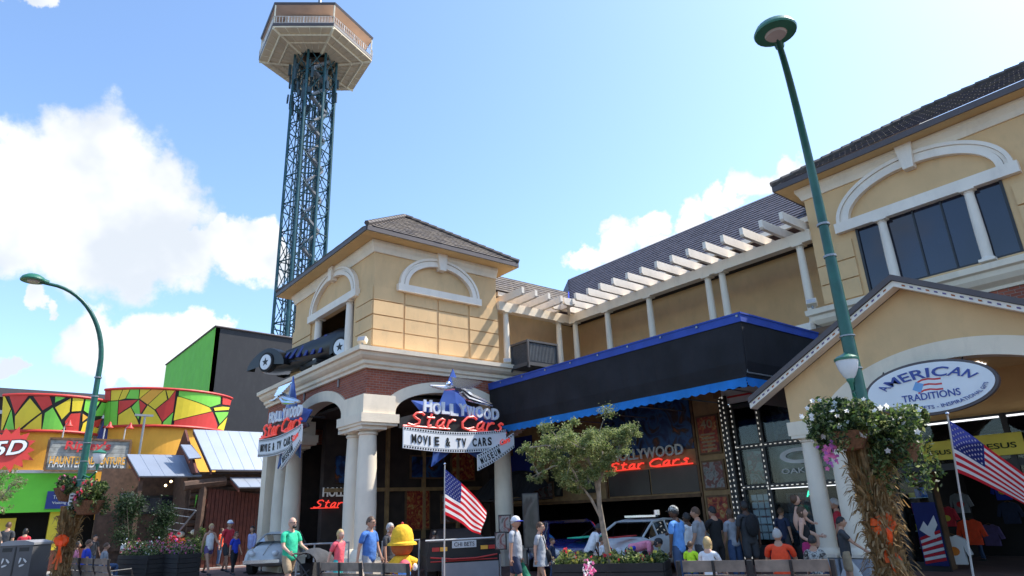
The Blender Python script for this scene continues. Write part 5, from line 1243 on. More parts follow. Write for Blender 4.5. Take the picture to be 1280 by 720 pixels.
def street_lamp(base, arm, label, H=7.5, globe=-1, s=1.):
    b = Vector((base[0], base[1], GZ)); t = thing('street_lamp', label, 'street lamp', tuple(b), 'tall green street lamps'); a = Vector((arm[0], arm[1], 0)); L_ = a.length; a.normalize()
    m_ = MB('green_pole'); m_.tube([b, b+Vector((0, 0, .5))], [.19, .16], 14); m_.tube([b+Vector((0, 0, .4)), b+Vector((0, 0, 3.4)), b+Vector((0, 0, 5.2))], [.115, .10, .085], 14); m_.build('pole', t, smooth=True)
    up = [b+Vector((0, 0, 5.15))]; n = 14; z0 = 6.1
    up.append(b+Vector((0, 0, 5.7)))
    for i in range(n+1):
        th = math.pi/2*i/n; up.append(b+a*(L_*.80*(1-math.cos(th)))+Vector((0, 0, z0+(H-z0)*math.sin(th))))
    e = up[-1]; up.append(e+a*L_*.18+Vector((0, 0, .03)))
    MB('green_pole').tube(up, [.074]*3+[.07-.03*i/len(up) for i in range(len(up)-3)], 12).build('arm', t, smooth=True)
    for z in (5.2, 5.75): MB('steel').tube([b+Vector((0, 0, z)), b+Vector((0, 0, z+.035))], .098, 12).build('collar', t)
    for k in range(3): MB('steel').tube([b+Vector((0, 0, 2.9+.5*k)), b+Vector((0, 0, 2.92+.5*k))], .115, 12).build('band', t)
    h = up[-1]+a*.06
    hd = MB('lamp_green').lathe([(.30, -.02), (.31, .01), (.27, .09), (.17, .16), (.06, .19)], tuple(h), 24).build('lamp_head', t, smooth=True)
    MB('lamp_green').tube([h-a*.38+Vector((0, 0, .0)), h-a*.12+Vector((0, 0, .05))], [.07, .09], 10).build('neck', hd)
    MB('lens').lathe([(.14, -.05), (.16, -.02), (.2, .0), (.02, .01)], tuple(h+a*-.02), 18).build('lens', hd, smooth=True)
    return t, b
q = at_dist(1076, 500, 9.6); RB = (float(q[0]), float(q[1])); hd1 = at_dist(970, 44, 9.85)
tl_, _ = street_lamp(RB, (hd1[0]-RB[0], hd1[1]-RB[1]), 'tall green street lamp rising in front of the gabled shop porch', hd1[2]-GZ)
hd2 = at_dist(42, 352, 18.5); q = at_dist(101, 600, 18.0); LBp = (float(q[0]), float(q[1]))
street_lamp(LBp, (hd2[0]-LBp[0], hd2[1]-LBp[1]), 'tall green street lamp in front of the orange and lime attraction building', hd2[2]-GZ)
def globe(base, off, z, label, s=.66):
    x, y = base[0]+off[0], base[1]+off[1]; t = thing('globe_lamp', label, 'lamp', (x, y, z), 'white acorn lamps on the tall poles')
    c = (x, y, z); MB('lamp_glass').lathe([(a_*s, b_*s) for a_, b_ in ((.07, 0), (.13, .07), (.20, .22), (.235, .38), (.24, .44))], c, 20).build('glass_shade', t, smooth=True)
    MB('lamp_green').lathe([(a_*s, b_*s) for a_, b_ in ((.255, .42), (.26, .47), (.20, .52), (.06, .58), (.01, .62))], c, 20).build('cap', t, smooth=True)
    m_ = MB('lamp_green'); m_.lathe([(a_*s, b_*s) for a_, b_ in ((.03, -.25), (.05, -.1), (.09, -.02), (.08, .02))], c, 12); m_.tube([(x, y, z-.2), (base[0]*.4+x*.6, base[1]*.4+y*.6, z-.35), (base[0], base[1], z-.25)], .025, 8); m_.build('bracket', t, smooth=True)
q = at_dist(1063, 474, 9.65); globe(RB, (q[0]-RB[0], q[1]-RB[1]), q[2], 'white acorn lamp with green cap on the pole by the shop porch')
q = at_dist(122, 580, 17.9); globe(LBp, (q[0]-LBp[0], q[1]-LBp[1]), q[2], 'white acorn lamp with green cap on the pole by the attraction building')
# baskets: right pole
q = at_dist(1124, 556, 9.2); basket(tuple(q), .52, 'large hanging basket of white flowers right of the pole by the shop porch', ['petal_white'], .85, 7000, 52)
q = at_dist(1060, 540, 9.3); basket(tuple(q), .52, 'hanging basket of white flowers left of the pole by the shop porch', ['petal_white', 'petal_white', 'petal_white'], .4, 5200, 36)
fl = MB('petal_purple')
q = at_dist(1036, 565, 9.0)
for _ in range(40): fl.m(random.choice(['petal_purple', 'petal_pink'])); petals(fl, Vector(q)+Vector((rng.normal(0, .05), rng.normal(0, .05), rng.normal(0, .11))), .035)
meshthing(fl, 'trailing_flowers', 'small purple trailing flowers hanging from the left basket near the first porch column', 'flowers', tuple(q))['kind'] = 'stuff'
q = at_dist(112, 626, 17.4); basket(tuple(q), .46, 'basket of red and pink flowers right of the pole by the attraction building', ['petal_red', 'petal_pink', 'petal_red'], .5, 3000, 150, 1.4)
q = at_dist(88, 610, 18); basket(tuple(q), .34, 'hanging basket of pink flowers left of the pole by the attraction building', ['petal_pink', 'petal_pink', 'petal_red'], .3, 1500, 60, 1.4)
def corn_bundle(x, y, z1, r, label, n=1500, s=1.):
    t = thing('corn_stalks', label, 'corn stalks', (x, y, GZ), 'dried corn stalks tied round the lamp posts')
    mb = MB('corn')
    for i in range(n):
        a = rng.uniform(0, 6.28); rr = r*math.sqrt(rng.uniform(.15, 1)); z0 = GZ+rng.uniform(0, .9)*(z1-GZ); L_ = rng.uniform(.3, .9)*s; w = rng.uniform(.008, .026)*s
        pz = lambda z: 1.0-.38*math.sin(math.pi*min(1, max(0, (z-GZ)/(z1-GZ))))
        fl_ = rng.uniform(-.5, .5); drp = rng.uniform(.2, 1.0) if rng.random() < .4 else 0; P = []
        for k in range(5):
            f_ = k/4; z = z0+L_*f_*(1-drp*f_); rad = rr*pz(z)*(1+.5*drp*f_**2)+.16*drp*f_
            aa = a+fl_*f_; P.append(Vector((x+rad*math.cos(aa), y+rad*math.sin(aa), min(z, z1+.25))))
        mb.m('corn' if rng.random() < .6 else 'corn2'); tw = rng.uniform(0, 3.14); V = []
        for k, p in enumerate(P):
            ww = w*(1-.75*abs(k/4-.3)); d = Vector((math.cos(a+tw+k*.4), math.sin(a+tw+k*.4), .1*k))*ww; V += [p-d, p+d]
        mb.add(V, [(2*k, 2*k+1, 2*k+3, 2*k+2) for k in range(4)])
    mb.build('dry_leaves', t)['kind'] = 'stuff'
    st = MB('corn')
    for i in range(26): a = i*.77; rr = r*.7; st.m('corn' if i % 2 else 'corn2'); st.tube([(x+rr*1.05*math.cos(a), y+rr*1.05*math.sin(a), GZ), (x+rr*.6*math.cos(a), y+rr*.6*math.sin(a), (z1+GZ)/2), (x+rr*.95*math.cos(a), y+rr*.95*math.sin(a), z1-.1*(i % 4))], .016*s, 5)
    st.build('stalks', t); return t
corn_bundle(RB[0]-.06, RB[1]-.06, 2.2, .25, 'tall bundle of dried corn stalks tied to the pole by the shop porch', 3000)
corn_bundle(LBp[0]+.1, LBp[1]-.1, 2.1, .27, 'bundle of dried corn stalks tied to the pole by the attraction building', 1500, 1.1)
def bow(p, s, label):
    p = Vector(p); t = thing('ribbon_bow', label, 'bow', tuple(p), 'orange bows on the corn stalks'); mb = MB('orange_ribbon')
    u = Vector((.64, .77, 0)); n = Vector((.77, -.64, 0)); z = Vector((0, 0, 1))
    for k in range(7):
        a = k*math.pi*2/7+.2; d = u*math.cos(a)+z*math.sin(a)*.8; L_ = s*random.uniform(.75, 1.05); V = []; m_ = 8
        for i in range(m_+1):
            f_ = i/m_; q = p+d*L_*math.sin(math.pi*f_)*.9+n*(.05+.12*math.sin(2*math.pi*f_))*s*2; sd_ = n.cross(d).normalized()*s*.24*(.5+.5*math.sin(math.pi*f_)); V += [q-sd_, q+sd_]
        mb.add(V, [(2*i, 2*i+1, 2*i+3, 2*i+2) for i in range(m_)])
    mb.build('loops', t, smooth=True)
    for k, (dx, L_) in enumerate(((-.25, 2.3), (.05, 2.9), (.3, 2.2))):
        mb = MB('orange_ribbon'); V = []
        for i in range(9):
            f_ = i/8; q = p+u*s*(dx*f_*1.2+.12*math.sin(f_*5+k))+n*(.06+.03*math.sin(f_*7))-z*L_*s*f_; V += [q-u*s*.13, q+u*s*.13]
        mb.add(V, [(2*i, 2*i+1, 2*i+3, 2*i+2) for i in range(8)]).build('tail', t, smooth=True)
bow(at_dist(1104, 655, 8.95), .21, 'large orange ribbon bow on the corn stalks by the shop porch')
bow(at_dist(78, 676, 17.1), .24, 'orange ribbon bow on the corn stalks by the attraction building')
ps_ = at_dist(92, 626, 17.5); x, y, z = ps_
pt = MB('offwhite').box((x, y, z), (.26, .02, .42), R(50)).m('cl_char'); 
for k in range(4): pt.box((x+.02, y-.018, z+.13-k*.09), (.18, .006, .035), R(50))
meshthing(pt, 'parking_sign', 'small pale notice fixed to the lamp pole above the corn stalks', 'sign', tuple(ps_))

# --- flags
def flag(base, tip, hoist, fly, droop, label, wave=.09, seed=0):
    base = Vector(base); tip = Vector(tip); t = thing('flag', label, 'flag', tuple(base), 'american flags on thin poles')
    MB('offwhite').tube([base, tip], [.016, .012], 8).build('pole', t, smooth=True); MB('chrome').ball(tip, .025, 8, 6).build('finial', t)
    d = (tip-base).normalized(); top = tip-d*.10; fv = Vector(fly); nrm = fv.cross(d).normalized(); nu, nv_ = 40, 26
    def S(u, v):     # u along fly, v down the hoist
        amp = wave*u**.7; w_ = amp*math.sin(7.5*u+2.2*v+seed)+.4*amp*math.sin(13*u-3*v+seed*2)
        p = top-d*hoist*v*(1-.05*u)+fv*u*(1-.10*v)-Vector((0, 0, 1))*droop*(u**1.12)*(1-.42*v); return p+nrm*w_+fv*.03*math.sin(5*v+seed)*u
    mb = MB('flag_red')
    for i in range(nu):
        for j in range(nv_):
            s_ = j//2; u0, u1, v0, v1 = i/nu, (i+1)/nu, j/nv_, (j+1)/nv_
            mb.m('flag_blue' if (i < nu*.4 and s_ < 7) else ('flag_red' if s_ % 2 == 0 else 'flag_white')); mb.add([S(u0, v0), S(u1, v0), S(u1, v1), S(u0, v1)], [(0, 1, 2, 3)])
    cl = mb.build('cloth', t, smooth=True); st = MB('flag_white')
    for r_ in range(9):
        for c in range(6 if r_ % 2 == 0 else 5):
            u = .4*(.083+c*.1667+(0 if r_ % 2 == 0 else .083)); v = .538*(r_+1)/10; P = S(u, v); du = (S(u+.01, v)-P).normalized(); dv = (S(u, v+.01)-P).normalized(); n = du.cross(dv).normalized()
            rr = hoist*.024
            for sg in (1, -1):
                V = [P+n*.006*sg]
                for k in range(10): a = math.pi*k/5; q = rr if k % 2 == 0 else rr*.42; V.append(P+n*.006*sg+du*q*math.sin(a)-dv*q*math.cos(a))
                st.add(V, [(0, 1+k, 1+(k+1) % 10) for k in range(10)])
    st.build('stars', cl)['kind'] = 'stuff'; return t
b1 = at_dist(555, 716, 13.2); tp1 = at_dist(556, 580, 13.05); b1[2] = GZ+.1
flag(b1, tp1, .92, (.52, .62, 0), .80, 'waving american flag on a thin pole near the museum porch', .06, .4)
b2 = at_dist(1216, 716, 9.6); tp2 = at_dist(1184, 517, 9.3)
dirp = Vector(b2)-Vector(tp2); b2 = Vector(tp2)+dirp*((tp2[2]-GZ)/(-dirp.z))
flag(b2, tp2, .80, (.66, .82, 0), 1.02, 'waving american flag on a leaning pole in front of the shop doorway', .06, 2.1)

# --- benches (seen from behind)
def bench(pa, pb, label, segs):
    pa = Vector(at_h(pa[0], pa[1], .88+GZ)); pb = Vector(at_h(pb[0], pb[1], .88+GZ)); pa.z = pb.z = GZ; u = (pb-pa); L_ = u.length; u.normalize(); n = Vector((-u.y, u.x, 0))
    if n.dot(pa) < 0: n = -n
    t = thing('park_bench', label, 'bench', tuple((pa+pb)/2), 'slatted benches with their backs to the street'); ang = math.atan2(u.y, u.x)
    for k in range(segs):
        a = L_*k/segs+.05; b = L_*(k+1)/segs-.05; c = pa+u*(a+b)/2
        for i, (z, off) in enumerate(((.83, 0), (.66, .035), (.50, .07))): MB('slat_wood').box(c+Vector((0, 0, z))+n*off, (b-a, .03, .135), Matrix.Rotation(ang, 3, 'Z')).build('back_slat', t)
        for i in range(4): MB('slat_wood').box(c+Vector((0, 0, .44))+n*(.16+.115*i), (b-a, .095, .03), Matrix.Rotation(ang, 3, 'Z')).build('seat_slat', t)
    for k in range(segs*2+1):
        a = L_*k/(segs*2); p = pa+u*a; m_ = MB('black_metal')
        big = k % 2 == 0; w__ = .032 if big else .018
        m_.tube([p+n*.55+Vector((0, 0, .4)), p+n*.1+Vector((0, 0, .41)), p-n*.02+Vector((0, 0, .7)), p-n*.04+Vector((0, 0, .90))], w__, 6)
        if big:
            m_.tube([p-n*.02+Vector((0, 0, 0)), p+n*.1+Vector((0, 0, .41))], .03, 6); m_.tube([p+n*.58, p+n*.55+Vector((0, 0, .42))], .03, 6)
            m_.tube([p+Vector((0, 0, .62))+n*.02, p+n*.5+Vector((0, 0, .64)), p+n*.57+Vector((0, 0, .42))], .022, 6)
        m_.build('bench_frame', t)
    return t
bench((400, 704), (512, 706), 'bench of two slatted sections beside the yellow hatted figure', 2)
bench((70, 697), (138, 700), 'bench at the left with three people seated on it, by the corn stalks', 2)
bench((848, 703), (936, 702), 'left one of the two benches at the right, with a blond person seated', 1)
bench((938, 702), (1040, 701), 'right one of the two benches at the right, with the orange shirted man seated', 1)
bench((-20, 700), (8, 700), 'bench cut by the left edge beside the grey litter bin', 1)

# --- litter bin
bx0 = at_dist(34, 675, 19.0); ang = R(48); kz = (float(bx0[2])-GZ)/1.37
t = thing('litter_bin', 'grey steel twin litter bin with white recycling marks at lower left', 'litter bin', (bx0[0], bx0[1], GZ))
c = Vector((bx0[0], bx0[1], 0)); Rz = Matrix.Rotation(ang, 3, 'Z')
def K(a, b_, z): return c+Rz @ Vector((a, b_, 0))+Vector((0, 0, GZ+z*kz))
def slab(m_, a0, a1, y0, y1, z0, z1): return MB(m_).prism([K(a0, y0, z0), K(a1, y0, z0), K(a1, y0, z1), K(a0, y0, z1)], Rz @ Vector((0, y1-y0, 0)))
bd = slab('bin_grey', -.5, .5, -.36, .36, .05, 1.24).build('body', t)
P = [K(a, -.39, z) for a, z in ((-.53, 1.24), (.53, 1.24), (.53, 1.30), (.25, 1.37), (-.25, 1.37), (-.53, 1.30))]; MB('bin_top').prism(P, Rz @ Vector((0, .78, 0))).build('lid', t)
slab('sign_black', -.02, .02, -.37, -.36, .1, 1.2).build('door_gap', t)
for s_ in (-1, 1):
    slab('sign_black', s_*.25-.14, s_*.25+.14, -.368, -.36, 1.08, 1.18).build('opening', t); slab('bin_top', s_*.25-.2, s_*.25+.2, -.372, -.36, .18, .2).build('trim', t)
for dx in (-.25, .26):
    for k in range(3):
        a = k*2.094+.5; o_ = (dx+.085*math.cos(a), .80+.085*math.sin(a)); a2 = a+1.9; d = (math.cos(a2), math.sin(a2)); e = (-d[1], d[0])
        q_ = [K(o_[0]+d[0]*u_+e[0]*v_, -.368, o_[1]+d[1]*u_+e[1]*v_) for u_, v_ in ((-.07, -.024), (.03, -.024), (.09, 0), (.03, .024), (-.07, .024))]
        MB('offwhite').prism(q_, Rz @ Vector((0, -.005, 0))).build('recycling_mark', bd)

# --- planters
def plants(mb, x0, x1, yf, z, n, cols, hmax=.25, fl=60, sp=.3):
    pts = []; sz = []
    for _ in range(n): pts.append((rng.uniform(x0, x1), yf(rng.random()), z+rng.random()**1.5*hmax)); sz.append(rng.uniform(.025, .055))
    return pts, sz
def planter(pa, pb, dep, h, label, cols, hmax, nl, nf):
    pa = Vector(at_h(pa[0], pa[1], h+GZ)); pb = Vector(at_h(pb[0], pb[1], h+GZ)); pa.z = pb.z = GZ; u = pb-pa; L_ = u.length; u.normalize(); n = Vector((-u.y, u.x, 0)); n = -n if n.dot(pa) < 0 else n
    ang = math.atan2(u.y, u.x); Rz = Matrix.Rotation(ang, 3, 'Z'); c = (pa+pb)/2+n*dep/2; t = thing('planter', label, 'planter', tuple(c), 'dark wooden flower planters')
    k = max(2, int(h/.14))
    for i in range(k):
        z = h*(i+.5)/k
        for (cc, d) in ((c-n*dep/2, (L_, .04, h/k-.012)), (c+n*dep/2, (L_, .04, h/k-.012)), (c-u*L_/2, (.04, dep-.05, h/k-.012)), (c+u*L_/2, (.04, dep-.05, h/k-.012))): MB('planter_dark').box(cc+Vector((0, 0, z)), d, Rz).build('board', t)
    MB('planter_dark').box(c+Vector((0, 0, h-.09)), (L_-.1, dep-.1, .04), Rz).build('soil', t)
    pts = []; sz = []
    for _ in range(nl):
        a = rng.uniform(-L_/2, L_/2); b = rng.uniform(-dep/2, dep/2); hh = hmax*(.35+.65*abs(math.sin(a*3.1+1)*math.cos(a*7+b*3)))*rng.random(); pts.append(c+u*a+n*b+Vector((0, 0, h+hh-.03))); sz.append(rng.uniform(.03, .06))
    lf = MB('leaf'); leafmesh(lf, pts, sz, ['leaf', 'leaf_light', 'leaf_dark']); lf.build('plants', t)['kind'] = 'stuff'; fl = MB(cols[0])
    for _ in range(nf): fl.m(random.choice(cols)); i = rng.integers(len(pts)); petals(fl, pts[i]+Vector((0, -.02, .04)), rng.uniform(.03, .05))
    fl.build('flowers', t)['kind'] = 'stuff'; return t, c, u, n
_, PCc, PU, PN = planter((690, 705), (828, 703), .9, .62, 'long dark planter round the small street tree with yellow and green plants', ['petal_yellow', 'leaf_light', 'petal_red'], .26, 2600, 110)
planter((148, 694), (186, 694), .7, .72, 'dark planter of pink and white flowers nearest the seated people at the left', ['petal_pink', 'petal_red', 'petal_white'], .55, 1600, 130)
planter((190, 692), (224, 693), .7, .72, 'dark planter of pink flowers in front of the pumpkin display', ['petal_pink', 'petal_purple', 'petal_pink'], .5, 1600, 150)
fl = MB('petal_pink'); q = at_dist(738, 712, 11.6)
for _ in range(60): fl.m(random.choice(['petal_pink', 'petal_white', 'petal_pink'])); petals(fl, Vector(q)+Vector((rng.normal(0, .06), rng.normal(0, .06), rng.normal(0, .07))), .03)
meshthing(fl, 'trailing_flowers', 'cluster of pink flowers hanging over the front of the long planter', 'flowers', tuple(q))['kind'] = 'stuff'

# --- trees
def tree(base, trunk_pts, lobes, label, nleaf, size, cat='tree', mats=('leaf', 'leaf_light', 'leaf_light', 'leaf_light'), name='street_tree', barkm='bark'):
    t = thing(name, label, cat, tuple(base)); tk = MB(barkm)
    for pts, r0, r1 in trunk_pts: k = len(pts); tk.tube(pts, [r0+(r1-r0)*i/(k-1) for i in range(k)], 8)
    tr_ = tk.build('trunk', t, smooth=True); tw = MB(barkm); pts = []; sz = []; rt = trunk_pts[0][0][-1]
    for c, r_ in lobes:
        r_ *= .84
        c = Vector(c); anchor = min((Vector(p) for q in trunk_pts for p in q[0][1:]), key=lambda p: (p-c).length); mid = anchor.lerp(c, .5)+Vector((0, 0, .05)); tw.tube([anchor, mid, c], [.022, .015, .008], 5)
        sub = [(c+Vector(rng.normal(size=3))*r_*.55, r_*rng.uniform(.22, .45)) for _ in range(9)]
        for s_, _r in sub[:6]: tw.tube([c, s_], [.008, .003], 4)
        for _ in range(int(nleaf*r_**2)):
            s_, rr = sub[rng.integers(9)]; d = Vector(rng.normal(size=3)); d.z *= .75; pts.append(s_+d*rr*.62); sz.append(rng.uniform(.6, 1.2)*size)
    tw.build('branches', t); cr = MB(mats[0]); leafmesh(cr, pts, sz, list(mats), .8); cr.build('crown', t)['kind'] = 'stuff'; return t
TD = 12.3
def tp(px, py, dd=0): return Vector(at_dist(px, py, TD+dd))
tb = tp(760, 712); tb.z = .55
trunk = [([tb, tp(760, 690), tp(754, 660), tp(749, 630), tp(748, 600), tp(752, 575)], .062, .035), ([tp(750, 645), tp(738, 622), tp(725, 605), tp(712, 580)], .03, .015), ([tp(749, 625), tp(744, 600), tp(735, 570)], .035, .015), ([tp(748, 605), tp(758, 580), tp(775, 560)], .03, .012), ([tp(748, 600), tp(735, 575), tp(705, 560, -.3)], .03, .012)]
lob = [(tp(680, 558, .1), .30), (tp(700, 550, -.3), .32), (tp(720, 548, .3), .34), (tp(745, 550, -.2), .36), (tp(770, 548, .2), .30), (tp(787, 546, 0), .26), (tp(690, 575, .2), .27), (tp(712, 578, -.2), .30), (tp(738, 580, .2), .33), (tp(762, 575, -.1), .28),
       (tp(673, 592, 0), .19), (tp(705, 598, .1), .22), (tp(735, 605, -.2), .22), (tp(722, 612, .1), .15), (tp(660, 560, -.1), .17), (tp(716, 590, .4), .24), (tp(755, 560, .5), .3), (tp(728, 560, -.6), .3), (tp(780, 538, .1), .18)]
tree(tb, trunk, lob, 'small pale green street tree growing from the long planter under the awning', 36000, .024)
q0 = Vector(at_dist(-10, 720, 17)); q0.z = GZ
tree(q0, [([q0, q0+Vector((0, 0, 1.5)), Vector(at_dist(-12, 630, 17))], .06, .04), ([Vector(at_dist(-12, 640, 17)), Vector(at_dist(10, 612, 17))], .03, .01)], [(at_dist(12, 606, 17), .26), (at_dist(26, 602, 17), .14), (at_dist(2, 614, 17.2), .3), (at_dist(-12, 600, 17.2), .45), (at_dist(4, 636, 17), .14)], 'small tree whose leafy branch reaches in at the left edge', 7000, .035)
def bush(c, rs_, label, n, size, mats, name='shrub'):
    c = Vector(c); t = thing(name, label, 'shrub', (c.x, c.y, GZ)); lf = MB(mats[0]); pts = []; sz = []
    lobs = [(c+Vector((rng.uniform(-1, 1)*rs_[0], rng.uniform(-1, 1)*rs_[1], rng.uniform(-1, 1)*rs_[2])), rng.uniform(.25, .5)*rs_[2]) for _ in range(16)]
    for _ in range(n): l, r_ = lobs[rng.integers(16)]; pts.append(l+Vector(rng.normal(size=3))*r_*.55); sz.append(rng.uniform(.6, 1.2)*size)
    leafmesh(lf, pts, sz, list(mats)); lf.build('foliage', t)['kind'] = 'stuff'; st = MB('bark_dark')
    for l, r_ in lobs[:8]: st.tube([(c.x, c.y, GZ), tuple(l)], [.03, .01], 5)
    st.build('stems', t); return t
bush((-30.6, 5.5, 2.0), (.35, 1.25, .75), 'dark leafy shrub in front of the low stall', 6000, .06, ('leaf_dark',))
bush((-30.2, 7.7, 1.0), (.25, .4, .5), 'small dark shrub among the pumpkins', 2000, .05, ('leaf_dark', 'leaf'))
for i, (dx, dy, dz, s_, m_) in enumerate(((231, 676, 0, .20, 'pumpkin'), (240, 683, 0, .15, 'gourd_white'), (234, 692, 0, .19, 'pumpkin'), (226, 668, 0, .16, 'gourd_white'), (243, 665, 0, .15, 'gourd_white'), (247, 679, 0, .2, 'pumpkin'), (222, 694, 0, .15, 'gourd_white'), (252, 692, 0, .18, 'leaf_dark'), (228, 684, 0, .15, 'pumpkin'))):
    p = at_dist(dx, dy, 28.2); pk = thing('pumpkin', ('%s on the stacked harvest display by the log shop, %s' % ({'pumpkin': 'orange pumpkin', 'gourd_white': 'pale gourd', 'leaf_dark': 'dark green gourd'}[m_], ('left of the middle row', 'beside the middle orange pumpkins', 'low in the middle', 'uppermost at the left', 'uppermost at the right', 'right of the middle row', 'lowest at the left', 'lowest at the right', 'between the two left pumpkins')[i])), 'pumpkin', tuple(p), 'pumpkins on the harvest display')
    V = []; F = []; n = 24; k = 8
    for a in range(k+1):
        th = math.pi*a/k
        for j in range(n): ph = 2*math.pi*j/n; rr = s_*(1+.07*math.cos(8*ph))*math.sin(th); V.append((p[0]+rr*math.cos(ph), p[1]+rr*math.sin(ph), p[2]-s_*.75*math.cos(th)))
    for a in range(k):
        for j in range(n): F.append((a*n+j, a*n+(j+1) % n, (a+1)*n+(j+1) % n, (a+1)*n+j))
    MB(m_).add(V, F).build('fruit', pk, smooth=True); MB('leaf').tube([(p[0], p[1], p[2]+s_*.7), (p[0]+.02, p[1], p[2]+s_*.95)], .02, 5).build('stem', pk)
dsp = MB('log_brown')
for i in range(4): p = at_dist(236, 708-i*11, 28.6+.2*i); dsp.box((p[0]-.4, p[1]+.3, p[2]/2-.05), (.5, 1.6, p[2]), R(20))
meshthing(dsp, 'display_steps', 'dark stepped stand that carries the pumpkins by the log shop', 'display stand', (-31, 8.3, GZ))
sc = thing('wheelbarrow_display', 'tilted grey wire rack with red flowers in front of the log shop', 'display', tuple(at_dist(222, 690, 27)))
m_ = MB('steel'); A = Vector(at_dist(203, 690, 27)); B = Vector(at_dist(245, 638, 27.3)); C_ = Vector(at_dist(216, 636, 27.6))
for k in range(7): m_.tube([A.lerp(B, k/6), A.lerp(C_, k/6)+Vector((0, 0, .05))], .02, 4)
m_.tube([A, B], .035, 5); m_.tube([A, C_], .035, 5); m_.build('wire_frame', sc); fl = MB('petal_red')
for _ in range(110): q = Vector(at_dist(rng.normal(210, 9), rng.normal(676, 5), 26.6)); fl.m(random.choice(['petal_red', 'petal_pink'])); petals(fl, q, .07)
fl.build('flowers', sc)['kind'] = 'stuff'

# --- railing and small posts by the porch
def rail(px0, px1, py, D0, D1, label):
    a = Vector(at_dist(px0, py, D0)); b = Vector(at_dist(px1, py, D1)); zt = 1.12; a.z = b.z = zt; t = thing('railing', label, 'railing', (a.x, a.y, GZ), 'grey tube railings by the porch')
    MB('steel').tube([a-Vector((0, 0, 1)), a, b, b-Vector((0, 0, 1))], .03, 8).build('top_rail', t)
    for z in (.28,): MB('steel').tube([a-Vector((0, 0, zt-GZ-z)), b-Vector((0, 0, zt-GZ-z))], .022, 8).build('lower_rail', t)
    for f_ in (.33, .66): p = a.lerp(b, f_); MB('steel').tube([p, p-Vector((0, 0, 1))], .024, 8).build('post', t)
rail(372, 436, 680, 17.4, 17.6, 'grey tube railing between the porch columns behind the girl in coral')
rail(478, 524, 680, 17.0, 17.2, 'grey tube railing behind the yellow hatted figure')

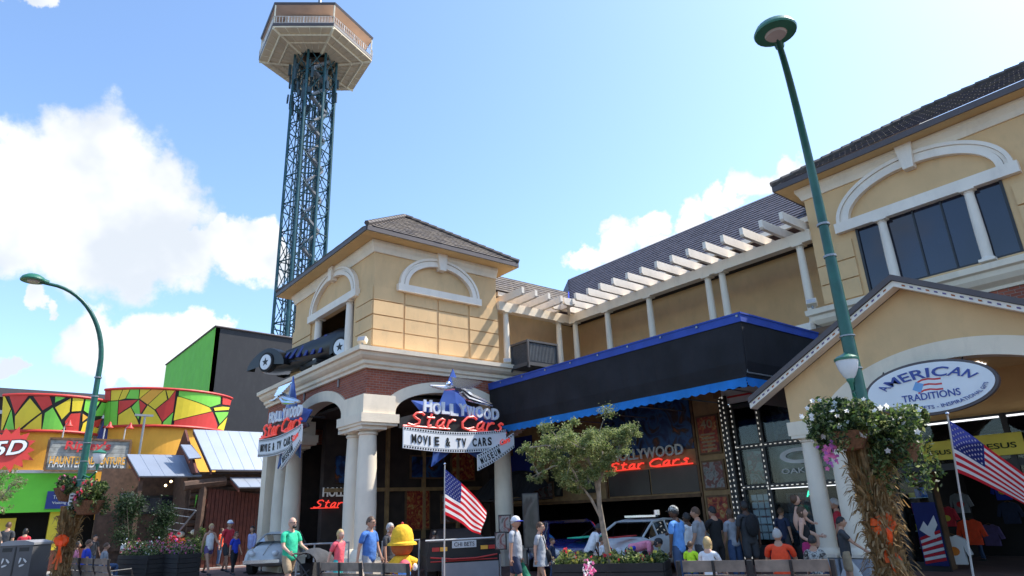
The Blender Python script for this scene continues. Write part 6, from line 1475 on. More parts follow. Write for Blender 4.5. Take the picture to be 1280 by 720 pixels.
# ================================================================== cars
def car(loc, head, label, paint, L_=4.6, W_=1.8, H_=1.4, group='cars on show in the museum front', kind='sedan', extra=None):
    t = thing('show_car', label, 'car', (loc[0], loc[1], GZ), group)
    ox, oy = loc[0], loc[1]; m = Matrix.Rotation(head, 3, 'Z')
    def P(a, b, c): v = m @ Vector((a, b, 0)); return (ox+v.x, oy+v.y, GZ+c)
    h = L_/2; V = []; F = []; n = 16
    if kind == 'beetle': st = [(-h, .35, .35, .62), (-h+.15, .25, .62, .78), (-h+.6, .22, .95, .9), (-h+1.2, .2, 1.0, .97), (0, .2, 1.02, 1.0), (h-1.3, .2, .98, .97), (h-.7, .22, .86, .86), (h-.25, .28, .66, .72), (h, .36, .42, .5)]
    else: st = [(-h, .42, .78, .86), (-h+.12, .30, .90, .95), (-h+.7, .24, .96, 1), (0, .22, .95, 1), (h-1.3, .24, .92, 1), (h-.5, .27, .84, .97), (h-.1, .32, .72, .9), (h, .42, .58, .82)]
    for a, zb, zt, wf in st:
        for j in range(n):
            th = 2*math.pi*j/n; c_, s_ = math.cos(th), math.sin(th)
            V.append(P(a, W_/2*wf*abs(c_)**.35*(1 if c_ >= 0 else -1), (zb+zt)/2+(zt-zb)/2*abs(s_)**.55*(1 if s_ >= 0 else -1)))
    for i in range(len(st)-1):
        for j in range(n): F.append((i*n+j, i*n+(j+1) % n, (i+1)*n+(j+1) % n, (i+1)*n+j))
    F += [tuple(range(n)), tuple((len(st)-1)*n+j for j in range(n))]
    MB(paint).add(V, F).build('body', t, smooth=True)
    if kind == 'beetle': cb_ = [(-h+.3, .75, .80, .35), (-h+.9, .62, 1.28, .62), (-.3, .60, H_+.06, .64), (.35, .60, H_, .62), (.85, .70, 1.0, .74)]
    else: cb_ = [(-h+.55, .75, .90, .74), (-h+1.35, .60, H_-.04, .66), (-.2, .58, H_, .66), (.45, .60, H_-.06, .68), (1.15, .72, .92, .80)]
    gl = MB('car_glass'); V = []
    for a, wt, z, wb in cb_: V += [P(a, -W_/2*wb*1.1, .86), P(a, -W_/2*wt, z), P(a, W_/2*wt, z), P(a, W_/2*wb*1.1, .86)]
    F = []
    for i in range(len(cb_)-1):
        q = 4*i; F += [(q, q+1, q+5, q+4), (q+2, q+3, q+7, q+6)]
    F += [(1, 2, 6, 5), (4*(len(cb_)-2)+1, 4*(len(cb_)-2)+2, 4*(len(cb_)-1)+2, 4*(len(cb_)-1)+1), (0, 3, 2, 1)]
    gl.add(V, F).build('glass', t, smooth=False); rf = MB(paint); F = [(4*i+1, 4*i+2, 4*i+6, 4*i+5) for i in range(1, len(cb_)-2)]; V2 = [(v[0], v[1], v[2]+.015) for v in V]; rf.add(V2, F)
    for i in range(len(cb_)):
        for s_ in (1, 2): pass
    for s_ in (0, 3): rf.tube([V[4*i+(1 if s_ == 0 else 2)] for i in range(len(cb_))], .03, 5)
    for i in (1, 2, 3): rf.tube([V[4*i], V[4*i+1]], .025, 5); rf.tube([V[4*i+3], V[4*i+2]], .025, 5)
    rf.build('roof', t, smooth=True)
    for a in (-h+.85, h-.85):
        for b in (-W_/2+.1, W_/2-.1):
            w = MB('tyre'); w.tube([P(a, b-.1, .32), P(a, b+.1, .32)], .32, 20); w = w.build('wheel', t, smooth=True); s_ = 1 if b > 0 else -1; MB('chrome').tube([P(a, b+s_*.09, .32), P(a, b+s_*.12, .32)], .19, 16).build('hubcap', w)
            arch = MB(paint); arch.tube([P(a+.37*math.cos(q_), b+s_*.06, .32+.37*math.sin(q_)) for q_ in [math.pi*k/8 for k in range(9)]], .045 if kind != 'beetle' else .11, 6); arch.build('wheel_arch', t, smooth=True)
    for b in (-W_/2+.3, W_/2-.3):
        MB('lamp_glass').ball(P(h-.12, b, .66), (.11, .11, .09), 12, 8).build('headlight', t, smooth=True); MB('trim_red').box(P(-h+.03, b, .72), (.06, .28, .10), m).build('tail_light', t)
    MB('chrome').box(P(h+.0, 0, .42), (.10, W_*.86, .10), m).build('bumper', t); MB('chrome').box(P(-h-.0, 0, .44), (.10, W_*.86, .10), m).build('bumper', t)
    g_ = MB('chrome')
    if kind != 'beetle':
        for k in range(5): g_.box(P(h-.0, 0, .52+.045*k), (.04, W_*.5, .016), m)
    else: g_.tube([P(h-1.1, 0, .95), P(h-.6, 0, .86), P(h-.1, 0, .6)], .012, 5)
    g_.build('grille', t)
    return t, P, m
_, BP, bm_ = car(tuple(at_dist(349, 690, 22.6)[:2]), R(-38), 'white rounded vintage car beside the porch, behind the green shirted man', 'offwhite', 3.4, 1.35, 1.2, kind='beetle')
car(tuple(at_dist(712, 690, 17.2)[:2]), R(-35), 'dark navy show car parked behind the woman in the grey dress', 'navy_paint', 4.9, 1.9, 1.32)
tt, GP, gm = car(tuple(at_dist(806, 690, 16.6)[:2]), R(-78), 'white and green show car facing the street behind the bending person', 'offwhite', 4.8, 1.75, 1.28)
lb = MB('chrome'); lb.box(GP(0, 0, 1.36), (.16, .9, .05), gm); lb.tube([GP(-.1, .4, 1.38), GP(-.1, .4, 1.5)], .09, 8); lb.build('roof_rack', tt)
MB('cl_green').box(GP(1.8, -.6, .955), (.9, .4, .02), gm).build('bonnet_panel', tt); MB('letter_red').box(GP(1.9, .5, .955), (1.0, .2, .02), gm).build('bonnet_stripe', tt)
rc = thing('show_car', 'dark show car seen from behind, with pale licence plate, behind the left flag', 'car', tuple(np.append(at_dist(580, 690, 16.5)[:2], GZ)), 'cars on show in the museum front')
ctr_ = Vector(at_dist(580, 690, 16.5)); ctr_.z = GZ; hu = Vector((.42, .91, 0)).normalized(); hn = Vector((-hu.y, hu.x, 0)); ang = math.atan2(hu.y, hu.x); m = Matrix.Rotation(ang, 3, 'Z')
def RP(a, b, c): return ctr_+hu*a+hn*b+Vector((0, 0, c))
bd = MB('black_paint'); bd.prism([RP(-.92, 0, .28), RP(.92, 0, .28), RP(.95, 0, .62), RP(.88, 0, .95), RP(-.88, 0, .95), RP(-.95, 0, .62)], hn*3.6); bd.prism([RP(-.66, .5, .95), RP(.66, .5, .95), RP(.52, 1.1, 1.22), RP(-.52, 1.1, 1.22)], hn*1.4); bd.build('body', rc)
for s_ in (-1, 1):
    MB('p_orange').box(RP(s_*.52, -.02, .78), (.18, .04, .09), m).build('tail_light', rc); MB('trim_red').box(RP(s_*.72, -.02, .78), (.18, .04, .09), m).build('tail_light', rc)
    w = MB('tyre').tube([RP(s_*.8-.1, .5, .33), RP(s_*.8+.1, .5, .33)], .33, 18).build('wheel', rc, smooth=True)
MB('trim_red').tube([RP(-.85, -.03, .60), RP(-.3, -.05, .54), RP(.3, -.05, .54), RP(.85, -.03, .60)], .022, 6).build('trim', rc); MB('trim_red').tube([RP(-.85, -.03, .50), RP(.85, -.03, .50)], .015, 6).build('trim', rc)
MB('offwhite').tube([RP(-.98, -.05, 1.0), RP(.98, -.05, 1.0)], .022, 6).build('spoiler', rc); pl = MB('offwhite').box(RP(0, -.05, .88), (.62, .02, .17), m).build('licence_plate', rc)
text('lettering', 'CHI BETS', pl, 'cl_char', RP(-.26, -.065, .83), hu, (0, 0, 1), .52, .10, .004, 0, .005)
bp_ = thing('display_plinth', 'pale grey low sign board on short posts in front of the dark show car', 'sign', tuple(RP(0, -.5, 0))); MB('bin_top').box(RP(.1, -.5, .28), (1.35, .03, .40), m).build('board', bp_)
for s_ in (-.62, .82): MB('steel').tube([RP(s_, -.5, 0), RP(s_, -.5, .62)], .02, 6).build('post', bp_)
for (px, py, D, w_, h_, lab) in ((631, 655, 16.2, .32, .44, 'small framed picture standing by the second porch column'), (626, 676, 16.0, .30, .42, 'small colourful notice below the framed picture by the second porch column'), (664, 650, 16.4, .42, 1.3, 'tall grey poster panel right of the second porch column')):
    p = at_dist(px, py, D); t = thing('notice_stand', lab, 'notice', (p[0], p[1], p[2]-h_/2)); mr = Matrix.Rotation(R(40), 3, 'Z'); MB('black_metal').box(p, (w_, .03, h_), mr).build('frame', t); MB('poster_grey' if h_ < .5 else 'picture_grey').box(Vector(p)+mr @ Vector((0, -.018, 0)), (w_-.06, .004, h_-.06), mr).build('picture', t)
# ================================================================== people
def skin_mesh(joints, edges, rad, root=0, sub=2):
    me = bpy.data.meshes.new('skel'); me.from_pydata([tuple(j) for j in joints], edges, []); o = bpy.data.objects.new('skel', me); COL.objects.link(o)
    o.modifiers.new('s', 'SKIN').use_smooth_shade = True
    for i, v in enumerate(me.skin_vertices[0].data):
        v.radius = rad[i] if isinstance(rad[i], tuple) else (rad[i], rad[i]); v.use_root = (i == root)
    if sub: m = o.modifiers.new('u', 'SUBSURF'); m.levels = sub; m.render_levels = sub
    dg = bpy.context.evaluated_depsgraph_get(); e = bpy.data.meshes.new_from_object(o.evaluated_get(dg))
    V = [v.co.copy() for v in e.vertices]; F = [tuple(p.vertices) for p in e.polygons]
    bpy.data.objects.remove(o); bpy.data.meshes.remove(me); bpy.data.meshes.remove(e); return V, F
def rotx(v, a): c, s = math.cos(a), math.sin(a); return Vector((v[0], v[1]*c-v[2]*s, v[1]*s+v[2]*c))
def person(px, py, D, head, label, skin='skin_a', hair='hair_brown', hairlen=0, top='cl_grey', bottom='cl_denim', blen='short', sleeve='short', pose='stand', ph=0.35,
           fat=1.0, female=False, hat=None, glasses=False, beard=False, arms=None, sitz=.46, lean=0., skirt=None, extra=None, collar=None, Htop=None, shoes='cl_char', yaw=0.):
    """px,py = top of the head in the photograph's frame, D = distance; the feet come down to the pavement"""
    tp_ = at_dist(px, py, D); gx, gy = float(tp_[0]), float(tp_[1]); ztop = float(tp_[2])-GZ
    bend = {'bend': R(78)}.get(pose, lean)
    hip = .93; 
    if pose == 'sit': hip = sitz+.06
    if pose == 'crouch': hip = .45
    # figure of 1.75 m: torso length hip->top .82
    def U(v): q = rotx((v[0], v[1], v[2]-.93), -bend); return Vector((q.x, q.y, q.z+hip))
    sw_ = .165 if female else .19*min(1.12, fat**.5); hw = .095; f = fat
    J = []; Ed = []; Rr = []
    def j(p, r, par=None): J.append(Vector(p)); Rr.append(r); k = len(J)-1; (Ed.append((par, k)) if par is not None else None); return k
    pel = j(U((0, 0, .94)), (.135*f, .105*f)); wa = j(U((0, .01*f, 1.10)), ((.105 if female else .125)*f, .09*f), pel); ch = j(U((0, .0, 1.28)), (.145*f, .10*f), wa); uc = j(U((0, -.01, 1.40)), (.13, .085), ch)
    nk = j(U((0, 0, 1.46)), (.068, .064), uc); nk2 = j(U((0, .012, 1.55)), (.062, .064), nk)
    A = arms or [(ph*.9, .10, .35), (-ph*.9, .10, .25)]     # per arm: swing forward, outward, elbow
    arm_pts = []
    for s, (fw_, ow, el) in zip((-1, 1), A):
        sh = U((s*sw_, -.005, 1.405)); 
        d = Vector((s*math.sin(ow), math.sin(fw_)*math.cos(ow), -math.cos(fw_)*math.cos(ow))); e = sh+d*.28; a2 = fw_+el
        ow2 = ow if el < 1 else -.35*ow if ow < .3 else ow
        d2 = Vector((s*math.sin(ow2*.5), math.sin(a2), -math.cos(a2))).normalized(); w = e+d2*.245; hn_ = w+d2*.05
        k0 = j(U((s*.10, -.01, 1.415)), .062, uc); k1 = j(sh, .056, k0); k2 = j(e, .040, k1); k3 = j(w, .027, k2); k4 = j(hn_, (.030, .022), k3)
        arm_pts.append((sh, e, w, d2, s))
    legs = []
    for s in (-1, 1):
        hp = U((s*hw, 0, .90)) if pose != 'bend' else Vector((s*hw, 0, .90))
        if pose == 'sit': kn = Vector((s*.13, .44, hip+.01)); an = Vector((s*.13, .46, .09)); toe = Vector((s*.14, .60, .04))
        else:
            th = {'walk': ph*s, 'stand': .06*s, 'bend': 0.0}.get(pose, 0); sh_ = (-.55*ph if (pose == 'walk' and s < 0) else -.05)
            kn = hp+Vector((s*.005, math.sin(th)*.42, -math.cos(th)*.42)); a2 = th+sh_-(.05 if pose != 'walk' else 0); an = kn+Vector((0, math.sin(a2)*.41, -math.cos(a2)*.41)); toe = an+Vector((s*.02, .13, -.045))
        legs.append((hp, kn, an, toe)); k1 = j(hp, .085*f**.5, pel); k2 = j(hp.lerp(kn, .5), .075*f**.5, k1); k3 = j(kn, .052, k2); k4 = j(kn.lerp(an, .35), .052, k3); k5 = j(an, .032, k4)
    low = min(l[2].z for l in legs)-.075
    V, F = skin_mesh(J, Ed, Rr)
    B = MB(skin); B.add(V, F)
    # head with brow, nose, chin and ears
    HC = U((0, .03, 1.625)); hv = []; hf = []; n = 16; k = 12; RZ = Matrix.Rotation(yaw, 3, 'Z')
    for i in range(k+1):
        th = math.pi*i/k
        for q in range(n):
            a = 2*math.pi*q/n; x = .082*math.sin(th)*math.cos(a); y = .100*math.sin(th)*math.sin(a); z = -.122*math.cos(th)
            if z < -.02: fct = 1+(z+.02)*2.2; x *= fct; y = y*(1+(z+.02)*1.0)+(-(z+.02))*.18
            if y > .06 and abs(x) < .03 and -.035 < z < .02: y += .02*(1-abs(x)/.03)*(1-(z+.03)*12 if z > -.03 else 1)
            if y > .05 and .0 < z < .02: y -= .004
            v = RZ @ Vector((x, y, z)); v = rotx(v, -bend*.75); hv.append(HC+v)
    for i in range(k):
        for q in range(n): hf.append((i*n+q, i*n+(q+1) % n, (i+1)*n+(q+1) % n, (i+1)*n+q))
    B.add(hv, hf)
    def HP(x, y, z): return HC+rotx(RZ @ Vector((x*1.07, y*1.06, z*1.06)), -bend*.75)
    B.ball(HP(0, .105, -.018), (.011, .016, .018), 8, 5)
    for s in (-1, 1): B.ball(HP(s*.078, -.005, -.005), (.010, .018, .028), 8, 5)
    # hands: palm, four fingers, thumb
    for sh, e, w, d2, s in arm_pts:
        side = d2.cross(Vector((s, 0, 0))).normalized(); fw2 = side if side.y > 0 else -side; inn = Vector((-s, 0, 0)); pc = w+d2*.055; B.ball(pc, .034, 8, 6)
        for q in range(4):
            r0 = pc+d2*.028+fw2*(.026-.0175*q); L_ = (.062, .07, .066, .052)[q]; B.tube([r0, r0+d2*L_*.5+inn*.006, r0+d2*L_*.85+inn*.024], [.0095, .0085, .006], 6)
        r0 = w+d2*.03+fw2*.026; B.tube([r0, r0+fw2*.022+d2*.022, r0+fw2*.026+d2*.05+inn*.012], [.011, .010, .007], 6)
    o_ = (gx, gy, GZ); scale = 1.0
    toph = max(v.z for v in hv)+.015-low
    scale = ztop/toph
    t = thing('person', label, 'person', (0, 0, 0)); sub_ = []
    sub_.append(B.build('body', t, smooth=True))
    mm = MB('sign_white')
    for s in (-1, 1): mm.ball(HP(s*.030, .088, .012), (.012, .007, .008), 8, 5)
    mm.m('hair_black')
    for s in (-1, 1): mm.ball(HP(s*.030, .0945, .012), (.0055, .003, .0055), 6, 4)
    sub_.append(mm.build('eyes', t)); mo = MB('letter_red').ball(HP(0, .100, -.060), (.022, .006, .006), 8, 5).build('mouth', t)
    # shirt
    if top:
        J = []; Ed = []; Rr = []; g_ = .014
        a0 = j(U((0, 0, .80 if not female else .84)), (.165*f, .138*f)); a01 = j(U((0, 0, .95)), ((.158 if not female else .155)*f, .130*f), a0); a1 = j(U((0, .015*f, 1.08)), ((.118 if female else .150)*f+g_, .112*f+g_)); Ed.append((a01, a1)); a2 = j(U((0, .005, 1.27)), (.150*f+g_, .112*f+g_), a1); a3 = j(U((0, -.01, 1.395)), (.137+g_, .088+g_), a2); a4 = j(U((0, 0, 1.475)), (.074, .072), a3)
        if sleeve != 'none':
            for sh, e, w, d2, s in arm_pts:
                k0 = j(U((s*.10, -.01, 1.415)), .070, a3); k1 = j(sh, .064, k0); k2 = j(sh.lerp(e, .80 if sleeve == 'short' else 1), .062 if sleeve == 'short' else .054, k1)
                if sleeve == 'long': j(e.lerp(w, .9), .040, k2)
        V, F = skin_mesh(J, Ed, Rr); sub_.append(MB(top).add(V, F).build('shirt', t, smooth=True))
    if collar: MB(collar).lathe([(.07, -.01), (.075, .012), (.06, .03)], tuple(U((0, 0, 1.47))), 14).build('collar', t, smooth=True)
    if skirt:
        z0, m_, w0, w1 = skirt; pr = []; 
        k = 8; V = []; n = 20
        for i in range(k+1):
            f_ = i/k; z = 1.08+(z0-1.08)*f_
            for q in range(n): a = 2*math.pi*q/n; rr = (w0+(w1-w0)*f_)*(1+.05*math.sin(5*a)*f_); c = U((0, 0, z)); V.append(c+Vector((rr*math.cos(a)*1.15, rr*math.sin(a)*.85+.02*math.sin(a), 0)))
        F = [(i*n+q, i*n+(q+1) % n, (i+1)*n+(q+1) % n, (i+1)*n+q) for i in range(k) for q in range(n)]; sub_.append(MB(m_).add(V, F).build('dress', t, smooth=True))
    if bottom:
        J = []; Ed = []; Rr = []; a0 = j((0, 0, hip+.02), (.148*f, .120*f))
        a1 = j(U((0, .005, 1.09)), (.118*f, .098*f), a0)
        for hp, kn, an, toe in legs:
            k1 = j(hp, .098*f**.5, a0); fr = {'mini': .45, 'short': .92, 'long': 1}[blen]; k2 = j(hp.lerp(kn, fr*.6), .094*f**.5, k1); k3 = j(hp.lerp(kn, fr), .082 if blen != 'long' else .072, k2)
            if blen == 'long': k4 = j(kn.lerp(an, .5), .062, k3); j(kn.lerp(an, .97), .052, k4)
        V, F = skin_mesh(J, Ed, Rr); sub_.append(MB(bottom).add(V, F).build('shorts' if blen != 'long' else 'trousers', t, smooth=True))
    for hp, kn, an, toe in legs:
        m_ = MB(shoes); dv_ = (toe-an); dv_.z = 0; dv_.normalize(); m_.tube([an+Vector((0, 0, -.02))-dv_*.05, an+Vector((0, 0, -.035))+dv_*.05, an+Vector((0, 0, -.05))+dv_*.17], [.045, .047, .03], 10, flat=.75); m_.build('shoe', t, smooth=True)
    # hair
    if hair:
        hb = MB(hair); V = []; F = []; n = 18; k = 9
        for i in range(k+1):
            for q in range(n):
                a = 2*math.pi*q/n; fr = .5+.5*math.sin(a); lim = math.pi*(.36+.0*fr) if fr > .75 else math.pi*(.62-.22*fr); th = lim*i/k
                x = .084*math.sin(th)*math.cos(a); y = .103*math.sin(th)*math.sin(a)-.006; z = .123*math.cos(th)+.004; w_ = 1+.03*math.sin(7*a+i); V.append(HP(x*w_, y*w_, z))
        for i in range(k):
            for q in range(n): F.append((i*n+q, (i+1)*n+q, (i+1)*n+(q+1) % n, i*n+(q+1) % n))
        hb.add(V, F)
        if hairlen > 0:
            V = []; F = []; n2 = 12; k2 = 6
            for i in range(k2+1):
                f_ = i/k2; z = .03-(hairlen+.03)*f_
                for q in range(n2+1): a = math.pi+math.pi*q/n2 if True else 0; wv = 1+.06*math.sin(9*a+3*f_); V.append(HP(.088*math.cos(a)*wv*(1-.15*f_), .108*math.sin(a)*wv*(1-.1*f_)+.02, z+.02*math.sin(q*2.3)*f_))
                for q in range(n2+1): a = 2*math.pi-math.pi*q/n2; V.append(HP(.07*math.cos(a)*(1-.1*f_), .08*math.sin(a)+.02, z))
            M_ = 2*(n2+1)
            for i in range(k2):
                for q in range(M_): F.append((i*M_+q, i*M_+(q+1) % M_, (i+1)*M_+(q+1) % M_, (i+1)*M_+q))
            F.append(tuple(k2*M_+q for q in range(M_))); hb.add(V, F)
        hb.build('hair', t, smooth=True)
    if beard: MB(beard).ball(HP(0, .075, -.075), (.055, .04, .04), 12, 8).build('beard', t, smooth=True)
    if glasses:
        m_ = MB('black_metal'); 
        for s in (-1, 1): m_.ball(HP(s*.032, .098, .012), (.025, .008, .017), 10, 6); m_.tube([HP(s*.055, .09, .014), HP(s*.082, .0, .01)], .004, 4)
        m_.build('sunglasses', t)
    if hat:
        kind, c1, c2 = hat; hb = MB(c1); V = []; F = []; n = 18
        for i in range(7):
            th = math.pi*.5*i/6
            for q in range(n): a = 2*math.pi*q/n; V.append(HP(.092*math.sin(th)*math.cos(a), .108*math.sin(th)*math.sin(a), .03+.108*math.cos(th)))
        for i in range(6):
            for q in range(n): F.append((i*n+q, (i+1)*n+q, (i+1)*n+(q+1) % n, i*n+(q+1) % n))
        hb.add(V, F); hb = hb.build('cap', t, smooth=True); br = MB(c2)
        P = [HP(.085*math.cos(a), .10*math.sin(a)+.0, .034) for a in [math.pi*q/10 for q in range(11)]]; Q = [HP(.08*math.cos(a), .10*math.sin(a)+.085*math.sin(a), .02) for a in [math.pi*q/10 for q in range(11)]]
        V = P+Q+[p+Vector((0, 0, .008)) for p in P]+[p+Vector((0, 0, .008)) for p in Q]; F = [(q, q+1, 12+q, 11+q) for q in range(10)]+[(22+q, 33+q, 34+q, 23+q) for q in range(10)]+[(11+q, 12+q, 34+q, 33+q) for q in range(10)]; br.add(V, F).build('brim', hb, smooth=True)
    if extra == 'backpack':
        bp = MB('cl_black'); bp.ball(U((0, -.20, 1.22)), (.16, .11, .24), 14, 10); bp.tube([U((-.12, -.1, 1.4)), U((-.13, .1, 1.36)), U((-.13, .12, 1.15))], .018, 6); bp.tube([U((.12, -.1, 1.4)), U((.13, .1, 1.36)), U((.13, .12, 1.15))], .018, 6)
    off = low
    t.location = (gx, gy, GZ-off*scale); t.scale = (scale,)*3; t.rotation_euler = (0, 0, head-math.pi/2)
    # shift so that the crown lands on the measured point
    mt = Matrix.LocRotScale(t.location, t.rotation_euler, t.scale); top_ = mt @ (HC+Vector((0, 0, .1))); t.location.x += gx-top_.x; t.location.y += gy-top_.y
    t.location.z += ztop+GZ-max((mt @ v).z for v in hv) if pose == 'bend' else 0
    mt = Matrix.LocRotScale(t.location, t.rotation_euler, t.scale)
    info = dict(mt=mt, U=U, hands=[mt @ (w+d2*.09) for sh, e, w, d2, s in arm_pts], scale=scale, hip=hip)
    if extra == 'backpack':
        bt = bp.build('backpack', None); 
        bt.matrix_world = mt; bt['label'] = 'black backpack worn by the man in dark clothes at the bulb lit shop front'; bt['category'] = 'backpack'; bt.name = 'backpack'
    return t, info
RT = R(50); W0 = R(28)
person(265, 654, 22.5, R(15), 'woman in a white sleeveless top and purple shorts walking at the left', 'skin_b', 'hair_blond', .06, 'cl_white', 'cl_purple', 'mini', 'none', 'walk', .40, female=True, arms=[(.5, .1, .5), (-.3, .1, .2)])
person(288, 650, 23.6, R(25), 'man in a red shirt and white cap behind the woman in white', 'skin_b', 'hair_black', 0, 'cl_red', 'cl_char', 'short', 'short', 'walk', .25, hat=('cap', 'sign_white', 'cl_blue'))
person(296, 664, 22.0, R(20), 'shorter person in a bright blue shirt between the red shirt and the lavender top', 'skin_b', 'hair_brown', .05, 'cl_royal', 'cl_black', 'long', 'short', 'walk', .2, female=True, glasses=True)
person(316, 657, 22.6, R(-60), 'dark haired woman in a lavender top and khaki shorts at the left', 'skin_b', 'hair_black', .22, 'cl_lav', 'cl_khaki', 'short', 'long', 'stand', .2, female=True)
_, gi = person(366, 646, 14.6, R(20), 'bald bearded man in a bright green shirt pushing a stroller', 'skin_a', None, 0, 'cl_green', 'cl_khaki', 'short', 'short', 'walk', .35, fat=1.18, glasses=True, beard='hair_black', arms=[(.35, .12, .75), (.25, .12, .85)])
person(426, 661, 13.8, R(20), 'blond girl in a coral pink top walking in front of the porch columns', 'skin_a', 'hair_blond', .10, 'cl_coral', 'cl_teal', 'short', 'short', 'walk', .3, female=True, arms=[(-.5, .2, .3), (-.4, .15, .2)])
person(464, 645, 13.5, R(28), 'man in a blue shirt and grey shorts walking past the porch columns', 'skin_b', 'hair_brown', 0, 'cl_blue', 'cl_grey', 'short', 'short', 'walk', .3, fat=1.15, glasses=True, arms=[(.2, .12, .2), (-.3, .12, .2)])
person(488, 653, 14.0, R(25), 'grey haired woman in a black top behind the yellow hatted figure', 'skin_b', 'hair_grey', .08, 'cl_char', 'cl_black', 'short', 'short', 'walk', .2, female=True, glasses=True, arms=[(.5, .1, .3), (.1, .1, .1)])
_, mi = person(644, 645, 12.9, R(32), 'man in a grey tee and pale cap carrying a green bag', 'skin_b', 'hair_grey', 0, 'cl_lgrey', 'cl_navy', 'short', 'short', 'walk', .32, fat=1.22, hat=('cap', 'cl_white', 'cl_royal'), arms=[(.05, .12, .1), (-.05, .10, .05)])
person(675, 652, 13.2, R(28), 'woman in a short grey dress with sunglasses', 'skin_a', 'hair_brown', .02, 'cl_lgrey', 'cl_black', 'mini', 'short', 'walk', .25, fat=1.08, female=True, glasses=True, skirt=(.72, 'cl_lgrey', .135, .20))
person(748, 654, 14.6, R(65), 'man in a white shirt leaning over behind the street tree', 'skin_c', 'hair_black', 0, 'cl_white', 'cl_black', 'long', 'short', 'stand', .1, lean=R(28), fat=1.15)
person(752, 671, 14.2, R(60), 'small child in a white shirt beside the trunk of the street tree', 'skin_b', 'hair_brown', 0, 'cl_white', 'cl_denim', 'long', 'short', 'stand', .1)
person(822, 673, 13.6, R(35), 'person in a pink top and blue trousers bending down before the white and green car', 'skin_b', 'hair_black', .1, 'cl_pink', 'cl_royal', 'long', 'short', 'bend', .1, female=True, arms=[(.2, .05, .3), (.0, .05, .2)])
person(841, 632, 12.4, R(-175), 'tall man in a bright blue tee and jeans with a patterned cap', 'skin_c', 'hair_black', 0, 'cl_sky', 'cl_denim', 'long', 'short', 'stand', .1, fat=1.08, hat=('cap', 'hazard', 'cl_black'), arms=[(.05, .1, .1), (.1, .1, .15)], shoes='cl_white')
person(857, 640, 13.4, R(170), 'person in a white tee reaching out behind the man in bright blue', 'skin_c', 'hair_black', 0, 'cl_white', 'cl_black', 'long', 'short', 'stand', .1, arms=[(1.2, .1, .2), (.9, .2, .2)])
person(868, 633, 12.9, R(-165), 'man in a plain grey tee standing behind the blond seated person', 'skin_b', 'hair_brown', 0, 'cl_grey', 'cl_char', 'long', 'short', 'stand', .1, fat=1.1)
person(889, 632, 13.6, R(165), 'man in a black tee looking at his phone beside the poster pilaster', 'skin_b', 'hair_black', 0, 'cl_black', 'cl_black', 'short', 'short', 'stand', .1, arms=[(.5, .1, 1.3), (.3, .1, .8)])
person(911, 635, 13.8, R(150), 'person in a blue grey tee and jeans with long brown hair', 'skin_b', 'hair_brown', .12, 'cl_lgrey', 'cl_denim', 'long', 'short', 'stand', .1, female=True)
person(929, 625, 13.7, R(150), 'man in dark clothes wearing a backpack at the bulb lit shop front', 'skin_c', 'hair_black', 0, 'cl_char', 'cl_char', 'short', 'short', 'stand', .1, fat=1.1, extra='backpack')
person(883, 670, 11.1, R(110), 'blond person in white seated on the bench at the right', 'skin_a', 'hair_blond', .12, 'cl_white', 'cl_denim', 'long', 'short', 'sit', .1, female=True, arms=[(.5, .15, .5), (.5, .15, .5)])
person(862, 676, 11.6, R(100), 'small child in a neon yellow green shirt beside the blond seated person', 'skin_b', 'hair_brown', 0, 'cl_neon', 'cl_denim', 'short', 'short', 'stand', .1, arms=[(.3, .25, .2), (.3, .2, .2)])
person(970, 660, 11.2, R(115), 'heavy man in a bright orange red tee seated on the bench', 'skin_b', 'hair_grey', 0, 'cl_orange', 'cl_khaki', 'short', 'short', 'sit', .1, fat=1.25, arms=[(.5, .2, .5), (.5, .2, .5)])
person(1014, 668, 10.9, R(110), 'short haired person in a white polka dot top seated at the bench end', 'skin_b', 'hair_black', 0, 'hazard', 'cl_navy', 'long', 'short', 'sit', .1, female=True, arms=[(.4, .12, .4), (.4, .12, .4)])
_, wi = person(1001, 632, 12.2, R(25), 'woman in a black vest and magenta shorts carrying a toddler on her back', 'skin_a', 'hair_brown', .10, 'cl_black', 'cl_magenta', 'short', 'none', 'stand', .1, fat=1.05, female=True, arms=[(.2, .15, 1.3), (-.2, .15, 1.2)])
_, bi = person(1050, 645, 11.4, R(28), 'boy in a dark grey tee holding a white bag by the second porch column', 'skin_b', 'hair_black', 0, 'cl_char', 'cl_khaki', 'short', 'short', 'stand', .1, arms=[(.05, .08, .1), (.7, .1, .2)])
person(98, 676, 22.2, R(95), 'person in a pink top seated on the left bench', 'skin_b', 'hair_black', .05, 'cl_pink', 'cl_denim', 'long', 'short', 'sit', .1, female=True)
person(112, 674, 22.0, R(100), 'person in a royal blue top seated on the left bench', 'skin_b', 'hair_brown', 0, 'cl_royal', 'cl_denim', 'long', 'short', 'sit', .1, fat=1.2)
person(134, 678, 21.8, R(95), 'person in a grey top seated at the end of the left bench', 'skin_b', 'hair_brown', 0, 'cl_grey', 'cl_denim', 'long', 'short', 'sit', .1, fat=1.15)
person(157, 667, 28.5, R(-60), 'person in white and black standing in front of the dark shrub', 'skin_b', 'hair_grey', 0, 'cl_white', 'cl_black', 'long', 'long', 'stand', .1)
person(12, 652, 27, R(160), 'person in dark clothes at the counter of the orange building', 'skin_b', 'hair_brown', 0, 'cl_char', 'cl_khaki', 'short', 'short', 'stand', .1)
person(-1, 673, 20.0, R(60), 'seated person in coral at the left edge', 'skin_a', 'hair_brown', 0, 'cl_pink', 'cl_denim', 'long', 'short', 'sit', .1)
person(690, 672, 15.0, R(28), 'child walking close behind the woman in the grey dress', 'skin_b', 'hair_brown', 0, 'cl_navy', 'cl_denim', 'long', 'short', 'walk', .2)
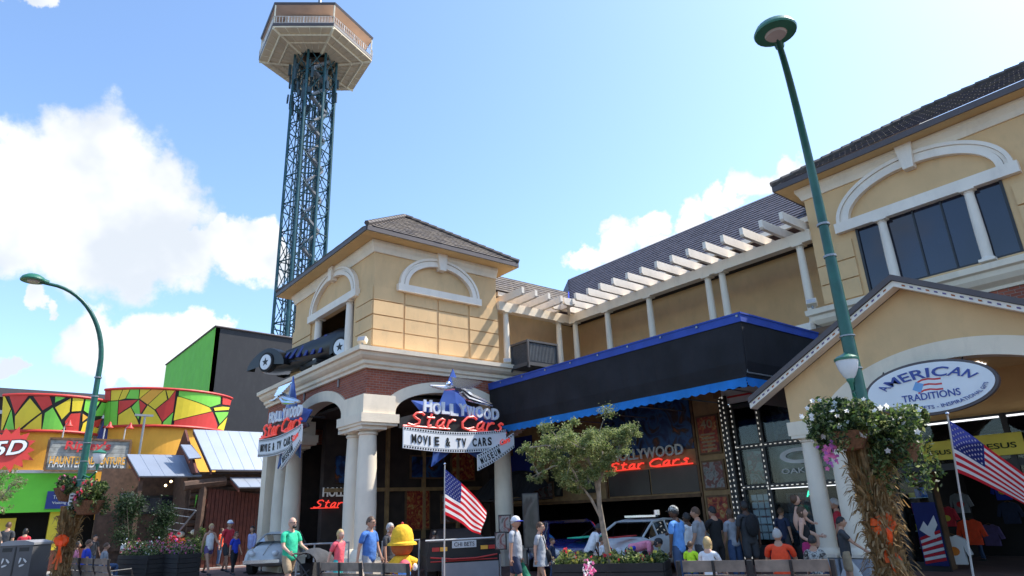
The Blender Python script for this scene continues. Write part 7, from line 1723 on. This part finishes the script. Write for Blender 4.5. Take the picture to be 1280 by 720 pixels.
person(1041, 622, 13.9, R(200), 'person in dark red standing in the shadow between the porch columns', 'skin_b', 'hair_grey', 0, 'cl_red', 'cl_char', 'long', 'short', 'stand', .1)
person(33, 660, 26, R(170), 'person in a red top waiting at the counter of the orange building', 'skin_b', 'hair_black', .1, 'cl_red', 'cl_black', 'long', 'short', 'stand', .1, female=True)
person(120, 668, 25, R(30), 'person in dark clothes behind the row on the left bench', 'skin_b', 'hair_black', 0, 'cl_char', 'cl_denim', 'long', 'short', 'walk', .2)
person(278, 660, 27, R(60), 'person in an orange top far behind the red shirted man', 'skin_a', 'hair_brown', .06, 'cl_orange', 'cl_denim', 'long', 'short', 'stand', .1, female=True)
person(327, 672, 22.8, R(-20), 'small child in brown walking beside the lavender woman', 'skin_b', 'hair_black', 0, 'cl_khaki', 'cl_brown', 'short', 'short', 'walk', .25)
person(543, 663, 17.5, R(120), 'person in dark clothes in the shade behind the left flag pole', 'skin_b', 'hair_black', 0, 'cl_char', 'cl_black', 'long', 'long', 'stand', .1)
person(1217, 655, 16.3, R(200), 'person in a black shirt deep in the shop doorway', 'skin_b', 'hair_black', 0, 'cl_black', 'cl_denim', 'long', 'short', 'stand', .1)
person(975, 634, 16.2, R(90), 'person in dark blue facing the shop window under the green neon letters', 'skin_b', 'hair_brown', 0, 'cl_navy', 'cl_char', 'long', 'short', 'stand', .1)
# toddler on the woman's back
tp_ = at_dist(993, 619, 12.35)
def toddler():
    t = thing('person', 'toddler carried piggyback by the woman in the black vest', 'person', tuple(tp_)); c = Vector(tp_); u = Vector((.64, .77, 0))
    def Q(a, z, n=0): return c+u*a+Vector((0, 0, z))+Vector((-.77, .64, 0))*n
    J = [Q(-.02, -.62), Q(-.03, -.45), Q(-.02, -.32), Q(0, -.25), Q(.0, -.19), Q(.04, -.34, .09), Q(.16, -.42, .1), Q(.26, -.50, .08), Q(.04, -.34, -.09), Q(.14, -.46, -.1), Q(.25, -.52, -.09), Q(.10, -.66, .1), Q(.24, -.72, .11), Q(.22, -.9, .1), Q(.10, -.66, -.1), Q(.24, -.72, -.11), Q(.24, -.9, -.1)]
    Ed = [(0, 1), (1, 2), (2, 3), (3, 4), (2, 5), (5, 6), (6, 7), (2, 8), (8, 9), (9, 10), (0, 11), (11, 12), (12, 13), (0, 14), (14, 15), (15, 16)]
    Rr = [.085, .08, .08, .04, .035, .035, .028, .02, .035, .028, .02, .05, .042, .03, .05, .042, .03]; V, F = skin_mesh(J, Ed, Rr); b = MB('skin_a').add(V, F); b.ball(Q(.01, -.09), (.075, .075, .09), 14, 10); b.ball(Q(.085, -.10), (.012, .012, .012), 6, 4)
    for s in (1, -1):
        h = Q(.27, -.51, .085*s); b.ball(h, .022, 8, 6)
        for k in range(4): b.tube([h+Vector((0, 0, .012-.009*k)), h+u*.035+Vector((0, 0, .008-.009*k))], .005, 5)
        b.tube([h, h+Vector((0, 0, .03))], .006, 5)
    b.build('body', t, smooth=True); MB('hair_brown').ball(Q(-.015, -.075), (.078, .08, .085), 14, 10).build('hair', t, smooth=True)
    V, F = skin_mesh([Q(-.02, -.70), Q(.12, -.68, .1), Q(.12, -.68, -.1), Q(-.02, -.58)], [(0, 1), (0, 2), (0, 3)], [.10, .065, .065, .09]); MB('cl_denim').add(V, F).build('shorts', t, smooth=True)
toddler()
# --- carried things
def bag(p, s, m_, name, label, knots=True):
    p = Vector(p); t = thing(name, label, 'bag', tuple(p)); V = []; F = []; n = 18; k = 9
    for i in range(k+1):
        f_ = i/k; z = -.02-.44*f_*s; rr = s*(.03+.17*math.sin(min(1, f_*1.15)*math.pi*.56)**1.1)*(1 if f_ < .9 else .8)
        for q in range(n): a = 2*math.pi*q/n; w = 1+.10*math.sin(5*a+2*f_*3)+.05*math.sin(9*a); V.append(p+Vector((rr*w*math.cos(a), rr*w*.62*math.sin(a), z)))
    for i in range(k):
        for q in range(n): F.append((i*n+q, i*n+(q+1) % n, (i+1)*n+(q+1) % n, (i+1)*n+q))
    F.append(tuple(k*n+q for q in range(n))); MB(m_).add(V, F).build('sack', t, smooth=True); MB(m_).tube([p+Vector((-.03, 0, -.03)), p+Vector((-.02, 0, .04)), p+Vector((.02, 0, .04)), p+Vector((.03, 0, -.03))], .008, 5).build('handle', t)
h0 = min(mi['hands'], key=lambda v: v.x); bag(h0, 1.25, 'bag_green', 'carrier_bag', 'green plastic bag carried by the man in the grey tee')
h0 = bi['hands'][0]; bag(h0, .95, 'offwhite', 'carrier_bag', 'white plastic bag held by the boy near the second porch column')
q = Vector(at_dist(684, 695, 13.0)); pu = thing('handbag', 'black shoulder bag worn by the woman in the grey dress', 'bag', tuple(q)); MB('cl_black').ball(q, (.12, .06, .13), 14, 8).build('pouch', pu, smooth=True); MB('cl_black').tube([q+Vector((0, 0, .1)), Vector(at_dist(678, 668, 13.05)), Vector(at_dist(672, 664, 13.15))], .01, 5).build('strap', pu)
# stroller
hm = (gi['hands'][0]+gi['hands'][1])/2; u = Vector((math.cos(R(20)), math.sin(R(20)), 0)); n = Vector((-u.y, u.x, 0)); st = thing('stroller', 'black stroller with grey canopy pushed by the man in green', 'stroller', (hm.x+u.x*.5, hm.y+u.y*.5, GZ))
def T(a, b, z): return Vector((hm.x, hm.y, GZ))+u*a+n*b+Vector((0, 0, z))
hz_ = hm.z-GZ; fr = MB('black_metal'); fr.tube([T(0, -.24, hz_), T(0, .24, hz_)], .018, 8)
for s in (-.24, .24): fr.tube([T(0, s, hz_), T(.25, s, .75), T(.85, s, .18)], .015, 6); fr.tube([T(.15, s, .14), T(.35, s, .5), T(.55, s, .62)], .015, 6); fr.tube([T(.15, s, .14), T(.85, s, .18)], .012, 6)
fr.build('frame', st)
for a, rr in ((.15, .14), (.85, .11)):
    for s in (-.26, .26): MB('tyre').tube([T(a, s-.02, rr), T(a, s+.02, rr)], rr, 16).build('wheel', st)
V = []; F = []
for i in range(9):
    th = R(-10+150*i/8)
    for k in range(7): b = -.26+.52*k/6; V.append(T(.42+.36*math.cos(th), b, .70+.34*math.sin(th)*(1-.25*(b/.26)**2)))
for i in range(8):
    for k in range(6): F.append((i*7+k, i*7+k+1, i*7+k+8, i*7+k+7))
MB('cl_char').add(V, F).build('canopy', st, smooth=True); MB('cl_black').prism([T(.2, -.22, .70), T(.3, -.22, .38), T(.75, -.22, .36), T(.75, -.22, .42), T(.38, -.22, .46), T(.26, -.22, .74)], n*.44).build('seat', st); MB('cl_grey').box(T(.5, 0, .22), (.4, .36, .16), R(20)).build('basket', st)
# generic figure in a yellow hat (plain stand-in statue), seen from behind
q = Vector(at_dist(503, 655, 13.3)); fg = thing('statue', 'painted child sized figure in a yellow bucket hat with a pink and blue backpack', 'statue', (q.x, q.y, GZ)); zt = q.z
def G(a, b, z): return Vector((q.x, q.y, z))+Vector((.60, .80, 0))*a+Vector((-.80, .60, 0))*b
MB('cl_yellow').lathe([(.30, zt-.40), (.29, zt-.36), (.235, zt-.33), (.225, zt-.22), (.19, zt-.10), (.10, zt-.02), (.02, zt)], (q.x, q.y, 0), 28).build('hat', fg, smooth=True)
MB('trim_red').ball(G(0, 0, zt+.01), (.03, .03, .03), 8, 6).build('hat_button', fg)
bd = MB('cl_brown'); bd.ball(G(0, 0, zt-.42), (.235, .225, .20), 20, 14); bd.build('head', fg, smooth=True)
bd = MB('cl_yellow'); bd.lathe([(.10, zt-.95), (.19, zt-.9), (.20, zt-.75), (.16, zt-.62), (.08, zt-.58)], (q.x, q.y, 0), 20); bd.tube([G(.10, 0, zt-.66), G(.24, .1, zt-.72), G(.20, .2, zt-.85)], [.08, .075, .05], 10); bd.tube([G(-.10, 0, zt-.66), G(-.24, .1, zt-.78), G(-.22, .2, zt-.9)], [.08, .075, .05], 10); bd.build('jacket', fg, smooth=True)
bd = MB('cl_royal'); bd.tube([G(-.08, 0, zt-.9), G(-.09, 0, GZ+.1)], [.10, .075], 12); bd.tube([G(.08, 0, zt-.9), G(.09, 0, GZ+.1)], [.10, .075], 12); bd.build('trousers', fg, smooth=True)
MB('cl_brown').ball(G(-.09, .05, GZ+.06), (.09, .12, .07), 12, 8).build('shoe', fg, smooth=True); MB('cl_brown').ball(G(.09, .05, GZ+.06), (.09, .12, .07), 12, 8).build('shoe', fg, smooth=True)
bk_ = MB('cl_coral').ball(G(.08, -.20, zt-.80), (.14, .12, .14), 16, 10).build('backpack', fg, smooth=True); MB('cl_sky').ball(G(.08, -.21, zt-.92), (.145, .12, .10), 16, 10).build('pocket', bk_, smooth=True); MB('cl_teal').ball(G(.14, -.2, zt-1.04), (.12, .10, .07), 16, 10).build('pocket', bk_, smooth=True)
MB('sign_white').ball(G(.26, -.0, zt-.82), (.055, .055, .07), 10, 8).build('glove', fg, smooth=True)
